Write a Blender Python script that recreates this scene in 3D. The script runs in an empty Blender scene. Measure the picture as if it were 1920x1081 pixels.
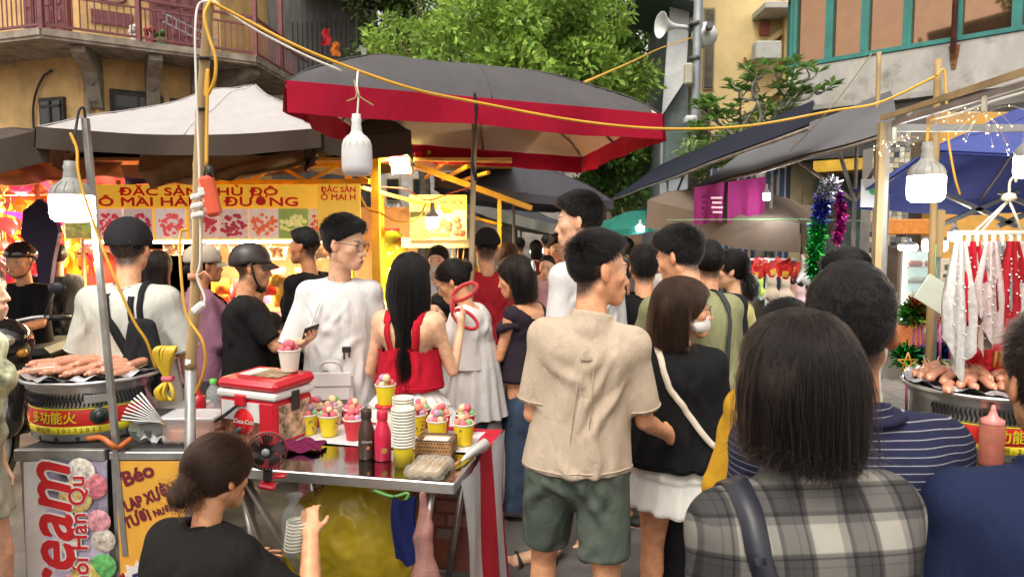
import bpy,math,random
import numpy as np
from mathutils import Vector,Matrix,Euler
random.seed(7);RNG=np.random.RandomState(11)
R=math.radians
SC=bpy.context.scene
COL=SC.collection
# ---------------------------------------------------------------- camera, sky, sun, exposure
CAM_H,FPX,PITCH=1.68,1300.0,math.atan(100.5/1300.0)
cam_d=bpy.data.cameras.new('camera');cam=bpy.data.objects.new('camera',cam_d);COL.objects.link(cam)
cam_d.sensor_width=36.0;cam_d.lens=36.0*FPX/1920.0;cam_d.clip_start=0.05;cam_d.clip_end=2000
cam.location=(0,0,CAM_H);cam.rotation_euler=(math.pi/2-PITCH,0,0)
cam_d.dof.use_dof=True;cam_d.dof.focus_distance=3.2;cam_d.dof.aperture_fstop=6.5
SC.camera=cam
W=bpy.data.worlds.new('World');SC.world=W;W.use_nodes=True
wn=W.node_tree.nodes;wl=W.node_tree.links;wn.clear()
sky=wn.new('ShaderNodeTexSky');sky.sky_type='NISHITA';sky.sun_disc=False
SUN_EL,SUN_AZ=R(58),R(205)
sky.sun_elevation=SUN_EL;sky.sun_rotation=SUN_AZ;sky.dust_density=4.0;sky.air_density=1.0;sky.ozone_density=1.0
hsv=wn.new('ShaderNodeHueSaturation');hsv.inputs['Saturation'].default_value=0.06;hsv.inputs['Value'].default_value=1.0
bg=wn.new('ShaderNodeBackground');bg.inputs['Strength'].default_value=0.15
wo=wn.new('ShaderNodeOutputWorld')
tint=wn.new('ShaderNodeMix');tint.data_type='RGBA';tint.blend_type='MULTIPLY';tint.inputs[0].default_value=1.0;tint.inputs[7].default_value=(1.0,.955,.89,1)
wl.new(sky.outputs['Color'],hsv.inputs['Color']);wl.new(hsv.outputs['Color'],tint.inputs[6]);wl.new(tint.outputs[2],bg.inputs['Color']);wl.new(bg.outputs[0],wo.inputs[0])
sun_d=bpy.data.lights.new('sun','SUN');sun_d.energy=0.75;sun_d.angle=R(25);sun_d.color=(1.0,.92,.80)
sun=bpy.data.objects.new('sun',sun_d);COL.objects.link(sun)
sdir=Vector((math.sin(SUN_AZ)*math.cos(SUN_EL),math.cos(SUN_AZ)*math.cos(SUN_EL),math.sin(SUN_EL)))
sun.rotation_euler=sdir.to_track_quat('Z','Y').to_euler()
SC.view_settings.view_transform='Standard';SC.view_settings.look='None'
SC.view_settings.exposure=0.95;SC.view_settings.gamma=1.0;SC.view_settings.use_curve_mapping=False
SC.cycles.use_denoising=True;SC.cycles.max_bounces=7;SC.cycles.diffuse_bounces=4;SC.cycles.glossy_bounces=3
SC.cycles.transmission_bounces=4;SC.cycles.transparent_max_bounces=10;SC.cycles.caustics_reflective=False;SC.cycles.caustics_refractive=False
SC.cycles.sample_clamp_indirect=6.0
# ---------------------------------------------------------------- helpers
def at(px,py,Y):
 """world point seen at photo pixel (px,py) standing at world distance Y"""
 u=(px-960.0)/FPX;v=(540.5-py)/FPX
 cp,sp=math.cos(PITCH),math.sin(PITCH)
 t=Y/(cp+v*sp)
 return Vector((u*t,Y,CAM_H+t*(v*cp-sp)))
def xat(px,Y,z=1.5):
 """world x of photo column px for a point at distance Y and height z"""
 cp,sp=math.cos(PITCH),math.sin(PITCH)
 return(px-960.0)/FPX*(Y*cp-(z-CAM_H)*sp)
def tag(o,label=None,cat=None,group=None,kind=None):
 if label:o['label']=label
 if cat:o['category']=cat
 if group:o['group']=group
 if kind:o['kind']=kind
 return o
def empty(name,loc=(0,0,0),rz=0,label=None,cat=None,group=None):
 o=bpy.data.objects.new(name,None);COL.objects.link(o);o.empty_display_size=.05
 o.location=loc;o.rotation_euler=(0,0,rz)
 return tag(o,label,cat,group)
def link(name,me,parent=None,loc=None,rot=None):
 o=bpy.data.objects.new(name,me);COL.objects.link(o)
 if parent is not None:o.parent=parent
 if loc is not None:o.location=loc
 if rot is not None:o.rotation_euler=rot
 return o
def copy_tree(o,parent=None):
 c=o.copy();COL.objects.link(c);c.parent=parent
 for ch in list(o.children):copy_tree(ch,c)
 return c
def mesh_np(name,V,F,mats,smooth=True,fm=None,attrs=None):
 """V (n,3) array, F list/array of faces; mats list"""
 me=bpy.data.meshes.new(name)
 V=np.asarray(V,dtype=np.float32)
 if isinstance(F,np.ndarray):
  n,k=F.shape
  me.vertices.add(len(V));me.vertices.foreach_set('co',V.ravel())
  me.loops.add(n*k);me.loops.foreach_set('vertex_index',F.astype(np.int32).ravel())
  me.polygons.add(n);me.polygons.foreach_set('loop_start',np.arange(0,n*k,k,dtype=np.int32))
  try:me.polygons.foreach_set('loop_total',np.full(n,k,dtype=np.int32))
  except Exception:pass
  me.update(calc_edges=True)
 else:
  me.from_pydata(V.tolist(),[],F);me.update()
 if not isinstance(mats,(list,tuple)):mats=[mats]
 for m in mats:me.materials.append(m)
 if fm is not None:me.polygons.foreach_set('material_index',np.asarray(fm,dtype=np.int32))
 me.polygons.foreach_set('use_smooth',np.full(len(me.polygons),bool(smooth)))
 for nm,arr in(attrs or{}).items():
  a=me.attributes.new(nm,'FLOAT_VECTOR','POINT');a.data.foreach_set('vector',np.asarray(arr,np.float32).ravel())
 return me
class MB:
 """collects shapes into one mesh"""
 def __init__(s):s.v=[];s.f=[];s.m=[];s.sm=[];s.cur=0
 def mi(s,i):s.cur=i;return s
 def raw(s,vs,fs,smooth=False):
  b=len(s.v);s.v.extend([tuple(v)for v in vs])
  for f in fs:s.f.append(tuple(i+b for i in f));s.m.append(s.cur);s.sm.append(smooth)
  return s
 def box(s,c,d,rot=None):
  x,y,z=d[0]/2,d[1]/2,d[2]/2
  M=rot if rot is not None else Matrix.Identity(3)
  vs=[M@Vector((a*x,b*y,e*z))+Vector(c)for a in(-1,1)for b in(-1,1)for e in(-1,1)]
  return s.raw(vs,[(0,1,3,2),(4,6,7,5),(0,4,5,1),(2,3,7,6),(0,2,6,4),(1,5,7,3)])
 def bbox(s,c,d,bev=.005,rot=None):
  """box with chamfered edges"""
  x,y,z=d[0]/2,d[1]/2,d[2]/2;b=min(bev,x*.9,y*.9,z*.9)
  M=rot if rot is not None else Matrix.Identity(3);C=Vector(c)
  vs=[];idx={}
  for a in(-1,1):
   for e in(-1,1):
    for g in(-1,1):
     for ax in range(3):
      p=[a*x,e*y,g*z]
      for k in range(3):
       if k!=ax:p[k]-=(a,e,g)[k]*b
      idx[(a,e,g,ax)]=len(vs);vs.append(M@Vector(p)+C)
  fs=[]
  for ax in range(3):
   o1,o2=[k for k in range(3)if k!=ax]
   for sgn in(-1,1):
    q=[]
    for(m,n)in((-1,-1),(1,-1),(1,1),(-1,1)):
     t=[0,0,0];t[ax]=sgn;t[o1]=m;t[o2]=n
     q.append(idx[(*t,ax)])
    fs.append(tuple(q))
   for m in(-1,1):
    for n in(-1,1):
     t0=[0,0,0];t0[ax]=-1;t0[o1]=m;t0[o2]=n
     t1=list(t0);t1[ax]=1
     fs.append((idx[(*t0,o1)],idx[(*t1,o1)],idx[(*t1,o2)],idx[(*t0,o2)]))
  for a in(-1,1):
   for e in(-1,1):
    for g in(-1,1):fs.append((idx[(a,e,g,0)],idx[(a,e,g,1)],idx[(a,e,g,2)]))
  cen=C
  out=[]
  for f in fs:
   ps=[vs[i]for i in f];n=(ps[1]-ps[0]).cross(ps[2]-ps[0]);mid=sum(ps,Vector())/len(ps)
   out.append(f if n.dot(mid-cen)>0 else tuple(reversed(f)))
  return s.raw(vs,out)
 def tube(s,pts,r,n=8,caps=True,closed=False,smooth=True,flat=1.0):
  pts=[Vector(p)for p in pts];m=len(pts)
  rr=[r]*m if not hasattr(r,'__len__')else r
  tang=[]
  for i in range(m):
   a=pts[i-1]if(i>0 or closed)else pts[i];b=pts[(i+1)%m]if(i<m-1 or closed)else pts[i]
   t=(b-a);tang.append(t.normalized()if t.length>1e-9 else Vector((0,0,1)))
  up=Vector((0,0,1))if abs(tang[0].z)<.9 else Vector((1,0,0))
  nrm=tang[0].cross(up).normalized();vs=[]
  for i in range(m):
   nrm=(nrm-tang[i]*nrm.dot(tang[i])).normalized();bi=tang[i].cross(nrm)
   for k in range(n):
    a=2*math.pi*k/n;vs.append(pts[i]+nrm*math.cos(a)*rr[i]+bi*math.sin(a)*rr[i]*flat)
  fs=[]
  for i in range(m if closed else m-1):
   j=(i+1)%m
   for k in range(n):fs.append((i*n+k,i*n+(k+1)%n,j*n+(k+1)%n,j*n+k))
  s.raw(vs,fs,smooth)
  if caps and not closed:
   b=len(s.v)-len(vs)
   s.f.append(tuple(b+k for k in reversed(range(n))));s.m.append(s.cur);s.sm.append(False)
   s.f.append(tuple(b+(m-1)*n+k for k in range(n)));s.m.append(s.cur);s.sm.append(False)
  return s
 def bar(s,a,b,w,d=None):
  """rectangular bar from a to b"""
  a=Vector(a);b=Vector(b);t=(b-a);L=t.length;t.normalize()
  up=Vector((0,0,1))if abs(t.z)<.95 else Vector((0,1,0))
  x=t.cross(up).normalized();y=x.cross(t)
  M=Matrix((x,t,y)).transposed()
  return s.box((a+b)/2,(w,L,d or w),M)
 def lathe(s,prof,c=(0,0,0),n=24,axis=None,smooth=True,a0=0,a1=None):
  """prof list of (r,z)"""
  C=Vector(c);M=Matrix.Identity(3)
  if axis is not None:M=Vector((0,0,1)).rotation_difference(Vector(axis)).to_matrix()
  full=a1 is None;a1=2*math.pi if full else a1
  vs=[];m=len(prof);nn=n if full else n+1
  for(r,z)in prof:
   for k in range(nn):
    a=a0+(a1-a0)*k/n;vs.append(C+M@Vector((r*math.cos(a),r*math.sin(a),z)))
  fs=[]
  for i in range(m-1):
   for k in range(n):
    k2=(k+1)%nn
    fs.append((i*nn+k,i*nn+k2,(i+1)*nn+k2,(i+1)*nn+k))
  return s.raw(vs,fs,smooth)
 def ball(s,c,r,n=10,m=7):
  r=(r,r,r)if not hasattr(r,'__len__')else r
  C=Vector(c);vs=[C+Vector((0,0,r[2]))]
  for i in range(1,m):
   th=math.pi*i/m
   for k in range(n):
    a=2*math.pi*k/n;vs.append(C+Vector((r[0]*math.sin(th)*math.cos(a),r[1]*math.sin(th)*math.sin(a),r[2]*math.cos(th))))
  vs.append(C-Vector((0,0,r[2])));fs=[]
  for k in range(n):fs.append((0,1+k,1+(k+1)%n))
  for i in range(m-2):
   for k in range(n):fs.append((1+i*n+k,1+(i+1)*n+k,1+(i+1)*n+(k+1)%n,1+i*n+(k+1)%n))
  e=len(vs)-1
  for k in range(n):fs.append((e,1+(m-2)*n+(k+1)%n,1+(m-2)*n+k))
  return s.raw(vs,fs,True)
 def sheet(s,fn,nu,nv,smooth=True,flip=False):
  vs=[fn(i/nu,j/nv)for i in range(nu+1)for j in range(nv+1)];fs=[]
  for i in range(nu):
   for j in range(nv):
    q=(i*(nv+1)+j,(i+1)*(nv+1)+j,(i+1)*(nv+1)+j+1,i*(nv+1)+j+1)
    fs.append(q[::-1]if flip else q)
  return s.raw(vs,fs,smooth)
 def prism(s,poly,t,M=None,c=(0,0,0)):
  """flat outline (x,z) given thickness t along y, placed by 3x3 M and c"""
  M=M if M is not None else Matrix.Identity(3);C=Vector(c);n=len(poly)
  vs=[M@Vector((x,-t/2,z))+C for x,z in poly]+[M@Vector((x,t/2,z))+C for x,z in poly]
  fs=[tuple(range(n)),tuple(reversed(range(n,2*n)))]+[(i,i+n,(i+1)%n+n,(i+1)%n)for i in range(n)]
  return s.raw(vs,fs)
 def build(s,name,mats,parent=None,loc=None,rot=None,**kw):
  me=bpy.data.meshes.new(name);me.from_pydata(s.v,[],s.f);me.update()
  if not isinstance(mats,(list,tuple)):mats=[mats]
  for m in mats:me.materials.append(m)
  me.polygons.foreach_set('material_index',np.asarray(s.m,np.int32));me.polygons.foreach_set('use_smooth',np.asarray(s.sm,bool))
  o=link(name,me,parent,loc,rot)
  return tag(o,**kw)if kw else o
def rotz(a):return Matrix.Rotation(a,3,'Z')
def smooth_path(pts,sub=8):
 """Catmull-Rom through points"""
 P=[Vector(p)for p in pts];P=[P[0]*2-P[1]]+P+[P[-1]*2-P[-2]];out=[]
 for i in range(1,len(P)-2):
  for k in range(sub):
   t=k/sub;a,b,c,d=P[i-1],P[i],P[i+1],P[i+2]
   out.append(.5*((2*b)+(c-a)*t+(2*a-5*b+4*c-d)*t*t+(3*b-a-3*c+d)*t**3))
 out.append(P[-2]);return out
_tc={}
def text_mesh(txt,size,mat,depth=0.0,outline=0.0,align='CENTER',space=1.0,sx=1.0,shear=0.0):
 c=bpy.data.curves.new('lettering','FONT');c.body=txt;c.size=size;c.align_x=align;c.align_y='CENTER'
 c.extrude=depth;c.offset=outline;c.space_character=space;c.resolution_u=3;c.shear=shear
 o=bpy.data.objects.new('lettering',c);COL.objects.link(o)
 dg=bpy.context.evaluated_depsgraph_get();me=bpy.data.meshes.new_from_object(o.evaluated_get(dg))
 COL.objects.unlink(o);bpy.data.objects.remove(o);bpy.data.curves.remove(c)
 if sx!=1.0:
  for v in me.vertices:v.co.x*=sx
 me.materials.clear();me.materials.append(mat)
 return me
def lettering(txt,size,mat,parent,loc,M=None,name='lettering',width=None,bold=0.0,**kw):
 """text lying in the local xz plane facing -y (towards the viewer); M extra 3x3"""
 me=text_mesh(txt,size,mat,**kw)
 if width:
  xs=[v.co.x for v in me.vertices];k=width/(max(xs)-min(xs));m0=(max(xs)+min(xs))/2
  for v in me.vertices:v.co.x=(v.co.x-m0)*k
 if bold:
  co=np.array([v.co[:]for v in me.vertices]);fs=[tuple(q.vertices)for q in me.polygons];n=len(co);V=[];F=[]
  for i,(dx,dy)in enumerate(((0,0),(bold,bold*.4),(-bold,-bold*.4),(bold*.5,-bold),(-bold*.5,bold))):V.append(co+np.array([dx,dy,.0004*i]));F+=[tuple(a+n*i for a in f)for f in fs]
  me=mesh_np('lettering',np.concatenate(V),F,mat,smooth=False)
 o=link(name,me,parent);o['kind']='stuff'
 B=Matrix.Rotation(math.pi/2,3,'X')
 T=(M@B if M is not None else B).to_4x4();T.translation=Vector(loc)
 o.matrix_local=T
 return o
# ---------------------------------------------------------------- value noise in numpy
_PT=RNG.permutation(512).astype(np.int64)
_GV=RNG.randn(512,3).astype(np.float32);_GV/=np.linalg.norm(_GV,axis=1)[:,None]
def pnoise(P):
 P=np.asarray(P,np.float32);I=np.floor(P).astype(np.int64);Fr=P-I;U=Fr*Fr*Fr*(Fr*(Fr*6-15)+10)
 out=0
 for dx in(0,1):
  for dy in(0,1):
   for dz in(0,1):
    hsh=_PT[(I[:,0]+dx+_PT[(I[:,1]+dy+_PT[(I[:,2]+dz)&511])&511])&511]
    g=_GV[hsh];d=(g*(Fr-np.array([dx,dy,dz],np.float32))).sum(1)
    w=(U[:,0]if dx else 1-U[:,0])*(U[:,1]if dy else 1-U[:,1])*(U[:,2]if dz else 1-U[:,2])
    out=out+w*d
 return out
# ---------------------------------------------------------------- materials
MATS={}
def nd(nt,t,**kw):
 n=nt.nodes.new(t)
 for k,v in kw.items():
  if k in n.inputs:n.inputs[k].default_value=v
  else:setattr(n,k,v)
 return n
def c4(c):return(c[0],c[1],c[2],1.0)
def hexc(s):
 s=s.lstrip('#');o=[]
 for i in(0,2,4):
  v=int(s[i:i+2],16)/255.0;o.append(v/12.92 if v<=.04045 else((v+.055)/1.055)**2.4)
 return tuple(o)
def mat(name,col,rough=.6,metal=0.0,var=.12,vscale=6.0,bump=0.0,bscale=60.0,emit=0.0,ecol=None,trans=0.0,alpha=1.0,
  sheen=0.0,coat=0.0,dirt=0.0,dcol=(.08,.06,.04),dscale=2.5,stretch=(1,1,1),translucent=0.0,spec=.5,sss=0.0,island=0.0):
 """procedural Principled material: colour noise, optional bump, dirt with its own shape, emission for lit things or added glow"""
 if name in MATS:return MATS[name]
 m=bpy.data.materials.new(name);m.use_nodes=True;nt=m.node_tree;nt.nodes.clear();L=nt.links
 out=nd(nt,'ShaderNodeOutputMaterial');b=nd(nt,'ShaderNodeBsdfPrincipled')
 if isinstance(col,str):col=hexc(col)
 tc=nd(nt,'ShaderNodeTexCoord');mp=nd(nt,'ShaderNodeMapping');mp.inputs['Scale'].default_value=stretch
 L.new(tc.outputs['Object'],mp.inputs['Vector'])
 last=None
 if var>0:
  n1=nd(nt,'ShaderNodeTexNoise',Scale=vscale,Detail=5.0,Roughness=.6);L.new(mp.outputs[0],n1.inputs['Vector'])
  mx=nd(nt,'ShaderNodeMix',data_type='RGBA');
  lo=tuple(max(0,c*(1-var*1.6))for c in col);hi=tuple(min(1,c*(1+var*1.3))for c in col)
  mx.inputs[6].default_value=c4(lo);mx.inputs[7].default_value=c4(hi)
  mr=nd(nt,'ShaderNodeMapRange');mr.inputs[1].default_value=.3;mr.inputs[2].default_value=.7
  L.new(n1.outputs[0],mr.inputs[0]);L.new(mr.outputs[0],mx.inputs[0]);last=mx.outputs[2]
 if island>0:
  gi=nd(nt,'ShaderNodeNewGeometry');hs=nd(nt,'ShaderNodeHueSaturation')
  mr=nd(nt,'ShaderNodeMapRange');mr.inputs[3].default_value=1-island;mr.inputs[4].default_value=1+island
  L.new(gi.outputs['Random Per Island'],mr.inputs[0]);L.new(mr.outputs[0],hs.inputs['Value'])
  m2=nd(nt,'ShaderNodeMapRange');m2.inputs[3].default_value=.5-island*.04;m2.inputs[4].default_value=.5+island*.04
  mm=nd(nt,'ShaderNodeMath',operation='FRACT');mu=nd(nt,'ShaderNodeMath',operation='MULTIPLY');mu.inputs[1].default_value=7.31
  L.new(gi.outputs['Random Per Island'],mu.inputs[0]);L.new(mu.outputs[0],mm.inputs[0]);L.new(mm.outputs[0],m2.inputs[0]);L.new(m2.outputs[0],hs.inputs['Hue'])
  if last:L.new(last,hs.inputs['Color'])
  else:hs.inputs['Color'].default_value=c4(col)
  last=hs.outputs[0]
 if dirt>0:
  n2=nd(nt,'ShaderNodeTexNoise',Scale=dscale,Detail=8.0,Roughness=.7);L.new(tc.outputs['Object'],n2.inputs['Vector'])
  r2=nd(nt,'ShaderNodeMapRange');r2.inputs[1].default_value=.52;r2.inputs[2].default_value=.72;r2.inputs[4].default_value=dirt
  L.new(n2.outputs[0],r2.inputs[0]);mx2=nd(nt,'ShaderNodeMix',data_type='RGBA')
  L.new(r2.outputs[0],mx2.inputs[0])
  if last:L.new(last,mx2.inputs[6])
  else:mx2.inputs[6].default_value=c4(col)
  mx2.inputs[7].default_value=c4(dcol);last=mx2.outputs[2]
 if last:L.new(last,b.inputs['Base Color'])
 else:b.inputs['Base Color'].default_value=c4(col)
 b.inputs['Roughness'].default_value=rough;b.inputs['Metallic'].default_value=metal
 b.inputs['Specular IOR Level'].default_value=spec
 if sheen:b.inputs['Sheen Weight'].default_value=sheen;b.inputs['Sheen Roughness'].default_value=.5
 if coat:b.inputs['Coat Weight'].default_value=coat;b.inputs['Coat Roughness'].default_value=.08
 if trans:b.inputs['Transmission Weight'].default_value=trans
 if sss:b.inputs['Subsurface Weight'].default_value=sss;b.inputs['Subsurface Radius'].default_value=(.012,.005,.003);b.inputs['Subsurface Scale'].default_value=.6
 if alpha<1:b.inputs['Alpha'].default_value=alpha
 if emit:
  b.inputs['Emission Color'].default_value=c4(hexc(ecol)if isinstance(ecol,str)else(ecol or col));b.inputs['Emission Strength'].default_value=emit
 if bump:
  n3=nd(nt,'ShaderNodeTexNoise',Scale=bscale,Detail=4.0,Roughness=.6);L.new(mp.outputs[0],n3.inputs['Vector'])
  bp=nd(nt,'ShaderNodeBump',Strength=bump,Distance=.01);L.new(n3.outputs[0],bp.inputs['Height']);L.new(bp.outputs[0],b.inputs['Normal'])
 sh=b.outputs[0]
 if translucent:
  tr=nd(nt,'ShaderNodeBsdfTranslucent')
  if last:L.new(last,tr.inputs['Color'])
  else:tr.inputs['Color'].default_value=c4(col)
  ms=nd(nt,'ShaderNodeMixShader');ms.inputs[0].default_value=translucent
  L.new(sh,ms.inputs[1]);L.new(tr.outputs[0],ms.inputs[2]);sh=ms.outputs[0]
 L.new(sh,out.inputs['Surface'])
 MATS[name]=m;return m
def film(name,col,alpha,rough=.2):
 """thin clear or tinted plastic film"""
 if name in MATS:return MATS[name]
 m=bpy.data.materials.new(name);m.use_nodes=True;nt=m.node_tree;nt.nodes.clear();L=nt.links
 if isinstance(col,str):col=hexc(col)
 out=nd(nt,'ShaderNodeOutputMaterial');t=nd(nt,'ShaderNodeBsdfTransparent');t.inputs['Color'].default_value=c4(tuple(.5+.5*c for c in col))
 b=nd(nt,'ShaderNodeBsdfPrincipled',Roughness=rough);b.inputs['Base Color'].default_value=c4(col)
 n=nd(nt,'ShaderNodeTexNoise',Scale=18.0,Detail=3.0);bp=nd(nt,'ShaderNodeBump',Strength=.6,Distance=.01)
 tc=nd(nt,'ShaderNodeTexCoord');L.new(tc.outputs['Object'],n.inputs['Vector']);L.new(n.outputs[0],bp.inputs['Height']);L.new(bp.outputs[0],b.inputs['Normal'])
 mx=nd(nt,'ShaderNodeMixShader');mx.inputs[0].default_value=alpha
 L.new(t.outputs[0],mx.inputs[1]);L.new(b.outputs[0],mx.inputs[2]);L.new(mx.outputs[0],out.inputs['Surface'])
 MATS[name]=m;return m
# ---------------------------------------------------------------- signed distance grids (smooth blends -> one continuous surface)
def V3(*a):return np.array(a,np.float64)
def unit(v):v=np.asarray(v,float);return v/(np.linalg.norm(v)+1e-12)
class SDF:
 def __init__(s,lo,hi,h):
  s.h=h;s.lo=np.asarray(lo,float);s.n=np.maximum(3,np.ceil((np.asarray(hi,float)-s.lo)/h).astype(int)+1)
  s.ax=[(s.lo[i]+h*np.arange(s.n[i])).astype(np.float32)for i in range(3)]
  s.f=np.full(s.n,1.0,np.float32)
 def blk(s,lo,hi):
  sl=[]
  for i in range(3):
   a=int(max(0,math.floor((lo[i]-s.lo[i])/s.h)));b=int(min(s.n[i],math.ceil((hi[i]-s.lo[i])/s.h)+1))
   if b<=a:return None
   sl.append(slice(a,b))
  X=s.ax[0][sl[0]][:,None,None];Y=s.ax[1][sl[1]][None,:,None];Z=s.ax[2][sl[2]][None,None,:]
  return tuple(sl),X,Y,Z
 def mix(s,sl,d,k,sub):
  a=s.f[sl]
  if sub:
   d=-d
   if k>0:
    hh=np.clip(.5-.5*(d-a)/k,0,1);s.f[sl]=d*(1-hh)+a*hh+k*hh*(1-hh)
   else:s.f[sl]=np.maximum(a,d)
  elif k>0:
   hh=np.clip(.5+.5*(a-d)/k,0,1);s.f[sl]=a*(1-hh)+d*hh-k*hh*(1-hh)
  else:s.f[sl]=np.minimum(a,d)
 def ell(s,c,r,k=.01,M=None,sub=False,off=0.0):
  r=np.asarray(r,float)+off;m=r.max()+k+4*s.h;b=s.blk(np.asarray(c)-m,np.asarray(c)+m)
  if b is None:return s
  sl,X,Y,Z=b;x,y,z=X-c[0],Y-c[1],Z-c[2]
  if M is not None:x,y,z=(M[0][0]*x+M[1][0]*y+M[2][0]*z,M[0][1]*x+M[1][1]*y+M[2][1]*z,M[0][2]*x+M[1][2]*y+M[2][2]*z)
  x,y,z=x/r[0],y/r[1],z/r[2]
  k0=np.sqrt(x*x+y*y+z*z)+1e-6;k1=np.sqrt((x/r[0])**2+(y/r[1])**2+(z/r[2])**2)+1e-6
  s.mix(sl,(k0*(k0-1)/k1).astype(np.float32),k,sub);return s
 def cone(s,a,b,ra,rb,k=.01,flat=None,cap=0,sub=False,off=0.0):
  """tapered capsule; flat=(axis,factor) squeezes it; cap&1 flat end at b, cap&2 flat end at a"""
  a=np.asarray(a,float);b_=np.asarray(b,float);ra+=off;rb+=off
  m=max(ra,rb)+k+4*s.h;B=s.blk(np.minimum(a,b_)-m,np.maximum(a,b_)+m)
  if B is None:return s
  sl,X,Y,Z=B;x,y,z=X-a[0],Y-a[1],Z-a[2];ba=b_-a;L2=ba@ba+1e-12
  t=(x*ba[0]+y*ba[1]+z*ba[2])/L2;tc=np.clip(t,0,1)
  x,y,z=x-tc*ba[0],y-tc*ba[1],z-tc*ba[2];sc=1.0
  if flat is not None:
   n=unit(flat[0]);w=x*n[0]+y*n[1]+z*n[2];q=1/flat[1]-1;x,y,z=x+q*w*n[0],y+q*w*n[1],z+q*w*n[2];sc=.5*(1+flat[1])
  d=(np.sqrt(x*x+y*y+z*z)-(ra+(rb-ra)*tc))*sc
  if cap&1:d=np.maximum(d,(t-1)*math.sqrt(L2))
  if cap&2:d=np.maximum(d,-t*math.sqrt(L2))
  s.mix(sl,d.astype(np.float32),k,sub);return s
 def chain(s,pts,rs,k=.01,**kw):
  for i in range(len(pts)-1):s.cone(pts[i],pts[i+1],rs[i],rs[i+1],k=k,**kw)
  return s
 def cut(s,fn,k=0.0):
  """keep where fn<0"""
  d=fn(s.ax[0][:,None,None],s.ax[1][None,:,None],s.ax[2][None,None,:]).astype(np.float32)
  s.f=np.maximum(s.f,d);return s
 def mesh(s):
  f=np.pad(s.f,1,constant_values=1.0);lo=s.lo-s.h;g=f<0
  c=g[:-1,:-1,:-1].astype(np.int8)
  for dx in(0,1):
   for dy in(0,1):
    for dz in(0,1):
     if dx+dy+dz:c=c+g[dx:g.shape[0]-1+dx,dy:g.shape[1]-1+dy,dz:g.shape[2]-1+dz]
  act=(c>0)&(c<8);I=np.argwhere(act)
  if len(I)==0:return np.zeros((0,3)),np.zeros((0,4),int)
  idx=np.full(act.shape,-1,np.int32);idx[act]=np.arange(len(I))
  cor=[(a,b,e)for a in(0,1)for b in(0,1)for e in(0,1)]
  val={q:f[I[:,0]+q[0],I[:,1]+q[1],I[:,2]+q[2]]for q in cor}
  acc=np.zeros((len(I),3));cnt=np.zeros(len(I))
  for q in cor:
   for ax in range(3):
    if q[ax]==0:
     q2=list(q);q2[ax]=1;q2=tuple(q2);a,b=val[q],val[q2];x=(a<0)!=(b<0)
     t=np.where(x,a/(a-b+1e-20),0);p=np.tile(np.array(q,float),(len(I),1));p[:,ax]+=t
     acc[x]+=p[x];cnt[x]+=1
  V=(I+acc/cnt[:,None])*s.h+lo;Fs=[]
  for ax in range(3):
   o=[1,1,1];o[ax]=0;n=g.shape
   A=g[tuple(slice(o[i],n[i]-1)for i in range(3))]
   e=[slice(o[i],n[i]-1)for i in range(3)];e[ax]=slice(1,n[ax])
   Bv=g[tuple(e)];J=np.argwhere(A!=Bv);
   if len(J)==0:continue
   J=J+np.array(o);b1,b2=[(1,2),(2,0),(0,1)][ax]
   def cell(d1,d2):
    K=J.copy();K[:,b1]-=d1;K[:,b2]-=d2;return idx[K[:,0],K[:,1],K[:,2]]
   q=np.stack([cell(1,1),cell(0,1),cell(0,0),cell(1,0)],1)
   ins=g[J[:,0],J[:,1],J[:,2]];q=np.where(ins[:,None],q,q[:,::-1]);Fs.append(q[(q>=0).all(1)])
  return V,np.concatenate(Fs)
def vnormals(V,F):
 n=np.cross(V[F[:,2]]-V[F[:,0]],V[F[:,3]]-V[F[:,1]]);N=np.zeros_like(V)
 for k in range(4):
  for a in range(3):N[:,a]+=np.bincount(F[:,k],n[:,a],len(V))
 return N/(np.linalg.norm(N,axis=1)[:,None]+1e-12)
def relax(V,F,it=1):
 for _ in range(it):
  A=np.zeros_like(V);C=np.zeros(len(V))
  for k in range(4):
   for j in(1,3):
    o=F[:,(k+j)%4]
    for a in range(3):A[:,a]+=np.bincount(F[:,k],V[o,a],len(V))
    C+=np.bincount(F[:,k],minlength=len(V))
  V=.45*V+.55*A/np.maximum(C,1)[:,None]
 return V
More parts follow.
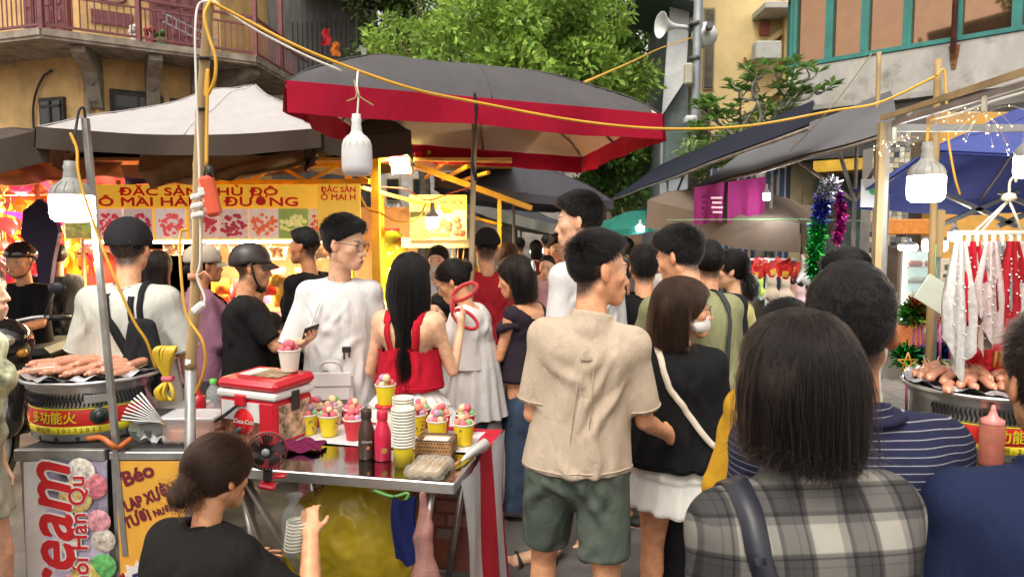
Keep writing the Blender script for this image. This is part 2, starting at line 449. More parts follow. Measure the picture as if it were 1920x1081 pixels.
def folds(V,F,amp,seed,sc=(9,9,3.5),diag=.6):
 """cloth folds pushed along the normals: long soft ridges, tilted either side"""
 N=vnormals(V,F);o=seed*7.13
 sx=np.sign(V[:,0]);Q=np.stack([V[:,0]+diag*sx*V[:,2]*.35,V[:,1]+.2*V[:,2],V[:,2]],1)
 W_=pnoise(V*4+o)
 Q=Q+.05*W_[:,None]
 a=pnoise(Q*np.array(sc)+o);b=pnoise(Q*np.array(sc)*2.3+o+5);c=pnoise(V*np.array([5,5,14])+o+9)
 d=(1-2.2*np.abs(a))*.22+b*.10+c*.05
 rg=np.random.RandomState(seed*13+5);lo,hi=V.min(0),V.max(0);L_=hi-lo;fr=np.clip(N[:,1]*2.5,-1,1)
 for i in range(int(14+L_[2]*26)):
  sd=1 if i%2 else-1;x0,z0=lo[0]+L_[0]*rg.uniform(.18,.82),lo[2]+L_[2]*rg.uniform(.12,.92);cx=(lo[0]+hi[0])/2
  ang=rg.normal(0,.28)+(.55*np.sign(x0-cx)if rg.rand()<.45 else 0);ln=rg.uniform(.10,.34);dx,dz=-math.sin(ang),-math.cos(ang)
  px,pz=V[:,0]-x0,V[:,2]-z0;t=(px*dx+pz*dz)/ln;q=np.abs(px*dz-pz*dx+.012*np.sin(t*4+i));w=rg.uniform(.009,.017)*(1+.6*t)
  ok=(t>0)&(t<1)&(fr*sd>0);pr=np.exp(-(q/w)**2)-.45*np.exp(-((q-2.0*w)/w)**2);d=d+np.where(ok,pr*np.sin(np.pi*np.clip(t,0,1))*rg.uniform(.6,1.35)*np.abs(fr),0)
 return V+N*(d*amp)[:,None]
# ---------------------------------------------------------------- skin, hair, cloth materials
def skin_mat(tone='#c9946f',lip=(.42,.13,.11),brow=.85,fade=0.0,blush=.25):
 key=f'skin_{tone}_{lip[0]}_{brow}_{fade}'
 if key in MATS:return MATS[key]
 m=mat(key,tone,rough=.44,var=.15,vscale=26,sss=.10,spec=.4,bump=.08,bscale=220)
 nt=m.node_tree;L=nt.links;b=[n for n in nt.nodes if n.type=='BSDF_PRINCIPLED'][0]
 src=b.inputs['Base Color'].links[0].from_socket
 at_=nd(nt,'ShaderNodeAttribute',attribute_name='hp');sp=nd(nt,'ShaderNodeSeparateXYZ');L.new(at_.outputs['Vector'],sp.inputs[0])
 ab=nd(nt,'ShaderNodeMath',operation='ABSOLUTE');L.new(sp.outputs[0],ab.inputs[0])
 cb=nd(nt,'ShaderNodeCombineXYZ');L.new(ab.outputs[0],cb.inputs[0]);L.new(sp.outputs[1],cb.inputs[1]);L.new(sp.outputs[2],cb.inputs[2])
 def ellm(c,r,soft=.35,w=1.0):
  s1=nd(nt,'ShaderNodeVectorMath',operation='SUBTRACT');s1.inputs[1].default_value=c;L.new(cb.outputs[0],s1.inputs[0])
  s2=nd(nt,'ShaderNodeVectorMath',operation='DIVIDE');s2.inputs[1].default_value=r;L.new(s1.outputs[0],s2.inputs[0])
  s3=nd(nt,'ShaderNodeVectorMath',operation='LENGTH');L.new(s2.outputs[0],s3.inputs[0])
  mr=nd(nt,'ShaderNodeMapRange');mr.inputs[1].default_value=1.0;mr.inputs[2].default_value=1.0-soft;mr.inputs[4].default_value=w
  L.new(s3.outputs['Value'],mr.inputs[0]);return mr.outputs[0]
 def over(src,mask,col):
  mx=nd(nt,'ShaderNodeMix',data_type='RGBA');L.new(mask,mx.inputs[0]);L.new(src,mx.inputs[6]);mx.inputs[7].default_value=c4(col);return mx.outputs[2]
 t=hexc(tone)
 src=over(src,ellm((.042,.06,-.04),(.04,.06,.04),.9,blush),(min(1,t[0]*1.02),t[1]*.72,t[2]*.66))
 src=over(src,ellm((.078,-.008,-.008),(.02,.03,.04),.5,.45),(t[0]*.95,t[1]*.6,t[2]*.52))
 if fade:
  n5=nd(nt,'ShaderNodeTexNoise',Scale=420.0,Detail=1.0);L.new(at_.outputs['Vector'],n5.inputs['Vector'])
  mm=nd(nt,'ShaderNodeMath',operation='MULTIPLY');L.new(ellm((.0,-.066,-.004),(.095,.076,.105),.34,fade*1.5),mm.inputs[0]);L.new(n5.outputs[0],mm.inputs[1]);m6=nd(nt,'ShaderNodeMath',operation='MULTIPLY');m6.inputs[1].default_value=1.5;m6.use_clamp=True;L.new(mm.outputs[0],m6.inputs[0]);src=over(src,m6.outputs[0],(.02,.016,.014))
 src=over(src,ellm((0,.095,-.071),(.023,.035,.0095),.4,.9),lip)
 src=over(src,ellm((.033,.085,.0235),(.0215,.05,.0045),.5,brow),(.018,.013,.01))
 src=over(src,ellm((.031,.085,-.001),(.0138,.05,.0046),.25),(.55,.5,.46))
 src=over(src,ellm((.031,.085,-.0005),(.0058,.05,.0052),.25),(.012,.008,.006))
 src=over(src,ellm((.0315,.085,.004),(.0165,.05,.0022),.5,.9),(.02,.014,.012))
 L.new(src,b.inputs['Base Color'])
 return m
def hair_mat(name,col,rough=.38):
 if name in MATS:return MATS[name]
 m=mat(name,col,rough=.5,var=.35,vscale=26,bump=.8,bscale=170,stretch=(1,1,.08),spec=.2)
 return m
def strand_mat(name,col):
 if name in MATS:return MATS[name]
 m=bpy.data.materials.new(name);m.use_nodes=True;nt=m.node_tree;nt.nodes.clear()
 out=nd(nt,'ShaderNodeOutputMaterial');b=nd(nt,'ShaderNodeBsdfHairPrincipled')
 b.parametrization='COLOR';b.inputs['Color'].default_value=c4(col);b.inputs['Roughness'].default_value=.30;b.inputs['Radial Roughness'].default_value=.35
 b.inputs['Random Roughness'].default_value=.3;b.inputs['IOR'].default_value=1.3
 nt.links.new(b.outputs[0],out.inputs['Surface']);MATS[name]=m;return m
def cloth(name,col,bump=.25,**kw):
 kw.setdefault('rough',.85);kw.setdefault('var',.035);kw.setdefault('vscale',9);kw.setdefault('sheen',0.0)
 new=name not in MATS;wr=kw.pop('wr',.5)*.5;ws=kw.pop('ws',6.0)*.7
 m=mat(name,col,bump=bump,bscale=kw.pop('bscale',420),spec=.14,**kw)
 if new and wr:   # soft creases
  nt=m.node_tree;L=nt.links;b=[n for n in nt.nodes if n.type=='BSDF_PRINCIPLED'][0]
  tc=nd(nt,'ShaderNodeTexCoord');sm=None
  for rot,scl,w_ in(((.25,.55,.2),(1,1,.22),1.0),((-.2,-.6,.4),(1.3,1.3,.3),.8),((.1,.2,0),(3.2,3.2,1.6),.28)):
   mp=nd(nt,'ShaderNodeMapping');mp.inputs['Rotation'].default_value=rot;mp.inputs['Scale'].default_value=scl;L.new(tc.outputs['Object'],mp.inputs[0]);n1=nd(nt,'ShaderNodeTexNoise',Scale=ws*1.5,Detail=2.5,Roughness=.45,Distortion=.35);L.new(mp.outputs[0],n1.inputs['Vector'])
   ab=nd(nt,'ShaderNodeMath',operation='SUBTRACT');ab.inputs[1].default_value=.5;L.new(n1.outputs[0],ab.inputs[0]);a2=nd(nt,'ShaderNodeMath',operation='ABSOLUTE');L.new(ab.outputs[0],a2.inputs[0])
   mu=nd(nt,'ShaderNodeMath',operation='MULTIPLY_ADD');mu.inputs[1].default_value=w_;L.new(a2.outputs[0],mu.inputs[0])
   if sm is not None:L.new(sm,mu.inputs[2])
   else:mu.inputs[2].default_value=0
   sm=mu.outputs[0]
  bp=nd(nt,'ShaderNodeBump',Strength=min(1,wr*2),Distance=.05);L.new(sm,bp.inputs['Height'])
  old=b.inputs['Normal'].links[0].from_node if b.inputs['Normal'].is_linked else None
  if old is not None:L.new(bp.outputs[0],old.inputs['Normal'])
  else:L.new(bp.outputs[0],b.inputs['Normal'])
 return m
def curves_obj(name,P,rad,material,parent):
 """P (n strands, k points, 3)"""
 n,k,_=P.shape;cu=bpy.data.hair_curves.new(name);cu.add_curves([k]*n)
 cu.attributes['position'].data.foreach_set('vector',np.ascontiguousarray(P,np.float32).ravel())
 ra=cu.attributes.get('radius')or cu.attributes.new('radius','FLOAT','POINT')
 taper=np.linspace(1,.35,k)[None,:]*np.asarray(rad).reshape(-1,1)*np.ones((n,1))
 ra.data.foreach_set('value',np.ascontiguousarray(taper,np.float32).ravel())
 cu.materials.append(material);o=bpy.data.objects.new(name,cu);COL.objects.link(o)
 if parent is not None:o.parent=parent
 return o
# ---------------------------------------------------------------- people
HAIRLINE=(np.array([-.13,-.06,-.025,-.008,.02,.05,.075,.1]),np.array([-.07,-.066,-.05,.004,.022,.045,.07,.09]))
def hairline(y):return np.interp(y,HAIRLINE[0],HAIRLINE[1])
CR_C,CR_R=V3(0,-.018,.03),V3(.074,.094,.085)
def m3(rx=0,ry=0,rz=0):return np.array(Euler((R(rx),R(ry),R(rz)),'XYZ').to_matrix())
class Person:
 def __init__(s,label,x,y,face,h=1.68,sex='m',z0=0.0,lean=0,side=0,yaw=0,pitch=0,roll=0,skin='#c08a66',build=1.0,
                 armL=None,armR=None,legL=None,legR=None,pelvis=None,head=1.0,handL=None,handR=None,curlL=.5,curlR=.5,group='people in the market street',
                 vox=None,seed=None,shrug=0.0,cat='person',fem_skirt=False):
  s.h=h;s.sex=sex;s.label=label;s.loc=(x,y,z0);s.face=R(face);s.skin=skin;s.build=build;s.cat=cat
  s.group=group;s.d=max(.9,math.hypot(x,y));s.seed=seed if seed is not None else abs(hash((round(x,2),round(y,2))))%97
  s.vh=max(.0038,.0021*s.d)if vox is None else vox;s.vc=max(.0075,.0029*s.d);s.hs=head*(.97 if sex=='f' else 1.0)*(h/1.70)**.4
  pz=pelvis if pelvis is not None else .53*h
  s.P=V3(0,0,pz);s.RS=m3(-lean,side,0)
  b=build;f=sex=='f'
  T=lambda x_,y_,z_:s.P+s.RS@V3(x_,y_,z_)
  s.T=T;s.sw=(.085 if f else .096)*h*(.4+.6*b)
  s.N=T(0,-.012*h,.292*h);s.S={'L':T(-s.sw,-.008*h,.262*h+shrug),'R':T(s.sw,-.008*h,.262*h+shrug)}
  s.RH=s.RS@np.array(Euler((R(pitch),R(roll),R(yaw)),'YXZ').to_matrix())if False else(m3(0,0,yaw)@m3(pitch,roll,0))
  s.C=s.N+m3(-lean*.5,side*.5,0)@V3(0,.016*h,.044*h)+s.RH@V3(0,.012*h,.070*h)*s.hs
  dl={'L':((-.11,.03,-1),(-.02,.16,-1)),'R':((.11,.03,-1),(.02,.16,-1))}
  s.arm={}
  for sd,a in(('L',armL),('R',armR)):
   u,fo=a if a is not None else dl[sd];u=unit(u);fo=unit(fo);E=s.S[sd]+u*.172*h;Wr=E+fo*.148*h
   s.arm[sd]=(u,fo,E,Wr)
  s.leg={}
  for sd,l in(('L',legL),('R',legR)):
   sg=-1 if sd=='L' else 1
   H=s.P+V3(sg*.052*h,0,-.02*h);td,sd_=l if l is not None else((sg*.05,.02,-1),(sg*.02,-.04,-1))
   K=H+unit(td)*.245*h;A=K+unit(sd_)*.235*h;s.leg[sd]=(H,K,A)
  s.hand={'L':handL,'R':handR};s.curl={'L':curlL,'R':curlR}
  s.o=None
 # --- primitive lists in body space
 def torso(s,S,off=0.0,k=.035,neck=True):
  h,b,T,f=s.h,s.build,s.T,s.sex=='f';M=s.RS
  hw=1.06 if f else 1.0
  S.ell(T(0,0,-.005*h),V3(.096*hw,.070,.075)*h*V3(b,b,1),k=k,M=M,off=off)
  S.ell(T(0,.004*h,.085*h),V3(.074 if f else .083,.058,.10)*h*V3(b,b,1),k=k,M=M,off=off)
  S.ell(T(0,0,.20*h),V3(.082 if f else .094,.064,.095)*h*V3(b,b,1),k=k,M=M,off=off)
  S.cone(s.S['L'],s.S['R'],.031*h,.031*h,k=k,off=off)
  S.cone(T(-.05*h,-.02*h,.235*h),T(.05*h,-.02*h,.235*h),.045*h*b,.045*h*b,k=k,off=off)
  if f:
   for sg in(-1,1):S.ell(T(sg*.043*h,.052*h*b,.195*h),V3(.036,.032,.036)*h,k=.03,off=off)
  for sg,sd in((-1,'L'),(1,'R')):
   S.cone(s.N+V3(sg*.016*h,-.006*h,-.008*h),s.S[sd]+V3(-sg*.008*h,0,.002*h),.022*h,.024*h,k=k*.6,off=off)
  return S
 def arms_(s,S,sides='LR',off=0.0,k=.005,hand=True):
  h=s.h;b=s.build*(.86 if s.sex=='f' else 1.0)
  for sd in sides:
   u,fo,E,Wr=s.arm[sd];Sh=s.S[sd]
   S.cone(Sh,Sh+(E-Sh)*.5,.029*h*b,.027*h*b,k=k,off=off);S.cone(Sh+(E-Sh)*.5,E,.026*h*b,.0215*h*b,k=k,off=off)
   S.cone(E,E+(Wr-E)*.3,.021*h*b,.0215*h*b,k=k,off=off);S.cone(E+(Wr-E)*.3,Wr,.0215*h*b,.0155*h*b,k=k,off=off)
   if hand:s.hand_(S,sd)
  return S
 def hand_(s,S,sd):
  u,fo,E,Wr=s.arm[sd];sg=-1 if sd=='L' else 1;q=s.h/1.7*(.9 if s.sex=='f' else 1.0)
  hd=s.hand[sd]
  if hd is None:
   d=fo;n=V3(-sg,0,0);th=V3(0,1,0)if fo[2]<-.5 else V3(0,0,1)
  else:d,n,th=[unit(v)if v is not None else None for v in hd];d=fo if d is None else d
  th=unit(th-d*(th@d));n=unit(n-d*(n@d)-th*(n@th));
  S.cone(Wr,Wr+d*.03*q,.026*q,.033*q,k=.01,flat=(n,.6));S.cone(Wr+d*.03*q,Wr+d*.078*q,.037*q,.039*q,k=.008,flat=(n,.42))
  c=s.curl[sd]
  for i,(o,ln)in enumerate(((.029,.072),(.0095,.08),(-.0095,.074),(-.027,.058))):
   p=Wr+d*.082*q+th*o*q;ang=0.0;r=.0092*q
   dd=unit(d+th*o*2.2)
   for j,(fr,ca)in enumerate(((.45,.55),(.31,.95),(.24,.8))):
    ang+=c*ca;e=p+(dd*math.cos(ang)+n*math.sin(ang))*ln*fr*q;S.cone(p,e,r,r*.9,k=.003);p=e;r*=.9
  p=Wr+d*.022*q+th*.026*q+n*.004;e=p+unit(d*.62+th*.66+n*(.25+.3*c))*.042*q;S.cone(p,e,.0125*q,.0105*q,k=.008)
  S.cone(e,e+unit(d*.9+th*.2+n*(.3+.5*c))*.032*q,.0105*q,.008*q,k=.003)
  return Wr+d*.08*q+n*.02
 def legs_(s,S,sides='LR',off=0.0,k=.006,feet=True):
  h=s.h;b=s.build*(.95 if s.sex=='f' else 1.0)
  for sd in sides:
   H,K,A=s.leg[sd];cl=K+(A-K)*.3+unit(np.cross(unit(A-K),V3(1,0,0)))*-.006*h
   S.cone(H,H+(K-H)*.55,.052*h*b,.044*h*b,k=k,off=off);S.cone(H+(K-H)*.55,K,.044*h*b,.031*h*b,k=k,off=off)
   S.cone(K,cl,.031*h*b,.033*h*b,k=k,off=off);S.cone(cl,A,.033*h*b,.02*h*b,k=k,off=off)
   if feet:
    fd=s.footdir(sd);A0=A
    S.cone(A0+V3(0,0,.005)-fd*.022*h,A0-V3(0,0,.022*h)+fd*.0,.021*h,.021*h,k=.015);S.cone(A0-V3(0,0,.018*h),A0+fd*.095*h-V3(0,0,.031*h),.02*h,.016*h,k=.015,flat=(np.cross(fd,V3(0,0,1)),1.25))
    for i in range(5):
     o=np.cross(fd,V3(0,0,1))*(i-2)*.0098*h*(1 if sd=='R' else-1)
     S.cone(A0+fd*.085*h+o*1.0-V3(0,0,.033*h),A0+fd*(.128-.006*i)*h+o*1.15-V3(0,0,.036*h),.0078*h,.0066*h*(1.25 if i==0 else 1),k=.006)
  return S
 def footdir(s,sd):
  H,K,A=s.leg[sd];fd=getattr(s,'fd',None)
  return unit(fd)if fd is not None else unit(V3((.18 if sd=='R' else-.18),1,0))
 def head_local(s):
  return s.RH,s.C
 def tohead(s,p):return(s.RH.T@(np.asarray(p)-s.C))/s.hs
 def fromhead(s,V):return(V*s.hs)@s.RH.T+s.C
 def bounds(s,pts,pad):pts=np.array(pts);return pts.min(0)-pad,pts.max(0)+pad
 def body(s,merge=False,fade=None,lip=(.40,.14,.11),legs=True,bare=False):
  fade=(.8 if s.sex=='m' else 0.0)if fade is None else fade;h=s.h;Vs,Fs,HP=[],[],[];nb=0;vb=max(.006,s.vh*1.5)
  def addm(V,F,hp=None,to=None):
   nonlocal nb
   if len(V)==0:return
   V=relax(V,F,2 if hp is None else 1)
   Vs.append(V if to is None else to(V));HP.append(V if hp else np.tile([0,0,-9.],(len(V),1)));Fs.append(F+nb);nb+=len(V)
  # head and neck, in head space
  nl=s.tohead(s.N-V3(0,0,.03));S=SDF((-.10,-.135,min(-.20,nl[2]-.02)),(.10,.13,.13),s.vh)
  S.ell(CR_C,CR_R,k=0);S.ell((0,.022,-.03),(.060,.062,.080),k=.03)
  for sg in(-1,1):
   S.cone((sg*.048,-.01,-.055),(sg*.012,.062,-.094),.018,.018,k=.022)
   S.ell((sg*.042,.053,-.022),(.022,.021,.020),k=.018)
  S.ell((0,.073,-.096),(.018,.016,.016),k=.018);S.cone((-.03,.073,.020),(.03,.073,.020),.0135,.0135,k=.012)
  for sg in(-1,1):S.ell((sg*.031,.096,-.001),(.0185,.014,.0105),k=.010,sub=True)
  for sg in(-1,1):S.ell((sg*.031,.070,-.001),(.0145,.0150,.0115),k=.004)
  S.cone((0,.082,.004),(0,.1015,-.036),.0075,.0115,k=.010)
  for sg in(-1,1):S.ell((sg*.0125,.089,-.040),(.0085,.010,.0075),k=.006)
  S.ell((0,.080,-.070),(.030,.016,.020),k=.015);S.ell((0,.0925,-.0655),(.021,.0085,.0048),k=.004);S.ell((0,.0905,-.0765),(.0175,.0085,.0055),k=.004)
  S.ell((0,.102,-.0708),(.022,.009,.0013),k=.003,sub=True)
  for sg in(-1,1):
   Me=m3(0,sg*-6,sg*28);S.ell((sg*.077,-.012,-.008),(.0085,.019,.031),k=.008,M=Me);S.ell((sg*.088,-.004,-.004),(.0055,.0105,.018),k=.004,M=Me,sub=True)
   S.ell((sg*.075,-.004,-.033),(.006,.008,.009),k=.006)
  tk=.050 if s.sex=='m' else .043
  S.cone((0,-.022,-.055),nl,tk,tk*1.08,k=.02)
  V,F=S.mesh();addm(V,F,True,s.fromhead)
  if merge:
   pts=[s.S['L'],s.S['R'],s.P]+[q for sd in 'LR' for q in(s.arm[sd][2],s.arm[sd][3]+s.arm[sd][1]*.2)]
   lo,hi=s.bounds(pts,.14);S=SDF(lo,hi,max(.005,s.vh*1.2));s.torso(S);[S.cone(s.S[q],s.S[q]+s.arm[q][0]*.05*h,.029*h,.028*h,k=.04)for q in 'LR'];s.arms_(S);addm(*S.mesh())
  else:
   pts=[s.S['L'],s.S['R'],s.P];lo,hi=s.bounds(pts,.13);S=SDF(lo,hi,max(.012,vb*1.6));s.torso(S,off=-.004);addm(*S.mesh())
   for sd in 'LR':
    u,fo,E,Wr=s.arm[sd];hdd=s.hand[sd][0]if s.hand[sd]is not None and s.hand[sd][0]is not None else fo
    lo,hi=s.bounds([s.S[sd],E,Wr,Wr+unit(hdd)*.13],.075);S=SDF(lo,hi,max(.0040,s.vh));s.arms_(S,sd);addm(*S.mesh())
  if legs:
   for sd in 'LR':
    H,K,A=s.leg[sd];lo,hi=s.bounds([H,K,A,A+s.footdir(sd)*.25,A-V3(0,0,.08)],.1);S=SDF(lo,hi,vb);s.legs_(S,sd);addm(*S.mesh())
  me=mesh_np('person',np.concatenate(Vs),np.concatenate(Fs),skin_mat(s.skin,lip,.85 if s.sex=='m' else .7,fade),attrs={'hp':np.concatenate(HP)})
  s.o=link('person',me,None,s.loc,(0,0,s.face));tag(s.o,s.label,s.cat,s.group);return s
 def part(s,name,V,F,m,parent=None,attrs=None,smooth=True,**kw):
  o=link(name,mesh_np(name,V,F,m,smooth=smooth,attrs=attrs),parent or s.o)
  if kw:tag(o,**kw)
  return o
 # --- garments
 def tee(s,m,hem=-.03,sleeve=.62,loose=1.0,off=.012,neck=None,collar=0.0,vneck=0.0,amp=.009,name='shirt',flare=1.0,sr=1.0,sides='LR',long=False,sc=(9,9,3.5),**kw):
  """hem: height of the hem relative to the pelvis (fraction of h); sleeve: fraction of upper arm"""
  h=s.h;hz=s.P[2]+hem*h;b=s.build*loose
  pts=[s.S['L'],s.S['R'],s.T(0,0,hem*h-.02)]
  for sd in sides:
   u,fo,E,Wr=s.arm[sd];pts.append(s.S[sd]+u*.172*h*min(1,sleeve))
   if long:pts.append(Wr)
  lo,hi=s.bounds(pts,.17*loose);lo[2]=min(lo[2],hz-.02);S=SDF(lo,hi,s.vc)
  s.torso(S,off=off,k=.04)
  S.cone(s.T(0,.004*h,.17*h),s.T(0,.004*h,hem*h-.05),.090*h*b+off,.107*h*b*flare+off*1.3,k=.05,flat=(s.RS@V3(0,1,0),.74))
  S.cut(lambda X,Y,Z:(hz-Z)+.006*np.sin(9*X+s.seed)+.005*np.sin(11*Y+s.seed)+0*X)
  rs=.031*h*(.45+.55*sr)*(.9 if s.sex=='f' else 1)
  for sd in sides:
   u,fo,E,Wr=s.arm[sd];L=.172*h*sleeve;a=s.S[sd]
   if long:
    S.cone(a,E,rs*1.02,rs*.9,k=.03);S.cone(E,E+(Wr-E)*.93,rs*.9,rs*.7,k=.015,cap=1)
   else:S.cone(a-u*.0,a+u*L,rs*.97,rs*1.14,k=.025,cap=1)
  nr=neck if neck is not None else(.062 if s.sex=='m' else .058)*h/1.7
  nd_=unit(s.C-s.N)
  if collar:
   S.cone(s.N-nd_*.01,s.N+nd_*(.02+collar),nr+.021,nr+.013,k=.012,cap=1)
  S.cone(s.N-nd_*.0,s.N+nd_*.25,nr,nr*1.02,k=.004,sub=True)
  if vneck:S.cone(s.T(0,.09*h,.29*h),s.T(0,.09*h,.29*h-vneck),.05,.01,k=.01,sub=True)
  V,F=S.mesh();V=relax(V,F,1)
  dr=np.clip((s.N[2]+.02-V[:,2])/.12,.15,1)[:,None]
  V=V+(folds(V,F,amp,s.seed,sc)-V)*dr
  cl=V.copy()
  for sd in sides:
   u=s.arm[sd][0];t=(V-s.S[sd])@u;sg=-1 if sd=='L' else 1
   ins=(V[:,0]*sg>s.sw*.98+.012)&(t>-.02);cl[ins,2]=(s.S[sd][2]-t)[ins]
  s.sh=s.part(name,V,F,m,attrs={'cl':cl},**kw)
  if s.d<4.6:   # neckband and stitched hems
   from mathutils.bvhtree import BVHTree
   bv=BVHTree.FromPolygons(V.tolist(),F.tolist());A=np.linspace(0,2*math.pi,41)[:-1]
   def ring(nm,pts,r,flat=1.0):
    P=[]
    for p in pts:
     a,nn,_,dd=bv.find_nearest(Vector(tuple(p)))
     if a is not None and dd<.06:P.append(a+nn*.0008)
    if len(P)>25:q=MB();q.tube(P,r,n=6,closed=True,flat=flat);q.build(nm,m,s.sh)
   e1=unit(np.cross(nd_,V3(1,0,0)));e2=np.cross(nd_,e1)
   if not collar and neck is None:ring('neckband',[s.N+nd_*.02+(e1*math.cos(t)+e2*math.sin(t))*(nr+.006)for t in A],.0055)
   ring('hem',[V3(.108*h*b*math.cos(t),.08*h*b*math.sin(t),hz+.014)for t in A],.003)
   if not long:
    for sd in sides:
     u=s.arm[sd][0];x1=unit(np.cross(u,V3(0,1,0)));x2=np.cross(u,x1);ring('sleeve_hem',[s.S[sd]+u*(.172*h*sleeve-.012)+(x1*math.cos(t)+x2*math.sin(t))*rs*1.14 for t in A],.003)
  return s
 def trousers(s,m,length=1.9,loose=1.0,off=.012,amp=.007,name='trousers',top=.02,**kw):
  """length: 0..1 thigh, 1..2 shin"""
  h=s.h;pts=[s.P+V3(0,0,top*h)];b=s.build*loose
  for sd in 'LR':H,K,A=s.leg[sd];pts+=[H,K]+([K+(A-K)*(length-1)]if length>1 else[])
  lo,hi=s.bounds(pts,.13*loose+.02);S=SDF(lo,hi,s.vc)
  S.ell(s.P+V3(0,0,-.01*h),V3(.094*(1.06 if s.sex=='f' else 1),.068,.08)*h*b,k=.03,off=off*.8)
  for sd in 'LR':
   H,K,A=s.leg[sd];t=min(length,1.0)
   S.cone(H+V3(0,0,-.005),H+(K-H)*t,.053*h*b+off*.8,(.054-.014*t)*h*b+off*1.3,k=.03,cap=1 if length<=1 else 0)
   if length>1:S.cone(K,K+(A-K)*(length-1),.040*h*b+off*1.3,.031*h*b+off*1.6,k=.02,cap=1)
  zt=s.P[2]+top*h+.05*h;S.cut(lambda X,Y,Z:Z-zt+0*X+0*Y)
  V,F=S.mesh();V=relax(V,F,1);V=folds(V,F,amp,s.seed+3,(11,11,6));s.part(name,V,F,m,**kw);return s
 def skirt(s,m,top=.05,hem=.30,r0=.074,r1=.13,pleat=0,amp=.006,name='skirt',tiers=0,off=.012,cx=0.0,**kw):
  """hem: height above ground in metres; open cone of cloth with pleats"""
  h=s.h;zt=s.P[2]+top*h;nu,nv=96,28;V=np.zeros(((nv+1)*nu,3));i=0
  a=np.arange(nu)/nu*2*math.pi;ph=s.seed
  for j in range(nv+1):
   t=j/nv;z=zt+(hem-zt)*t
   if pleat:w=np.sin(a*pleat+ph+.6*np.sin(a*3))*t**.8
   else:w=(np.sin(a*7+ph)+.6*np.sin(a*11+2*ph))*t
   hp=math.sin(min(1,t*2.2)*math.pi/2);rr=(r0+(r1-r0)*(t if t>.25 else t*.9)+.012*hp)*h+off+w*amp*(1+1.6*t)
   if tiers:rr=rr+.010*((t*tiers)%1.0)
   V[i:i+nu,0]=rr*np.cos(a)+s.P[0]+cx*t;V[i:i+nu,1]=rr*.8*np.sin(a)+s.P[1];V[i:i+nu,2]=z+.006*np.sin(a*5+ph)*t;i+=nu
  J,I=np.meshgrid(np.arange(nv),np.arange(nu),indexing='ij');n=(I+1)%nu
  F=np.stack([J*nu+I,(J+1)*nu+I,(J+1)*nu+n,J*nu+n],-1).reshape(-1,4)
  V[:,0]+=0;d=pnoise(V*14+ph)*amp*.6;V[:,0]+=d;V[:,1]+=d
  s.part(name,V,F[:,::-1],m,**kw);return s
 def shoes(s,m,name='shoe',sole=None):
  for sd in 'LR':
   H,K,A=s.leg[sd];fd=s.footdir(sd);h=s.h;g=A[2]-.045*h;lo,hi=s.bounds([A-fd*.05,A+fd*.27,A-V3(0,0,.05*h)],.07)
   S=SDF(lo,hi,max(.006,s.vh*1.3));sdv=np.cross(fd,V3(0,0,1))
   S.cone(A-fd*.022*h-V3(0,0,.018*h),A+fd*.06*h-V3(0,0,.02*h),.026*h,.025*h,k=.02);S.cone(A-V3(0,0,.02*h)+fd*.05*h,A+fd*.12*h-V3(0,0,.026*h),.026*h,.023*h,k=.02,flat=(sdv,1.15))
   zb=A[2]-.0455*h;S.cut(lambda X,Y,Z:zb-Z+0*X+0*Y);V,F=S.mesh();s.part(name,relax(V,F),F,m)
  return s
 def sandals(s,m):
  for sd in 'LR':
   H,K,A=s.leg[sd];fd=s.footdir(sd);h=s.h;sdv=np.cross(fd,V3(0,0,1));b=MB();zb=A[2]-.047*h
   out=[]
   for t in np.linspace(0,2*math.pi,22)[:-1]:
    w=(.031+.006*math.cos(t))*h;p=A+fd*(.048+.092*math.cos(t))*h+sdv*w*math.sin(t);out.append(p)
   n=len(out);b.raw([(p[0],p[1],zb-.022)for p in out]+[(p[0],p[1],zb+.004)for p in out],[tuple(range(n))[::-1],tuple(range(n,2*n))]+[(i,(i+1)%n,(i+1)%n+n,i+n)for i in range(n)])
   for f0,hz,wd in((.085,.022,.03),(.03,.045,.03),(-.012,.055,.016)):
    pts=[A+fd*f0*h+sdv*.034*h*math.cos(a)+V3(0,0,-.045*h+hz*h*1.05*max(0,math.sin(a))**.8)for a in np.linspace(-.05,math.pi+.05,12)]
    b.tube([tuple(p)for p in pts],wd*h*.5,n=8,flat=.25)
   b.build('sandal',m,s.o)
  return s
 # --- hair
 def hairobj(s,S,m,disp=.003,strands=None,sm=None,rad=.0007,freq=(60,60,10),name='hair'):
  V,F=S.mesh();V=relax(V,F,1);N=vnormals(V,F);q=pnoise(V*np.array(freq)+s.seed)+.5*pnoise(V*np.array(freq)*2.1)
  V=V+N*(q*disp)[:,None];V=s.warp(V)if getattr(s,'warp',None)else V;o=s.part(name,s.fromhead(V),F,m)
  if strands is not None and len(strands):
   P=strands.reshape(-1,3);P=s.fromhead(P).reshape(strands.shape)
   curves_obj('hair_strands',P,rad*np.ones(len(strands)),sm,o)['kind']='stuff'
  s.hairo=o;return s
 def roots(s,n,low=None,inf=0.0,rng=None):
  rng=rng or np.random.RandomState(s.seed+5);D=rng.randn(n*3,3);D/=np.linalg.norm(D,axis=1)[:,None]
  P=CR_C+D*(CR_R+inf);keep=P[:,2]>(hairline(P[:,1])+.004 if low is None else low(P));P,D=P[keep][:n],D[keep][:n]
  Nn=D/(CR_R+inf);Nn/=np.linalg.norm(Nn,axis=1)[:,None];return P,Nn,rng
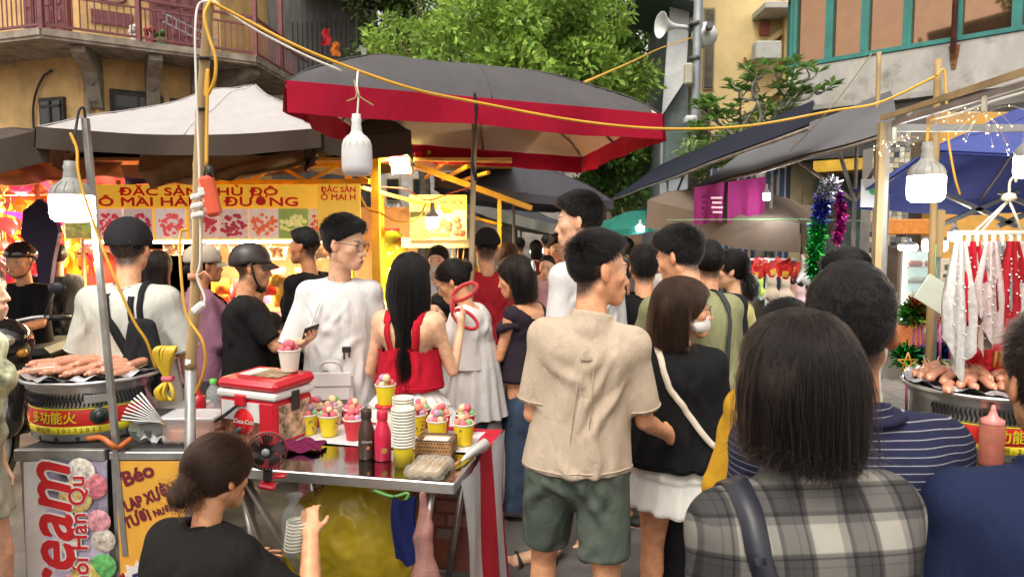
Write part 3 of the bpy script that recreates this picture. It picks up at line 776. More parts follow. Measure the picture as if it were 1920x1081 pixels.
 def short(s,m,sm,top=.032,side=.010,n=9000,comb=(0,.6,.2),wild=.35,ln=.035,front=True,rad=.0008,lowcut=0.0):
  """short men's cut: volume on top, short sides"""
  S=SDF((-.13,-.16,-.10),(.13,.14,.19),max(.0042,s.vh*1.1))
  top*=.62;side*=.75;S.ell(CR_C+V3(0,.002,.010),CR_R,k=0,off=side);S.ell((0,-.010,.045+top*.35),(.062,.086,.072+top*.75),k=.03)
  if front:S.ell((0,.055,.088+top*.3),(.052,.035,.024+top*.35),k=.02)
  S.cut(lambda X,Y,Z:(np.interp(Y,HAIRLINE[0],HAIRLINE[1]+lowcut)-Z)*.8+0*X)
  st=None
  if n and s.d<4.6:
   P,Nn,rng=s.roots(n,low=lambda P:hairline(P[:,1])+lowcut,inf=side*.5);up=np.clip((P[:,2]-.03)/.07,0,1);L=(.004+side*.8+(ln*.8)*up)*(.6+.6*rng.rand(len(P)))
   P=P+Nn*(up*top*.55)[:,None]
   tg=np.array(comb)-Nn*(Nn@np.array(comb))[:,None];D=Nn*(.16+.26*up[:,None])+tg*(.6+.5*up[:,None])+rng.randn(len(P),3)*wild*.42;D[:,2]-=.9*(1-up);D[:,1]-=.25*(1-up);D/=np.linalg.norm(D,axis=1)[:,None]
   E_=P+D*L[:,None];ok=~((E_[:,1]>.045)&(E_[:,2]<.062))&~((E_[:,1]>.0)&(E_[:,2]<hairline(E_[:,1])+lowcut*.5));P,D,L=P[ok],D[ok],L[ok];t=np.linspace(0,1,4)[None,:,None];st=P[:,None,:]+D[:,None,:]*L[:,None,None]*t+np.array([0,0,-.35])*(L[:,None,None]*t*t)
  return s.hairobj(S,m,disp=.0045,strands=st,sm=sm,rad=rad,freq=(45,45,45))
 def fallhair(s,m,sm,L=.22,n=7000,vol=.018,front=.0,part_=.0,width=1.0,K=12,rad=.0010,sway=.02,core=True,facecut=True,backonly=False,spread=1.0,squeeze=1.0,shift=0.0,fy=-.005,wz=-.10,wl=.22):
  """straight hair that falls from the crown to length L below the ears (bob, long)"""
  S=SDF((-.17,-.19,-L-.06),(.17,.15,.17),max(.0050,s.vh*1.25));g=unit(s.RH.T@V3(0,0,-1));T3=lambda p:np.asarray(p,float)
  S.ell(CR_C,CR_R,k=0,off=vol)
  for sg in(-1,1):
   if backonly:S.cone((sg*.045,-.075,.0),V3(sg*.05*spread,-.085,0)+g*L,.042,.03,k=.03,flat=((0,1,0),.75))
   else:
    S.cone((sg*.060,-.035,.01),V3(sg*.064*spread,-.040,0)+g*L,.042*width,.036*width,k=.03,flat=((1,0,0),.55))
    S.cone((sg*.035,-.080,.0),V3(sg*.038*spread,-.082,0)+g*L,.05*width,.042*width,k=.03,flat=((0,1,0),.7))
  if facecut:
   S.ell((0,.135,-.05),(.085,.128,.110),k=.012,sub=True)
   S.cone((0,-.005,-.10),(0,-.005,-L-.2),.048,.05,k=.01,sub=True)
  S.cut(lambda X,Y,Z:(-L*(.9 if n and s.d<4.8 else 1)-Z)+.008*np.sin(30*X+s.seed)+.006*np.sin(41*Y)+0*X)
  st=None
  if n and s.d<4.8:
   P,Nn,rng=s.roots(n,low=lambda P:hairline(P[:,1])+(.012 if not backonly else-.0));N_=len(P)
   tg=P-V3(0,-.015,.125);tg-=Nn*(tg*Nn).sum(1)[:,None];D=Nn*.25+tg/(np.linalg.norm(tg,axis=1)[:,None]+1e-6);D[:,1]-=.5*np.clip((P[:,1]-.0)/.06,0,1);D[:,0]+=np.sign(P[:,0])*.5*np.clip((P[:,1]-.02)/.05,0,1)
   D/=np.linalg.norm(D,axis=1)[:,None];le=(L+.1)*(1+.06*rng.randn(N_));le=le+np.clip(P[:,2],0,1)*.8;st=np.zeros((N_,K,3));p=P.copy();st[:,0]=p;ds=le/(K-1)
   lift=vol*(.55+.55*rng.rand(N_))
   for i in range(1,K):
    D=D*.62+g*.42+rng.randn(N_,3)*.015;D/=np.linalg.norm(D,axis=1)[:,None];p=p+D*ds[:,None]
    q=(p-CR_C)/(CR_R+lift[:,None]);r=np.linalg.norm(q,axis=1);ins=r<1;p[ins]=CR_C+(q[ins]/r[ins,None])*(CR_R+lift[ins,None])
    if facecut:
     fr=(p[:,2]<.05)&(p[:,1]>fy);p[fr,1]=fy+(p[fr,1]-fy)*.25;fr&=np.abs(p[:,0])<.07;p[fr,0]=np.sign(p[fr,0]+1e-6)*.074
    nk=(p[:,2]<-.09);rr=np.hypot(p[:,0],p[:,1]+.01);bad=nk&(rr<.058);p[bad,0]*=.058/(rr[bad]+1e-6);p[bad,1]=(p[bad,1]+.01)*.058/(rr[bad]+1e-6)-.01
    st[:,i]=p
   Li=(L*(1+.10*rng.randn(N_)-.02))[:,None];lo=st[:,:,2]<-Li;st[:,:,2]=np.where(lo,-Li+(st[:,:,2]+Li)*.12,st[:,:,2])
   fl=rng.rand(N_)<.07;cv=np.linspace(0,1,K)[None,:,None]**1.3;st[fl]+=cv*rng.randn(fl.sum(),1,3)*np.array([.022,.022,.012]);st+=.0022*np.sin(np.linspace(0,9,K)[None,:,None]+rng.rand(N_,1,3)*6.3)*np.linspace(0,1,K)[None,:,None]
  def warp(Q):
   f=np.clip((wz-Q[...,2])/wl,0,1);Q=Q.copy();Q[...,0]=Q[...,0]*(1-f*(1-squeeze))+f*shift;return Q
  s.warp=warp;r=s.hairobj(S,m,disp=.003,strands=st if st is None else warp(st),sm=sm,rad=rad,freq=(70,70,7));s.warp=None;return r
 def tied(s,m,sm,bun=(0,-.115,.03),br=(.036,.034,.036),tail=0.0,n=5000,vol=.010,fringe=False,low=None,rad=.0009):
  """hair combed back and tied in a bun or tail at point bun"""
  S=SDF((-.14,-.24,-.30-tail),(.14,.15,.17),max(.0048,s.vh*1.2));S.ell(CR_C,CR_R,k=0,off=vol)
  lc=-.02 if low is None else low
  S.cut(lambda X,Y,Z:(np.interp(Y,HAIRLINE[0],HAIRLINE[1]+lc)-Z)*.8+0*X)
  if fringe:S.ell((0,.06,.055),(.058,.03,.035),k=.01)
  S.cone((0,-.085,bun[2]*.6),bun,.03,.026,k=.02);S.ell(bun,br,k=.012);g=unit(s.RH.T@V3(0,-.15,-1))
  if tail:S.chain([V3(*bun),V3(*bun)+g*tail*.5+V3(0,-.02,0),V3(*bun)+g*tail],[.026,.034,.012],k=.015)
  st=None
  if n and s.d<4.8:
   P,Nn,rng=s.roots(n,low=lambda P:hairline(P[:,1])+lc+.004);B=np.array(bun)*.96;K=9;st=np.zeros((len(P),K,3));p=P.copy();st[:,0]=p;lift=vol*(.6+.6*rng.rand(len(P)))
   tgt=B+rng.randn(len(P),3)*np.array(br)*.45
   for i in range(1,K):
    t=i/(K-1);p=P*(1-t)+tgt*t;q=(p-CR_C)/(CR_R+lift[:,None]);r=np.linalg.norm(q,axis=1);ins=r<1
    p[ins]=CR_C+(q[ins]/r[ins,None])*(CR_R+lift[ins,None]);st[:,i]=p
   extra=[]
   M_=900;th=rng.rand(M_)*6.28;ph=rng.randn(M_)*.8
   if tail:
    a=rng.randn(M_,3)*.012+np.array(bun);K_=np.linspace(0,1,K)[None,:,None];extra=a[:,None,:]+g*(tail*(.75+.35*rng.rand(M_)))[:,None,None]*K_+rng.randn(M_,1,3)*.022*np.sin(K_*2.6)
   else:
    tt=np.linspace(0,2.2,K)[None,:]+th[:,None];e=np.stack([np.cos(tt)*np.cos(ph)[:,None],np.sin(ph)[:,None]*np.ones_like(tt)*.9,np.sin(tt)*np.cos(ph)[:,None]],-1);extra=np.array(bun)+e*np.array(br)*1.04
   st=np.concatenate([st,extra])
  return s.hairobj(S,m,disp=.002,strands=st,sm=sm,rad=rad,freq=(60,60,20))
 # --- head wear
 def cap(s,m,m2=None,brim=True,back=False,off=.024,low=.03,name='cap',brimc=None):
  S=SDF((-.14,-.16,-.03),(.14,.15,.17),max(.005,s.vh*1.2));S.ell(CR_C+V3(0,0,.004),CR_R,k=0,off=off);S.cut(lambda X,Y,Z:(low-.22*Y*0-Z)+0*X+0*Y)
  S.ell(CR_C,CR_R+.006,k=0,sub=True);V,F=S.mesh();o=s.part(name,s.fromhead(relax(V,F)),F,m)
  if brim:
   b=MB();sg=-1 if back else 1
   b.sheet(lambda u,v:tuple(s.fromhead(V3((u-.5)*.16,sg*((CR_R[1]+off-.012+CR_C[1]*sg)*math.sqrt(max(.0,1-((u-.5)*1.75)**2))*.98+v*.075*(1-((u-.5)*1.9)**2)),low+.012-.022*v-.05*(u-.5)**2))),12,5)
   b.sheet(lambda u,v:tuple(s.fromhead(V3((u-.5)*.16,sg*((CR_R[1]+off-.012+CR_C[1]*sg)*math.sqrt(max(.0,1-((u-.5)*1.75)**2))*.98+v*.075*(1-((u-.5)*1.9)**2)),low+.008-.022*v-.05*(u-.5)**2))),12,5,flip=True)
   b.build('brim',brimc or m2 or m,o)
  t=MB();t.ball(tuple(s.fromhead(V3(0,-.018,.135))),.008);t.build('button',m,o)
  return o
 def helmet(s,m,mstrap,visor=True):
  S=SDF((-.15,-.17,-.05),(.15,.17,.18),max(.005,s.vh*1.2));S.ell(CR_C+V3(0,-.002,.006),CR_R,k=0,off=.028)
  S.cut(lambda X,Y,Z:(.028+.0*X-Z-np.where(Y<-.02,.035*np.clip((-.02-Y)/.08,0,1),0)));S.ell(CR_C,CR_R+.003,k=0,sub=True)
  V,F=S.mesh();o=s.part('helmet',s.fromhead(relax(V,F)),F,m)
  b=MB()
  if visor:
   for dz in(0,.005):
    b.sheet(lambda u,v:tuple(s.fromhead(V3((u-.5)*.19,.088*math.sqrt(max(0,1-((u-.5)*1.7)**2))+v*.065*(1-((u-.5)*1.8)**2),.046-dz-.03*v-.1*(u-.5)**2))),12,5,flip=dz>0)
   b.build('visor',m,o)
  c=MB();pts=[(-.098,-.01,.03),(-.085,.01,-.04),(-.06,.035,-.095),(0,.05,-.122),(.06,.035,-.095),(.085,.01,-.04),(.098,-.01,.03)]
  c.tube([tuple(s.fromhead(V3(*p)))for p in smooth_path(pts,5)],.007,n=6,flat=.4);c.build('chin_strap',mstrap,o);return o
 def mask(s,m):
  S=SDF((-.09,-.02,-.135),(.09,.15,.02),max(.004,s.vh));S.ell((0,.028,-.062),(.065,.064,.050),k=0);S.cone((0,.086,-.022),(0,.088,-.072),.011,.012,k=.03)
  S.ell((0,.01,-.06),(.058,.065,.085),k=.005,sub=True);S.cut(lambda X,Y,Z:(Z+.022-.25*np.abs(X)*-1)+0*Y)
  V,F=S.mesh();o=s.part('face_mask',s.fromhead(relax(V,F)),F,m)
  b=MB()
  for sg in(-1,1):
   for z in(-.045,-.085):b.tube([tuple(s.fromhead(V3(*p)))for p in((sg*.055,.05,z),(sg*.07,.015,z*.5-.012),(sg*.082,-.012,-.006))],.0018,n=5)
  b.build('ear_loop',m,o);return o
 def glasses(s,m):
  b=MB();g=MB()
  for sg in(-1,1):
   ring=[(sg*.033+.024*math.cos(a),.100-.012*abs(math.cos(a))*(1 if sg*math.cos(a)>0 else 0),-.002+.020*math.sin(a))for a in np.linspace(0,2*math.pi,18)[:-1]]
   b.tube([tuple(s.fromhead(V3(*p)))for p in ring],.0016,n=6,closed=True)
   b.tube([tuple(s.fromhead(V3(*p)))for p in((sg*.056,.090,.004),(sg*.074,.05,.006),(sg*.083,-.005,.006),(sg*.083,-.02,-.008))],.0018,n=6)
  b.tube([tuple(s.fromhead(V3(*p)))for p in((-.010,.100,.002),(0,.102,.005),(.010,.100,.002))],.0016,n=6)
  return b.build('glasses',m,s.o)
 def strap(s,m,pts,w=.02,name='strap',parent=None,th=.25,lay=True):
  """a band laid over the body through body-space points"""
  pts=smooth_path([tuple(p)for p in pts],8)
  if lay=='body' or(getattr(s,'sh',None)is not None and lay):
   from mathutils.bvhtree import BVHTree
   me=s.o.data if lay=='body' else s.sh.data;bv=BVHTree.FromPolygons([v.co.copy()for v in me.vertices],[tuple(q.vertices)for q in me.polygons])
   for i,p in enumerate(pts):
    a,nn,_,_=bv.find_nearest(p)
    if a is not None:pts[i]=a+nn*.007
  V,F=[],[]
  for i,p in enumerate(pts):
   t=(pts[min(i+1,len(pts)-1)]-pts[max(i-1,0)]).normalized();c=Vector((0,0,s.T(0,0,.15*s.h)[2]));out=(p-Vector((0,0,p.z))).normalized()if Vector((p.x,p.y,0)).length>.05 else Vector((0,0,1))
   if p.z>s.S['L'][2]+.0:out=(out*.3+Vector((0,0,1))).normalized()
   sd=t.cross(out).normalized();n_=sd.cross(t)
   V+=[p-sd*w-n_*.004,p-sd*w+n_*.003,p+sd*w+n_*.003,p+sd*w-n_*.004]
  for i in range(len(pts)-1):
   for k in range(4):F.append((i*4+k,i*4+(k+1)%4,i*4+4+(k+1)%4,i*4+4+k))
  b=MB();b.raw(V,F,True);return b.build(name,m,parent or s.o)
 def world(s,p):
  M=Matrix.Translation(s.loc)@Matrix.Rotation(s.face,4,'Z');return M@Vector(tuple(p))
# ================================================================ THE SETTING
asphalt=mat('asphalt',(.115,.105,.096),rough=.82,var=.35,vscale=3.0,bump=.5,bscale=180,dirt=.5,dcol=(.06,.055,.05),dscale=1.2)
g=MB();g.sheet(lambda u,v:(-150+300*u,-60+360*v,0),2,2);g.build('ground',asphalt,kind='structure')
pave_m=mat('paving',(.30,.28,.26),rough=.8,var=.2,vscale=5,bump=.3,bscale=90,dirt=.5,dscale=3)
def pavement(name,x0,x1,y0,y1):
 e=MB();e.bbox(((x0+x1)/2,(y0+y1)/2,.045),(x1-x0,y1-y0,.13),.015);o=e.build(name,pave_m,kind='structure')
 t=MB();t.bbox((0,0,0),(.385,.385,.03),.006);me=None;nx,ny=int((x1-x0-.2)/.4),int((y1-y0-.1)/.4)
 for i in range(nx):
  for j in range(ny):
   if nx*ny>280 and(i*ny+j)>=280:continue
   p=((x0+.35+i*.4),(y0+.25+j*.4),.113)
   if me is None:q=t.build('paving_tile',pave_m,o,p);me=q.data
   else:link('paving_tile',me,o,p)
pavement('pavement_right',2.75,7.6,4.6,10.8)
pavement('pavement_left',-9.5,-3.4,6.9,12.0)
# ---------------------------------------------------------------- trees
leafA=mat('leaf_bright',(.28,.43,.075),rough=.5,var=.3,vscale=1.2,island=.45,translucent=.42,spec=.35)
leafB=mat('leaf_deep',(.16,.30,.06),rough=.5,var=.3,vscale=1.0,island=.4,translucent=.35,spec=.35)
leafC=mat('leaf_grey',(.24,.36,.11),rough=.5,var=.3,vscale=2.0,island=.4,translucent=.35,spec=.35)
bark=mat('bark',(.13,.10,.075),rough=.9,var=.3,vscale=7,bump=.8,bscale=25)
def leaves(centres,radii,n,size,rng,shell=.55,droop=.25,aspect=.5):
 """n leaf faces spread through clump volumes; returns V,F"""
 C=np.asarray(centres,float);Rr=np.asarray(radii,float);w=(Rr.prod(1)**(2/3));pick=rng.choice(len(C),n,p=w/w.sum())
 D=rng.randn(n,3);D/=np.linalg.norm(D,axis=1)[:,None];rad=rng.rand(n)**(1/3);rad=shell+(1-shell)*rad
 P=C[pick]+D*Rr[pick]*(rad*(.85+.3*rng.rand(n)))[:,None]
 A=rng.randn(n,3)+D*.8;A[:,2]-=droop;A/=np.linalg.norm(A,axis=1)[:,None]
 Bv=np.cross(A,rng.randn(n,3));Bv/=np.linalg.norm(Bv,axis=1)[:,None];Nn=np.cross(A,Bv)
 s=size*(.6+.8*rng.rand(n))[:,None]
 V=np.stack([P,P+A*s*.5+Bv*s*aspect*.5+Nn*s*.08,P+A*s,P+A*s*.5-Bv*s*aspect*.5+Nn*s*.08],1).reshape(-1,3)
 return V,np.arange(n*4).reshape(-1,4)
def tree(name,label,base,height,crown_c,crown_r,nclump,nleaf,size,lm,seed,clump=.33,limbs=7,tr=.22,group='street trees',lean=(0,0),aspect=.5):
 rng=np.random.RandomState(seed);o=empty(name,base,0,label,'tree',group);B=Vector(base)
 cs,rs=[],[]
 for i in range(nclump):
  d=rng.randn(3);d/=np.linalg.norm(d);q=rng.rand()**.4;c=np.array(crown_c)+d*np.array(crown_r)*q*.82
  r=np.array(crown_r).mean()*clump*(.6+.7*rng.rand());cs.append(c-np.array(base));rs.append((r*1.15,r*1.15,r*.8))
 V,F=leaves(cs,rs,nleaf,size,rng,aspect=aspect);link('crown',mesh_np('crown',V,F,lm,smooth=False),o)
 t=MB();top=Vector((crown_c[0]-base[0]+lean[0],crown_c[1]-base[1]+lean[1],crown_c[2]-base[2]))
 pts=[Vector((0,0,-.1)),top*.35+Vector((.15,.1,0)),top*.7+Vector((-.1,.05,0)),top]
 sp=smooth_path(pts,5);t.tube(sp,[tr*(1-.7*i/(len(sp)-1))for i in range(len(sp))],n=10)
 ci=rng.permutation(nclump)[:limbs]
 for i in ci:
  a=sp[int(len(sp)*(.35+.5*rng.rand()))];e=Vector(cs[i]);m_=(a+e)/2+Vector(rng.randn(3)*.25)
  pp=smooth_path([a,m_,e],4);t.tube(pp,[tr*.4*(1-.8*k/(len(pp)-1))for k in range(len(pp))],n=6)
 t.build('trunk',bark,o);return o
tree('street_tree','large bright green tree above the red and black umbrella',(at(940,900,15).x,15,0),7,tuple(at(945,150,15)),(3.4,2.6,2.5),64,32000,.155,leafA,3,clump=.20,limbs=10,tr=.25)
tree('street_tree','dark green tree rising at the top above the bright tree',(at(1120,900,21).x,21,0),10,tuple(at(1085,30,21)),(3.7,3,3.6),60,22000,.19,leafB,4,clump=.22,limbs=9,tr=.3)
tree('street_tree','pale green tree beside the dark metal house',(at(790,900,20).x,20,0),9,tuple(at(790,55,20)),(1.9,2.0,2.6),36,15000,.15,leafC,5,clump=.30,limbs=8,tr=.22)
tree('street_tree','low green tree showing under the right corner of the red umbrella',(at(1165,900,17).x,17,0),4.5,tuple(at(1150,290,17)),(1.15,1.4,1.5),26,11000,.13,leafB,6,clump=.36,limbs=6,tr=.16)
# frangipani by the yellow block: forked bare limbs with leaf rosettes
def frangipani():
 rng=np.random.RandomState(8);Y=10.6;b=at(1425,285,Y);o=empty('frangipani_tree',(b.x,Y,0),0,'frangipani tree with bare forking limbs before the yellow apartment block','tree','street trees')
 t=MB();base=Vector((0,0,0));tips=[]
 t.tube([(0,0,0),(0.05,0,b.z*.6),(0,0,b.z)],[.09,.08,.07],n=8)
 def grow(p,d,L,r,k):
  e=p+d*L;m_=(p+e)/2+Vector((rng.randn()*.05,rng.randn()*.05,-.03));pp=smooth_path([p,m_,e],3);t.tube(pp,[r*(1-.3*i/(len(pp)-1))for i in range(len(pp))],n=6)
  if k==0:tips.append(e);return
  for j in range(2 if rng.rand()<.6 else 3):
   nd2=(d+Vector(rng.randn(3)*.52)+Vector((0,-.0,.12))).normalized();grow(e,nd2,L*(.68+.15*rng.rand()),r*.68,k-1)
  if rng.rand()<.5:tips.append(e)
 for a in range(6):
  d=Vector((math.cos(a*1.05+.3)*.75-.15,math.sin(a*1.05)*.5-.1,.75+.2*rng.rand())).normalized();grow(Vector((0,0,b.z*(.86+.03*a))),d,.48,.045,3)
 V=[];
 for e in tips:
  for k in range(13):
   a=rng.rand()*6.28;D=np.array([math.cos(a),math.sin(a),.25+.5*rng.rand()]);D/=np.linalg.norm(D);s=.16+.08*rng.rand();n=np.cross(D,[0,0,1]);n/=np.linalg.norm(n);P=np.array(e)
   V+=[P,P+D*s*.55+n*s*.15,P+D*s-np.array([0,0,.03]),P+D*s*.55-n*s*.15]
 V=np.array(V);link('crown',mesh_np('crown',V,np.arange(len(V)).reshape(-1,4),mat('leaf_frangi',(.20,.36,.09),rough=.45,var=.2,island=.35,translucent=.35),smooth=False),o)
 t.build('trunk',mat('bark_grey',(.22,.20,.17),rough=.85,var=.2,bump=.4,bscale=30),o)
frangipani()
tree('shrub','leafy green shrub at the foot of the yellow apartment block',(at(1385,330,11.5).x,11.5,0),3,tuple(at(1385,285,11.5)),(.85,.7,.75),22,5200,.11,leafC,9,clump=.4,limbs=5,tr=.06)
# ---------------------------------------------------------------- left yellow house with balcony
ochre=mat('ochre_plaster',(.68,.43,.18),rough=.85,var=.18,vscale=1.6,bump=.35,bscale=22,dirt=.75,dcol=(.19,.13,.075),dscale=1.3)
concrete=mat('old_concrete',(.30,.25,.20),rough=.9,var=.3,vscale=4,bump=.6,bscale=30,dirt=.7,dcol=(.10,.075,.055),dscale=3)
maroon=mat('maroon_paint',(.19,.055,.06),rough=.5,var=.2,vscale=8)
maroon2=mat('maroon_shutter',(.15,.04,.045),rough=.6,var=.25,vscale=6)
darkglass=mat('dark_glass',(.02,.022,.022),rough=.12,var=0)
def house_left():
 o=empty('corner_house',(-7.2,14,0),0,'old ochre corner house with maroon balcony railing','building')
 O=Vector((-7.2,14,0));zb=5.3
 B=[Vector((-12.5,13.9)),Vector((-8.3,12.55)),Vector((-5.24,14.5)),Vector((-5.05,17.5))]
 Wl=[Vector((-12.5,15.0)),Vector((-8.35,13.75)),Vector((-6.2,15.12)),Vector((-6.05,17.6))]
 def wall(a,b,z0,z1,name,m,t=.25):
  d=(b-a);n=Vector((d.y,-d.x)).normalized();c=(a+b)/2-n*t/2;w=MB();w.box((c.x-O.x,c.y-O.y,(z0+z1)/2),(d.length,t,z1-z0),rotz(math.atan2(d.y,d.x)));return w.build(name,m,o)
 for i in range(3):wall(Wl[i],Wl[i+1],0,9.5,'wall',ochre)
 # floor slab of the balcony with worn edge
 s=MB();top=[(p.x-O.x,p.y-O.y)for p in B]+[(Wl[3].x-O.x,Wl[3].y-O.y),(Wl[2].x-O.x,Wl[2].y-O.y),(Wl[1].x-O.x,Wl[1].y-O.y),(Wl[0].x-O.x,Wl[0].y-O.y)];n=len(top)
 s.raw([(x,y,zb-.16)for x,y in top]+[(x,y,zb)for x,y in top],[(0,1,6,7)[::-1],(1,2,5,6)[::-1],(2,3,4,5)[::-1],(0+n,1+n,6+n,7+n),(1+n,2+n,5+n,6+n),(2+n,3+n,4+n,5+n)]+[(i,(i+1)%n,(i+1)%n+n,i+n)for i in range(n)])
 for i in range(3):
  a,b=B[i],B[i+1];s.bar((a.x-O.x,a.y-O.y,zb-.05),(b.x-O.x,b.y-O.y,zb-.05),.10,.12);s.bar((a.x-O.x,a.y-O.y,zb-.135),(b.x-O.x,b.y-O.y,zb-.135),.05,.06)
 s.build('balcony_slab',concrete,o)
 # railing: top rail, two mid rails, posts, balusters
 rail=MB();bal=None;post=None
 for i in range(3):
  a,b=B[i],B[i+1];L=(b-a).length;d=(b-a)/L
  for z,w in((.78,.05),(.62,.035),(.08,.04)):rail.bar((a.x-O.x,a.y-O.y,zb+z),(b.x-O.x,b.y-O.y,zb+z),w)
  k=int(L/.115)
  for j in range(1,k):
   p=a+d*(L*j/k)
   if i==0 and(b-p).length>2.4:continue
   if i==2 and(p-a).length>2.2:continue
   if bal is None:m_=MB();m_.box((0,0,.35),(.018,.018,.54));q=m_.build('baluster',maroon,o,(p.x-O.x,p.y-O.y,zb));bal=q.data
   else:link('baluster',bal,o,(p.x-O.x,p.y-O.y,zb))
  for t in((0,.42,1)if i==1 else(.45,)if i==2 else(.6,)):
   p=a+d*L*t
   if post is None:m_=MB();m_.box((0,0,1.6),(.085,.085,3.2));q=m_.build('balcony_post',maroon,o,(p.x-O.x,p.y-O.y,zb));post=q.data
   else:link('balcony_post',post,o,(p.x-O.x,p.y-O.y,zb))
 rail.build('railing',maroon,o)
 # scroll corbels under the slab
 cor=MB();prof=[(0,0),(-.95,0),(-.97,-.12),(-.80,-.22),(-.60,-.26),(-.42,-.36),(-.30,-.55),(-.24,-.80),(-.16,-.98),(0,-1.05)]
 cor.prism([(y,z)for y,z in prof],.24,rotz(math.pi/2));cor.prism([(y*.93+.0,z*.93-.03)for y,z in prof],.16,rotz(math.pi/2),(.0,0,-.0))
 for k in range(6):cor.ball((0,-.28-.02*k if k<3 else-.22,-.35-.10*k),(.05,.03,.04),8,5)
 first=None
 d=(B[2]-B[1]).normalized();ang=math.atan2(d.y,d.x)
 for t,aa in((.10,-.35),(.47,0),(.80,0),(1.0,.55)):
  p=Wl[1]+(Wl[2]-Wl[1])*t
  if first is None:first=cor.build('corbel',concrete,o,(p.x-O.x,p.y-O.y,zb-.17),(0,0,ang+aa))
  else:link('corbel',first.data,o,(p.x-O.x,p.y-O.y,zb-.17),(0,0,ang+aa))
 # openings
 dd=(Wl[2]-Wl[1]).normalized();nn=Vector((dd.y,-dd.x))
 def on(t,z,out=.0):p=Wl[1]+dd*t+nn*out;return Vector((p.x-O.x,p.y-O.y,z))
 Mx=rotz(math.atan2(dd.y,dd.x))
 def window(t,z,w,h_,m1,leafs=2,bars=2,frame=concrete,shutter=None):
  f=MB();f.box(on(t,z,.02),(w+.16,.10,h_+.16),Mx);fo=f.build('window',frame,o)
  p=MB();p.box(on(t,z,.075),(w,.03,h_),Mx);p.build('pane',m1,fo)
  for i in range(leafs+1):q=MB();q.box(on(t-w/2+w*i/leafs,z,.10),(.05,.04,h_),Mx);q.build('window_bar',shutter or frame,fo)
  for i in range(bars+1):q=MB();q.box(on(t,z-h_/2+h_*i/bars,.103),(w,.036,.05),Mx);q.build('window_bar',shutter or frame,fo)
 dw=mat('dark_wood',(.045,.04,.035),rough=.7,var=.3)
 window(.95,4.05,.85,.85,darkglass,2,3,dw);window(2.0,3.95,.9,.9,mat('brick_infill',(.20,.09,.06),rough=.9,var=.4,vscale=14),1,2,dw)
 def door(t,w,m1):
  f=MB();f.box(on(t,zb+1.25,.02),(w+.14,.12,2.5),Mx);fo=f.build('balcony_door',maroon,o)
  for i in range(4):
   x=t-w/2+w*(i+.5)/4;p=MB();p.box(on(x,zb+1.25,.085),(w/4-.03,.04,2.36),Mx);po=p.build('shutter_leaf',m1,fo)
   for z in(.28,.55,.82,1.1,1.4):q=MB();q.box(on(x,zb+z,.11),(w/4-.12,.025,.2),Mx);q.build('panel',maroon,po)
 door(1.75,.95,maroon2);
 # moulded yellow panels
 pale=mat('pale_yellow_plaster',(.62,.42,.17),rough=.85,var=.15,dirt=.4,dscale=2)
 for t,w in((.55,.9),):
  p=MB();p.box(on(t,zb+1.0,.012),(w,.03,1.9),Mx);po=p.build('wall_panel',pale,o)
  q=MB()
  for z in(.62,):q.box(on(t,zb+z,.04),(w*.8,.04,.26),Mx)
  q.tube([on(t+.24*math.cos(a),zb+1.05+.13*math.sin(a),.05)for a in np.linspace(0,6.28,22)[:-1]],.03,n=6,closed=True);q.box(on(t,zb+1.05,.045),(.26,.03,.04),Mx);q.build('plaster_ornament',maroon,po)
 # face to the left (side street) carries another shuttered door
 d2=(Wl[1]-Wl[0]).normalized();n2=Vector((d2.y,-d2.x));M2=rotz(math.atan2(d2.y,d2.x))
 def on2(t,z,out):p=Wl[1]-d2*t+n2*out;return Vector((p.x-O.x,p.y-O.y,z))
 f=MB();f.box(on2(.75,zb+1.25,.03),(1.1,.12,2.5),M2);fo=f.build('balcony_door',maroon,o)
 for i in range(4):
  x=.75-.5+(i+.5)*.25;p=MB();p.box(on2(x,zb+1.25,.10),(.22,.04,2.36),M2);po=p.build('shutter_leaf',maroon2,fo)
  for z in(.28,.6,.92,1.25):q=MB();q.box(on2(x,zb+z,.125),(.13,.025,.22),M2);q.build('panel',maroon,po)
 f=MB();f.box(on2(.75,3.7,.02),(.62,.10,1.35),M2);fo=f.build('window',dw,o);p=MB();p.box(on2(.75,3.7,.08),(.5,.03,1.2),M2);p.build('pane',darkglass,fo)
 for z in(3.2,3.7,4.2):q=MB();q.box(on2(.75,z,.10),(.5,.03,.05),M2);q.build('window_bar',dw,fo)
 q=MB();q.box(on2(.75,3.7,.104),(.05,.03,1.2),M2);q.build('window_bar',dw,fo)
 pp=MB();a=Wl[1]+n2*.06;pp.tube([(a.x-O.x+.15,a.y-O.y-.02,0),(a.x-O.x+.15,a.y-O.y-.02,zb-.1)],.05,n=8);pp.build('drain_pipe',concrete,o)
 pp=MB();pp.tube(smooth_path([on2(1.25,1.5,.05),on2(1.25,3.6,.05),on2(1.2,4.3,.06),on2(.95,4.75,.06),on2(.7,4.9,.05)],5),.022,n=6);pp.build('conduit',dw,o)
 for t in(.28,1.42):pp=MB();pp.box(on(t,2.6,.03),(.18,.10,5.2),Mx);pp.build('pilaster',ochre,o)
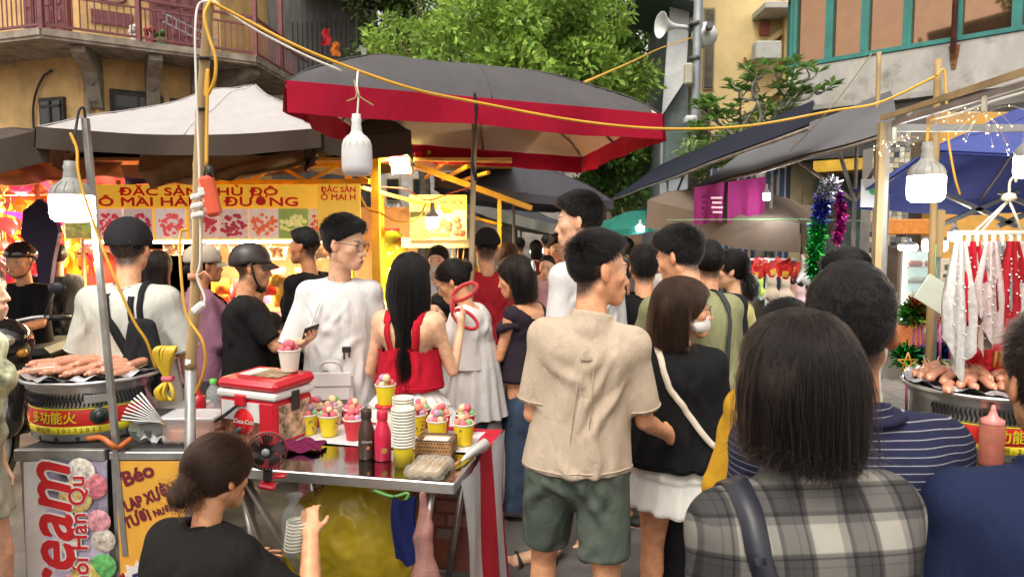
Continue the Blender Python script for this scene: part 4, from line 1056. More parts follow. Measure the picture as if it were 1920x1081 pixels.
 # things kept on the balcony
 for t,c,r_ in((.9,(.75,.74,.7),.10),(1.35,(.12,.2,.06),.13),(1.15,(.35,.06,.08),.09)):
  k=MB();k.lathe([(0,0),(r_*.7,0),(r_,.22),(r_*.9,.22)],on(t,zb,.62),12)
  for j in range(7):k.ball(on(t,zb+.27,.62)+Vector((random.uniform(-.1,.1),random.uniform(-.1,.1),random.uniform(0,.1))),.055,6,4)
  ob=k.build('flower_pot',mat('pot_%.2f'%c[0],c,rough=.7),None);ob.location=O;tag(ob,{.75:'white pot on the maroon balcony',.12:'green leafy pot on the maroon balcony',.35:'red flower pot on the maroon balcony'}[c[0]],'plant pot','pots on the balcony')
 lad=MB();a_,b_=on(1.35,zb+.5,.8),on(2.35,zb+.12,.8)
 for dz in(0,.17):lad.bar(a_+Vector((0,0,dz)),b_+Vector((0,0,dz)),.03)
 for k in range(6):c_=a_+(b_-a_)*(k+.5)/6;lad.bar(c_,c_+Vector((0,0,.17)),.022)
 ob=lad.build('ladder',mat('grey_alu',(.4,.4,.4),rough=.4,metal=.6),None);ob.location=O;tag(ob,'grey ladder lying along the maroon balcony railing','ladder')
house_left()
# ---------------------------------------------------------------- dark metal house beside it
def house_dark():
 Y=19.0;a=at(545,300,Y);o=empty('metal_house',(a.x+1.2,Y,0),0,'dark narrow house of metal sheets beside the ochre corner house','building')
 dm=mat('dark_sheet',(.055,.052,.05),rough=.6,var=.35,vscale=3,stretch=(6,6,.5),dirt=.5,dcol=(.10,.07,.05));w=MB();w.box((-.75,1.2,4.5),(3.1,2.0,9.0));w.build('wall',dm,o)
 for k in range(16):q=MB();q.box((-1.15+k*.13,.19,5.8),(.05,.04,3.2));q.build('wall_rib',dm,o)
 f=MB();f.box((-.3,.15,4.9),(1.0,.08,1.5));fo=f.build('window',mat('grey_frame',(.16,.16,.15),rough=.6),o);p=MB();p.box((-.3,.10,4.9),(.85,.03,1.35));p.build('pane',darkglass,fo)
 for k in range(7):q=MB();q.box((-.68+k*.13,.075,4.9),(.02,.02,1.35));q.build('window_bar',MATS['grey_frame'],fo)
 r_=MB();r_.box((.6,-.1,8.1),(3.1,2.6,.07),Matrix.Rotation(R(8),3,'Y'));ro=r_.build('roof',mat('roof_sheet',(.09,.085,.08),rough=.6,var=.2),o)
 for k in range(7):q=MB();q.box((-.7+k*.42,-.12,8.24-.058*k),(.05,2.5,.05));q.build('roof_batten',dm,ro)
 s=MB()
 for k in range(10):s.bar((.62,-.35+.02*k,4.0+.33*k),(1.25,-.35+.02*k,3.9+.33*k),.03)
 s.bar((.7,-.4,3.8),(.7,-.2,8),.05);s.bar((1.2,-.4,3.7),(1.2,-.2,7.9),.05);s.build('stair_frame',dm,o)
 cl=[('red cloth hanging on the dark metal house',(.45,.03,.04),(612,70),.42),('orange cloth hanging on the dark metal house',(.6,.16,.03),(628,92),.35),('grey shirt drying beside the pale green tree',(.35,.34,.36),(683,108),.6),('dark red flag drooping beside the pale green tree',(.28,.03,.04),(702,92),.6)]
 for lb,c,(px,py),hh in cl:
  p=at(px,py,18.2);m_=MB();ph=px
  m_.sheet(lambda u,v:(.18*(u-.5)*(1+.3*v)+.03*math.sin(9*v+ph),.05*math.sin(7*u+3*v+ph),.5*hh-hh*v),5,8);m_.sheet(lambda u,v:(.18*(u-.5)*(1+.3*v)+.03*math.sin(9*v+ph),.012+.05*math.sin(7*u+3*v+ph),.5*hh-hh*v),5,8,flip=True)
  m_.build('hanging_cloth',cloth('wash_%d'%px,c,wr=.2),None,p,label=lb,cat='cloth',group='cloths on the dark house')
house_dark()
# ---------------------------------------------------------------- right: concrete corner house with teal windows
teal=mat('teal_frame',(.03,.20,.17),rough=.45,var=.12)
grime=mat('stained_concrete',(.42,.40,.37),rough=.9,var=.22,vscale=1.5,bump=.35,bscale=18,dirt=.85,dcol=(.15,.14,.12),dscale=2.2,stretch=(1,1,.35))
tint=mat('tinted_glass',(.30,.17,.10),rough=.03,metal=.85,var=.05)
def house_teal():
 A=Vector((6.75,8.7));C=Vector((4.35,11.0));d=(C-A).normalized();n=Vector((d.y,-d.x));n=-n if n.y>0 and False else n
 n=Vector((-d.y,d.x));n=n if n.dot(Vector((0,0))-A)>0 else-n
 o=empty('window_house',(A.x,A.y,0),0,'stained concrete corner house with long band of teal framed windows','building');Mx=rotz(math.atan2(d.y,d.x));L=(C-A).length
 def on(t,z,out=0):p=d*t+n*out;return Vector((p.x,p.y,z))
 w=MB();w.box(on(L/2-1.0,1.7,-1.2),(L+2,1.9,3.4),Mx);w.build('wall',mat('dim_wall',(.20,.19,.17),rough=.9,var=.2),o)
 bnd=MB();bnd.box(on(L/2-1.2,3.93,-1),(L+2.4,2.05,.62),Mx);bnd.build('parapet',grime,o)
 bnd=MB();bnd.box(on(L/2-1.2,3.585,-.95),(L+2.45,2.25,.075),Mx);bnd.build('cornice',grime,o)
 bnd=MB();bnd.box(on(L/2-1.2,3.43,-1.0),(L+2.4,1.9,.22),Mx);bnd.build('fascia',grime,o)
 up=MB();up.box(on(L/2-1.2,5.7,-1.05),(L+2.3,1.8,3.0),Mx);up.build('window_back',mat('room_dark',(.06,.045,.035),rough=.9),o)
 # windows: each a frame with glass and a transom light
 xs=[L-.02,L-.55,L-1.05,L-1.6,L-2.2,L-2.85,L-3.55,L-4.3,L-5.2]
 for i in range(len(xs)-1):
  a,b=xs[i+1],xs[i];c=(a+b)/2;ww=b-a;z0,z1,z2=4.25,5.42,6.3
  f=MB()
  for x in(a+.028,b-.028):f.box(on(x,(z0+z2)/2,.0),(.055,.09,z2-z0),Mx)
  for z in(z0+.03,z1,z2):f.box(on(c,z,.002),(ww-.11,.085,.06),Mx)
  fo=f.build('window',teal,o)
  p=MB();p.box(on(c,(z0+z1)/2,-.03),(ww-.1,.012,z1-z0-.06),Mx);p.build('pane',tint,fo);p=MB();p.box(on(c,(z1+z2)/2,-.03),(ww-.1,.012,z2-z1-.06),Mx);p.build('pane',tint,fo)
 # chamfered corner window
 e=Vector((C.x-A.x,C.y-A.y,0));d2=(d*.35-n*.94).normalized()if False else Vector((d.x*.45-n.x*.9,d.y*.45-n.y*.9)).normalized();M2=rotz(math.atan2(d2.y,d2.x))
 f=MB();f.box((e.x+d2.x*.3,e.y+d2.y*.3,3.93),(.62,.1,.62),M2);f.build('parapet',grime,o)
 f=MB()
 for x in(.03,.57):f.box((e.x+d2.x*x,e.y+d2.y*x,5.3),(.06,.09,2.1),M2)
 for z in(4.28,5.42):f.box((e.x+d2.x*.3,e.y+d2.y*.3,z),(.5,.085,.06),M2)
 fo=f.build('window',teal,o);p=MB();p.box((e.x+d2.x*.3,e.y+d2.y*.3,5.3),(.5,.02,2.1),M2);p.build('pane',tint,fo)
 r_=MB();r_.box(on(L/2-.9,6.42,-.6),(L+2.6,2.6,.12),Mx);r_.build('roof',mat('roof_dark',(.07,.07,.065),rough=.7),o)
 pi=MB();pi.tube([on(L-2.18,4.1,.1),on(L-2.18,7,.1)],.035,n=8);pi.build('drain_pipe',mat('rust_pipe',(.16,.05,.035),rough=.7,var=.3),o)
 st=MB();st.sheet(lambda u,v:on(L-2.18+(u-.5)*.14*(1-.6*v),4.2-.32*v,.0315),3,6);st.build('rust_stain',mat('rust',(.22,.09,.04),rough=.95,var=.4,vscale=20),o)
 # dark carved fascia and yellow band over the shop front, below
 bnd=MB();bnd.box(on(L/2-1.0,3.02,.32),(L+2,.5,.5),Mx);bo=bnd.build('shop_beam',mat('dark_beam',(.035,.035,.035),rough=.6,var=.2),o)
 for k in range(13):
  t_=.1+k*.30;c_=MB();c_.tube([on(t_+.09*(1-a/9)*math.cos(a),3.02+.09*(1-a/9)*math.sin(a),.58)for a in np.linspace(0,8.2,22)],.012,n=5);c_.build('scroll',mat('grey_scroll',(.10,.10,.10),rough=.6),bo)
 yb=MB();yb.box(on(L/2-1.3,2.66,.36),(L+1.4,.5,.16),Mx);yb.build('yellow_band',mat('yellow_paint',(.60,.36,.03),rough=.5,var=.15,dirt=.3),o)
 gw=MB();gw.box(on(L/2-1.2,1.25,.02),(L+1.5,.2,2.5),Mx);gw.build('shop_wall',mat('green_grey_wall',(.06,.10,.085),rough=.8,var=.3),o)
house_teal()
# ---------------------------------------------------------------- yellow apartment block and grey slab behind it
def house_yellow():
 yl=mat('yellow_plaster',(.66,.50,.24),rough=.85,var=.10,vscale=1.2,bump=.15,bscale=25,dirt=.35,dcol=(.42,.30,.14),dscale=1.0)
 Y=17;a=at(1300,300,Y);b=at(1455,300,Y);o=empty('yellow_apartment_block',((a.x+b.x)/2,Y,0),0,'tall yellow apartment block with narrow slot windows','building');wd=b.x-a.x
 w=MB();w.box((0,3,6.5),(wd,6,13));w.build('wall',yl,o)
 w=MB();w.box((wd/2+.55,2.2,6.5),(1.1,5.0,13));w.build('wall',mat('yellow_plaster2',(.60,.42,.17),rough=.85,var=.12,dirt=.4,dscale=1),o)
 for px,y0,y1 in((1330,20,165),(1322,200,300),(1297,30,120)):
  p0,p1=at(px,y0,Y),at(px,y1,Y);c=p0.x-(a.x+b.x)/2;f=MB();f.box((c,-.01,(p0.z+p1.z)/2),(.26,.08,p0.z-p1.z+.1));fo=f.build('window',mat('slot_frame',(.30,.24,.13),rough=.8),o)
  g_=MB();g_.box((c,-.06,(p0.z+p1.z)/2),(.19,.03,p0.z-p1.z));g_.build('pane',mat('slot_dark',(.09,.075,.05),rough=.5,var=.3),fo)
 for py in(60,150,240):
  p=at(1300,py,Y);q=MB();q.box((-wd/2-.14,-.1,p.z),(.34,.7,.10),Matrix.Rotation(R(-20),3,'Y'));q.build('ledge',yl,o)
  f=MB();f.box((-wd/2-.05,-.06,p.z+.55),(.24,.1,.85));fo=f.build('window',MATS['slot_frame'],o);g_=MB();g_.box((-wd/2-.05,-.12,p.z+.55),(.17,.03,.75));g_.build('pane',MATS['slot_dark'],fo)
 p=at(1440,95,Y-.6);u=MB();u.bbox((p.x-(a.x+b.x)/2,-.5,p.z),(.6,.35,.42),.03);u.build('air_conditioner',mat('ac_white',(.42,.42,.38),rough=.5),o)
 p=at(1445,32,Y);u=MB();u.bbox((p.x-(a.x+b.x)/2,-.45,p.z),(.9,.9,.16),.02);u.build('balcony_slab',grime,o)
 # sloping stair edge bands
 for py in(75,175):p=at(1445,py,Y);q=MB();q.box((p.x-(a.x+b.x)/2,-.12,p.z),(1.6,.16,.12),Matrix.Rotation(R(-38),3,'Y'));q.build('stair_band',yl,o)
 p=at(1432,55,Y);q=MB();q.box((p.x-(a.x+b.x)/2,-.05,p.z),(.22,.1,.3));q.build('vent',mat('vent_red',(.32,.08,.06),rough=.7),o)
 # grey slab
 Y2=15.5;a=at(1238,300,Y2);b=at(1290,300,Y2);o2=empty('grey_slab_house',((a.x+b.x)/2,Y2,0),0,'narrow grey house with white side screen behind the loudspeaker pole','building');wd=b.x-a.x;cx=(a.x+b.x)/2
 w=MB();w.box((0,1.0,1.9),(wd,2,3.8));w.build('wall',mat('bluegrey_wall',(.34,.37,.40),rough=.7,var=.1),o2)
 w=MB();w.box((.05,1.05,6.5),(wd-.1,1.9,5.6));w.build('wall',mat('bluegrey_wall2',(.10,.12,.12),rough=.6,var=.25,vscale=4),o2)
 zt=at(1265,-60,Y2).z;zl=at(1238,218,Y2).z;zr=at(1290,150,Y2).z
 s=MB();s.raw([(-wd/2,-.08,zl),(wd/2-.1,-.08,zr),(wd/2-.02,-.08,zt),(-wd/2+.2,-.08,zt),(-wd/2,-.03,zl),(wd/2-.1,-.03,zr),(wd/2-.02,-.03,zt),(-wd/2+.2,-.03,zt)],[(0,1,2,3),(7,6,5,4),(0,4,5,1),(1,5,6,2),(3,7,4,0)]);s.build('side_screen',mat('screen_white',(.62,.63,.63),rough=.6,var=.08),o2)
 f=MB();f.box((0,-.05,at(1265,285,Y2).z),(wd*.8,.1,.9));fo=f.build('window',mat('greygreen_frame',(.10,.16,.14),rough=.5),o2);g_=MB();g_.box((0,-.11,at(1265,285,Y2).z),(wd*.7,.03,.8));g_.build('pane',mat('greengrey_glass',(.18,.24,.22),rough=.1,metal=.4),fo)
 r_=MB();r_.box((-.25,.6,at(1240,8,Y2).z),(1.3,2.6,.12),Matrix.Rotation(R(14),3,'Y'));r_.build('roof',mat('teal_roof',(.05,.09,.09),rough=.6),o2)
house_yellow()
def far_houses():
 spec=[(1150,1240,150,26,(.42,.30,.20),'far brown house under the low green tree'),(1170,1245,285,20,(.36,.24,.16),'far brick brown shack with sheet roof at the end of the lane'),(870,1050,330,34,(.34,.30,.27),'far dim grey house closing the lane behind the crowd'),(560,860,200,30,(.40,.37,.33),'far pale house behind the pale green tree'),(1040,1180,250,38,(.30,.26,.22),'far brown grey block at the very end of the lane')]
 for x0,x1,yt,Y,c,lb in spec:
  a,b=at(x0,yt,Y),at(x1,yt,Y);o=empty('far_house',((a.x+b.x)/2,Y,0),0,lb,'building','far houses along the lane');w=b.x-a.x;h_=a.z
  q=MB();q.box((0,2,h_/2),(w,4,h_));q.build('wall',mat('far_wall_%d'%x0,c,rough=.9,var=.3,vscale=1.5,dirt=.5),o)
  q=MB();q.box((0,1.8,h_+.08),(w+.4,4.6,.16));q.build('roof',mat('roof_dark',(.07,.07,.065)),o)
  k=max(2,int(w/1.1));nf=max(1,int(h_/2.6))
  for i in range(k):
   for j in range(nf):
    z=h_-1.1-j*2.4
    if z<1.2:continue
    f=MB();f.box((-w/2+w*(i+.5)/k,-.02,z),(.62,.1,1.0));fo=f.build('window',mat('slot_frame',(.3,.24,.13)),o);g_=MB();g_.box((-w/2+w*(i+.5)/k,-.08,z),(.5,.03,.88));g_.build('pane',darkglass,fo)
far_houses()
def opposite_side():
 # houses and a tree across the street behind the viewer (they show in the window panes)
 o=empty('opposite_house',(-12,-3,0),R(35),'house with green sheet roof across the street','building');q=MB();q.box((0,-2,4.1),(9,4,8.2));q.build('wall',mat('opp_wall',(.40,.22,.12),rough=.9,var=.2),o)
 q=MB();q.box((0,-1.6,8.9),(10,5.2,.12),Matrix.Rotation(R(-9),3,'X'));q.build('roof',mat('opp_roof',(.16,.24,.18),rough=.6,var=.3),o)
 for k in range(5):q=MB();q.box((-3.6+1.8*k,.02,6.6),(1.0,.1,1.5));w_=q.build('window',MATS['slot_frame'],o);q=MB();q.box((-3.6+1.8*k,.08,6.6),(.8,.03,1.3));q.build('pane',darkglass,w_)
 for k in range(4):q=MB();q.tube([(-4.2+2.8*k,1.2,0),(-4.2+2.8*k,1.2,8.6)],.06,n=8);q.build('post',MATS['slot_frame'],o)
 tree('street_tree','dark tree across the street beside the green roofed house',(-7.5,-4.5,0),11,(-7.5,-4.0,9.6),(2.4,2.2,2.2),26,6000,.24,leafB,15,clump=.36,limbs=6)
opposite_side()
# ---------------------------------------------------------------- lane pole with loudspeakers
def pole():
 Y=12.0;b=at(1300,300,Y);o=empty('loudspeaker_pole',(b.x,Y,0),0,'grey steel pole carrying two white loudspeakers','pole');gm=mat('grey_steel',(.26,.28,.30),rough=.5,metal=.3,var=.15)
 t=MB();t.tube([(0,0,0),(0.02,0,4),(.07,0,9.5)],[.085,.08,.075],n=12);t.build('shaft',gm,o)
 horn=mat('horn_white',(.66,.67,.66),rough=.45,var=.06);prof=[(a_*.76,b_*.82)for a_,b_ in((.03,-.25),(.05,-.2),(.05,0),(.07,.1),(.11,.2),(.18,.3),(.27,.38),(.285,.385),(.26,.37),(.17,.28),(.10,.18),(.05,.08))]
 p=at(1264,50,Y);h1=MB();h1.lathe(prof,(p.x-b.x+.05,0,p.z),24,axis=(-1,-.35,-.02));h1o=h1.build('loudspeaker',horn,o,);q=MB();q.tube([(p.x-b.x+.27,.09,p.z),(p.x-b.x+.40,.13,p.z)],.055,n=10);q.build('driver',mat('driver_grey',(.08,.08,.08),rough=.5),h1o)
 p=at(1322,62,Y);h2=MB();h2.lathe([(a_*.78,b_*.78)for a_,b_ in((.0,-.24),(.05,-.24),(.06,-.12),(.13,-.06),(.23,.0),(.28,.08),(.285,.12),(.25,.12),(.1,.02))],(p.x-b.x,.0,p.z),24,axis=(.12,.98,-.1));h2o=h2.build('loudspeaker',horn,o);q=MB();q.tube([(p.x-b.x-.02,-.36,p.z+.03),(p.x-b.x,-.22,p.z+.02)],.06,n=10);q.build('driver',MATS['driver_grey'],h2o)
 p=at(1288,142,Y);q=MB();q.bbox((p.x-b.x,-.1,p.z),(.14,.14,.36),.03);q.build('junction_box',mat('box_cream',(.42,.40,.30),rough=.6),o)
 for py in(45,110,230):p=at(1303,py,Y);q=MB();q.tube([(p.x-b.x,0,p.z-.03),(p.x-b.x,0,p.z+.03)],.10,n=10);q.build('clamp',MATS['driver_grey'],o)
 p=at(1290,228,Y);q=MB();q.bbox((p.x-b.x,-.15,p.z),(.2,.2,.14),.03);q.ball((p.x-b.x,-.27,p.z),.06);q.build('camera_box',mat('cam_white',(.5,.5,.5),rough=.4),o)
 pr=MB();a,c=at(1180,245,Y),at(1480,238,Y);pr.tube([(a.x-b.x,.0,a.z),(c.x-b.x,0,c.z)],.02,n=6);pr.build('cross_pipe',gm,o)
pole()
# ================================================================ CANOPIES, CABLES, LAMPS
def onz(px,py,z):
 """world point where the line of sight through a pixel meets height z"""
 a=Vector((0,0,CAM_H));b=at(px,py,1.0);d=b-a;t=(z-CAM_H)/d.z;return a+d*t
steel=mat('galvanised',(.36,.36,.35),rough=.42,metal=.75,var=.2,vscale=9)
rust_steel=mat('old_steel',(.30,.27,.23),rough=.55,metal=.5,var=.25,dirt=.4)
blacks=mat('black_plastic',(.018,.018,.02),rough=.45,var=.1)
bambm=mat('bamboo',(.40,.27,.12),rough=.5,var=.22,vscale=7,stretch=(1,1,.2))
ycable=mat('yellow_cable',(.72,.38,.03),rough=.45,var=.12)
wcable=mat('white_cable',(.75,.72,.66),rough=.45,var=.08)
def canopy(name,label,C,rise,top_m,under_m,val_m,vh=.22,ribs=True,pole=True,wr=.02,seed=0,peak=(.5,.5),pw=.85,sides=(0,1,2,3),bulge=0.0,pole_xy=None,sag=.05,group='market canopies',cat='canopy',flatr=None,tab=None):
 """C: eave corners NL NR FR FL; cloth roof rising to a peak, lining sheet underneath, valance strips, ribs and pole"""
 C=[Vector(c)for c in C];ctr=sum(C,Vector())/4;o=empty(name,(ctr.x,ctr.y,0),0,label,cat,group);O=Vector((ctr.x,ctr.y,0))
 def eave(u,v):return(C[0]*(1-u)+C[1]*u)*(1-v)+(C[3]*(1-u)+C[2]*u)*v
 def roof(u,v,dz=0):
  p=eave(u,v);a=(u/peak[0]if u<peak[0]else(1-u)/(1-peak[0]));b=(v/peak[1]if v<peak[1]else(1-v)/(1-peak[1]));m=max(0.0,min(a,b));m2=m*.75+.25*a*b
  z=rise*(m2**pw)+bulge*math.sin(math.pi*min(1,m))
  e=1-m;z-=sag*math.sin(math.pi*u)*math.sin(math.pi*v)*e*0+(sag*(math.sin(math.pi*u)if b<a else math.sin(math.pi*v))*(e**6))
  w=wr*(math.sin(17*u+3*v+seed)*math.sin(13*v+seed*2)*.5+math.sin(31*u*v+seed))*min(1,m*4+.15)
  return tuple(p-O+Vector((0,0,z+w-dz)))
 t=MB();t.sheet(lambda u,v:roof(u,v),32,32,flip=False);t.build('roof_cloth',top_m,o)
 t=MB();t.sheet(lambda u,v:roof(u,v,.012),32,32,flip=True);t.build('lining',under_m,o)
 if vh:
  E=[(C[0],C[1],lambda s:(s,0)),(C[1],C[2],lambda s:(1,s)),(C[2],C[3],lambda s:(1-s,1)),(C[3],C[0],lambda s:(0,1-s))]
  for i in sides:
   a,b,uv=E[i];d=(b-a).normalized();n=Vector((d.y,-d.x,0));L=(b-a).length
   def strip(s,v,off=0):
    p=Vector(roof(*uv(s)));return tuple(p+n*(.012+off+.018*v*math.sin(s*L*6+seed+i)+.012*v*math.sin(s*L*13+seed))-Vector((0,0,vh*v*(1+.04*math.sin(s*9+seed)))))
   q=MB();q.sheet(lambda s,v:strip(s,v),40,4);q.sheet(lambda s,v:strip(s,v,-.006),40,4,flip=True);q.build('valance',val_m,o)
 hub=Vector(roof(peak[0],peak[1],.06))
 for k,(u,v)in enumerate(((0,0),(1,0),(1,1),(0,1),(.5,0),(1,.5),(.5,1),(0,.5))):
  q=MB();q.tube([Vector(roof(peak[0]+(u-peak[0])*s,peak[1]+(v-peak[1])*s,-.001))for s in np.linspace(.02,1,12)],.0045,n=5);q.build('seam',top_m,o)
 if ribs:
  for k,(u,v)in enumerate(((0,0),(1,0),(1,1),(0,1),(.5,0),(1,.5),(.5,1),(0,.5))):
   q=MB();pts=[Vector(roof(peak[0]+(u-peak[0])*s,peak[1]+(v-peak[1])*s,.03))for s in np.linspace(0,1,9)];q.tube(pts,.009,n=6);q.build('rib',rust_steel,o)
 if pole:
  px_,py_=pole_xy if pole_xy else(hub.x+O.x,hub.y+O.y);q=MB();q.tube([(px_-O.x,py_-O.y,0),(px_-O.x,py_-O.y,hub.z)],.02,n=10);q.build('pole',rust_steel,o)
 return o
redc=cloth('umbrella_red',(.42,.010,.036),wr=.5,ws=3,translucent=.25,dirt=.4,dcol=(.27,.02,.04),dscale=1.6);greyc=cloth('umbrella_charcoal',(.085,.08,.085),wr=.5,ws=2.5,dirt=.5,dcol=(.15,.14,.135),dscale=1.4);beigec=cloth('umbrella_lining',(.78,.63,.48),wr=.25,ws=2.5,translucent=.2)
NL,NR,FR,FL=at(537,152,3.75),at(1240,214,4.55),at(1092,292,7.0),at(700,262,6.3)
canopy('red_umbrella','big square umbrella with charcoal top and red valance in mid street',(NL,NR,FR,FL),.42,greyc,beigec,redc,vh=.165,bulge=.09,peak=(.42,.5),pw=.7,sag=.0,seed=1,wr=.012,pole=False,cat='umbrella')
u=[o for o in COL.objects if o.name=='red_umbrella'][0]
q=MB();a,b=at(892,180,4.4),at(878,480,4.4);ov=u.location
q.tube([Vector((b.x-.02-ov.x,b.y-ov.y,0)),a-ov+Vector((0,0,.10))],.018,n=10);q.build('pole',mat('tan_pole',(.34,.25,.14),rough=.6),u)
q=MB();pts=[at(890,176,4.02),at(893,215,4.0),at(886,300,4.0),at(893,338,4.0)]
q.tube([p-ov for p in smooth_path(pts,6)],[.020+.010*math.sin(i*.5)for i in range(19)],n=8,flat=.4);q.build('tie_strap',cloth('strap_black',(.02,.02,.022)),u)
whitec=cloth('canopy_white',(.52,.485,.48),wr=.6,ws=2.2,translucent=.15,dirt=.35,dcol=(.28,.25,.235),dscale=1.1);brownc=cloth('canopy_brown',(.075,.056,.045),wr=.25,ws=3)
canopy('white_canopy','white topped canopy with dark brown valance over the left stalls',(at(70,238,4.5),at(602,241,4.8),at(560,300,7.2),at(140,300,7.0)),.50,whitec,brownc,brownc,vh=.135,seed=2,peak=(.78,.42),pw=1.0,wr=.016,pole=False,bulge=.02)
uo=[o for o in COL.objects if o.name=='white_canopy'][0]
for i,(t,pxx,pyy,sz)in enumerate((('0975 133 837',230,259,.042),('0962 138 886',230,271,.042))):
 p=at(pxx,pyy,4.60);lettering(t,sz,mat('faded_print',(.5,.46,.42),rough=.9),uo,p-uo.location-Vector((0,.0,0)),rotz(R(3)))
canopy('brown_canopy','small dark brown canopy edge at the far left below the ochre house',(at(-330,300,4.3),at(88,240,4.62),at(150,262,7.4),at(-260,300,7.2)),.14,brownc,brownc,brownc,vh=.22,seed=3,pole=False,wr=.015)
canopy('brown_canopy','brown umbrella with warm lamp glow under the red umbrella',(at(585,235,5.2),at(770,245,5.5),at(760,285,6.9),at(560,285,6.8)),.25,brownc,cloth('brown_lining',(.13,.10,.07),wr=.2),brownc,vh=.18,seed=4,pole=False)
# tan tarp hanging below the white canopy
tan=cloth('tan_tarp',(.42,.27,.13),wr=.6,ws=4,translucent=.25,rough=.5)
def tarp(label,fn,m,name='tarp',nu=24,nv=14,group='tarps over the stalls'):
 o_=Vector(fn(.5,.5));t=MB();t.sheet(lambda u,v:tuple(Vector(fn(u,v))-o_),nu,nv);t.sheet(lambda u,v:tuple(Vector(fn(u,v))-o_+Vector((0,.004,-.006))),nu,nv,flip=True)
 return t.build(name,m,None,o_,label=label,cat='tarp',group=group)
def quad(a,b,c,d,sag=.08,wv=.02,s=0):
 def fn(u,v):
  p=(a*(1-u)+b*u)*(1-v)+(d*(1-u)+c*u)*v
  return p-Vector((0,0,sag*math.sin(math.pi*u)*math.sin(math.pi*v)))+Vector((0,wv*math.sin(11*u+7*v+s)+wv*math.sin(23*u-5*v+s),wv*.6*math.sin(17*u+9*v+s)))
 return fn
tarp('creased tan tarp hanging under the white canopy',quad(at(255,288,5.5),at(640,285,5.9),at(470,330,5.6),at(275,350,5.4),.05,.03,1),tan)
tarp('blue tarp between the ochre house and the candied fruit stall',quad(at(225,290,7.2),at(480,292,7.4),at(440,345,7.3),at(235,345,7.2),.03,.02,2),cloth('blue_tarp',(.03,.035,.14),wr=.4,ws=4))
tarp('pale tan tarp at the far left above the toy stall',quad(at(-60,292,6.3),at(235,292,6.6),at(225,330,6.4),at(-60,350,6.2),.06,.03,3),cloth('pale_tarp',(.50,.36,.22),wr=.5,ws=4,translucent=.3))
# canopies down the lane
dk=cloth('canopy_slate',(.060,.058,.068),wr=.3,ws=2.5);dkl=cloth('canopy_slate_lining',(.10,.09,.085),wr=.2)
canopy('slate_umbrella','dark slate umbrella standing behind the red umbrella',(at(815,330,7.6),at(1150,375,8.2),at(1080,385,10.5),at(850,365,10.0)),.62,dk,dkl,dk,vh=.10,seed=5,wr=.03,peak=(.45,.5),cat='umbrella')
canopy('grey_canopy','grey canopy with pale lining farther down the lane',(at(880,372,10.5),at(1070,425,12.5),at(1040,428,17),at(900,400,16)),.25,dk,cloth('pale_lining',(.36,.34,.27),wr=.2,translucent=.3),cloth('pale_val',(.30,.29,.25)),vh=.18,seed=6,wr=.03)
canopy('green_canopy','teal green tarp canopy across the lane behind the tall man',(at(1130,432,9.5),at(1275,402,9.5),at(1235,385,13),at(1125,415,13)),.10,cloth('teal_tarp',(.04,.24,.19),wr=.4,translucent=.35),cloth('teal_tarp2',(.05,.26,.20),wr=.4,translucent=.3),MATS['teal_tarp'],vh=.10,seed=7,wr=.02,pole=False)
navy=cloth('awning_navy',(.018,.02,.035),wr=.3,ws=2.5);slate=cloth('awning_slate',(.15,.15,.16),wr=.3,ws=2.0);brn=cloth('awning_brown',(.15,.115,.09),wr=.3,ws=2.5)
def awning(label,a,b,c,d,top_m,und_m,s,sag=.06,struts=()):
 fn=quad(a,b,c,d,sag,.012,s);O=Vector(fn(.5,.5));O.z=0;o=empty('awning',O,0,label,'awning','awnings along the lane')
 t=MB();t.sheet(lambda u,v:tuple(Vector(fn(u,v))-O),28,10);t.build('roof_cloth',top_m,o);t=MB();t.sheet(lambda u,v:tuple(Vector(fn(u,v))-O-Vector((0,0,.015))),28,10,flip=True);t.build('lining',und_m,o)
 for e0,e1 in((0,0),(1,1)):
  q=MB();q.tube([Vector(fn(s_,e0))-O-Vector((0,0,.03))for s_ in np.linspace(0,1,9)],.014,n=6);q.build('edge_pipe',rust_steel,o)
 for(p0,p1)in struts:q=MB();q.tube([Vector(p0)-O,Vector(p1)-O],.016,n=8);q.build('strut',rust_steel,o)
 return o
awning('navy and brown awning stretched high before the yellow block',Vector((1.95,14.0,2.38)),Vector((1.98,4.7,2.42)),Vector((2.4,5.6,2.74)),Vector((3.0,14.0,3.1)),navy,brn,1,struts=(((2.0,9,0),(2.0,9,2.4)),((2.0,9,1.9),(2.4,8.2,2.55)),((2.0,9,1.9),(2.4,9.8,2.5))))
awning('slate grey awning over the toy sellers with pink cloths on its edge',Vector((2.42,9.4,2.30)),Vector((2.32,4.25,2.32)),Vector((2.8,5.2,2.74)),Vector((3.3,9.6,2.9)),slate,brn,2,struts=(((2.75,5.6,0),(2.75,5.6,2.5)),((2.75,5.6,1.95),(2.42,5.2,2.3)),((2.75,5.6,1.95),(2.5,6.2,2.35)),((2.75,5.6,1.95),(3.2,5.6,2.7))))
canopy('brown_canopy','brown umbrella sheltering the toy sellers below the slate awning',(at(1215,375,8.0),at(1500,420,7.0),at(1560,400,9.5),at(1240,365,10.5)),.35,brn,brn,brn,vh=.30,seed=8,wr=.02,peak=(.5,.5),pole_xy=(at(1442,500,7.6).x,7.6))
bluec=cloth('tent_blue',(.09,.115,.36),wr=.35,ws=2.5,translucent=.25)
canopy('blue_tent','blue tent roof with folding frame over the sausage seller',(Vector((2.02,3.4,2.09)),Vector((4.4,3.1,2.07)),Vector((4.9,5.7,2.05)),Vector((2.75,5.7,2.03))),.50,bluec,bluec,bluec,vh=.14,sides=(1,2),seed=9,wr=.025,pole=False)
bo=[o for o in COL.objects if o.name=='blue_tent'][0];bl=bo.location
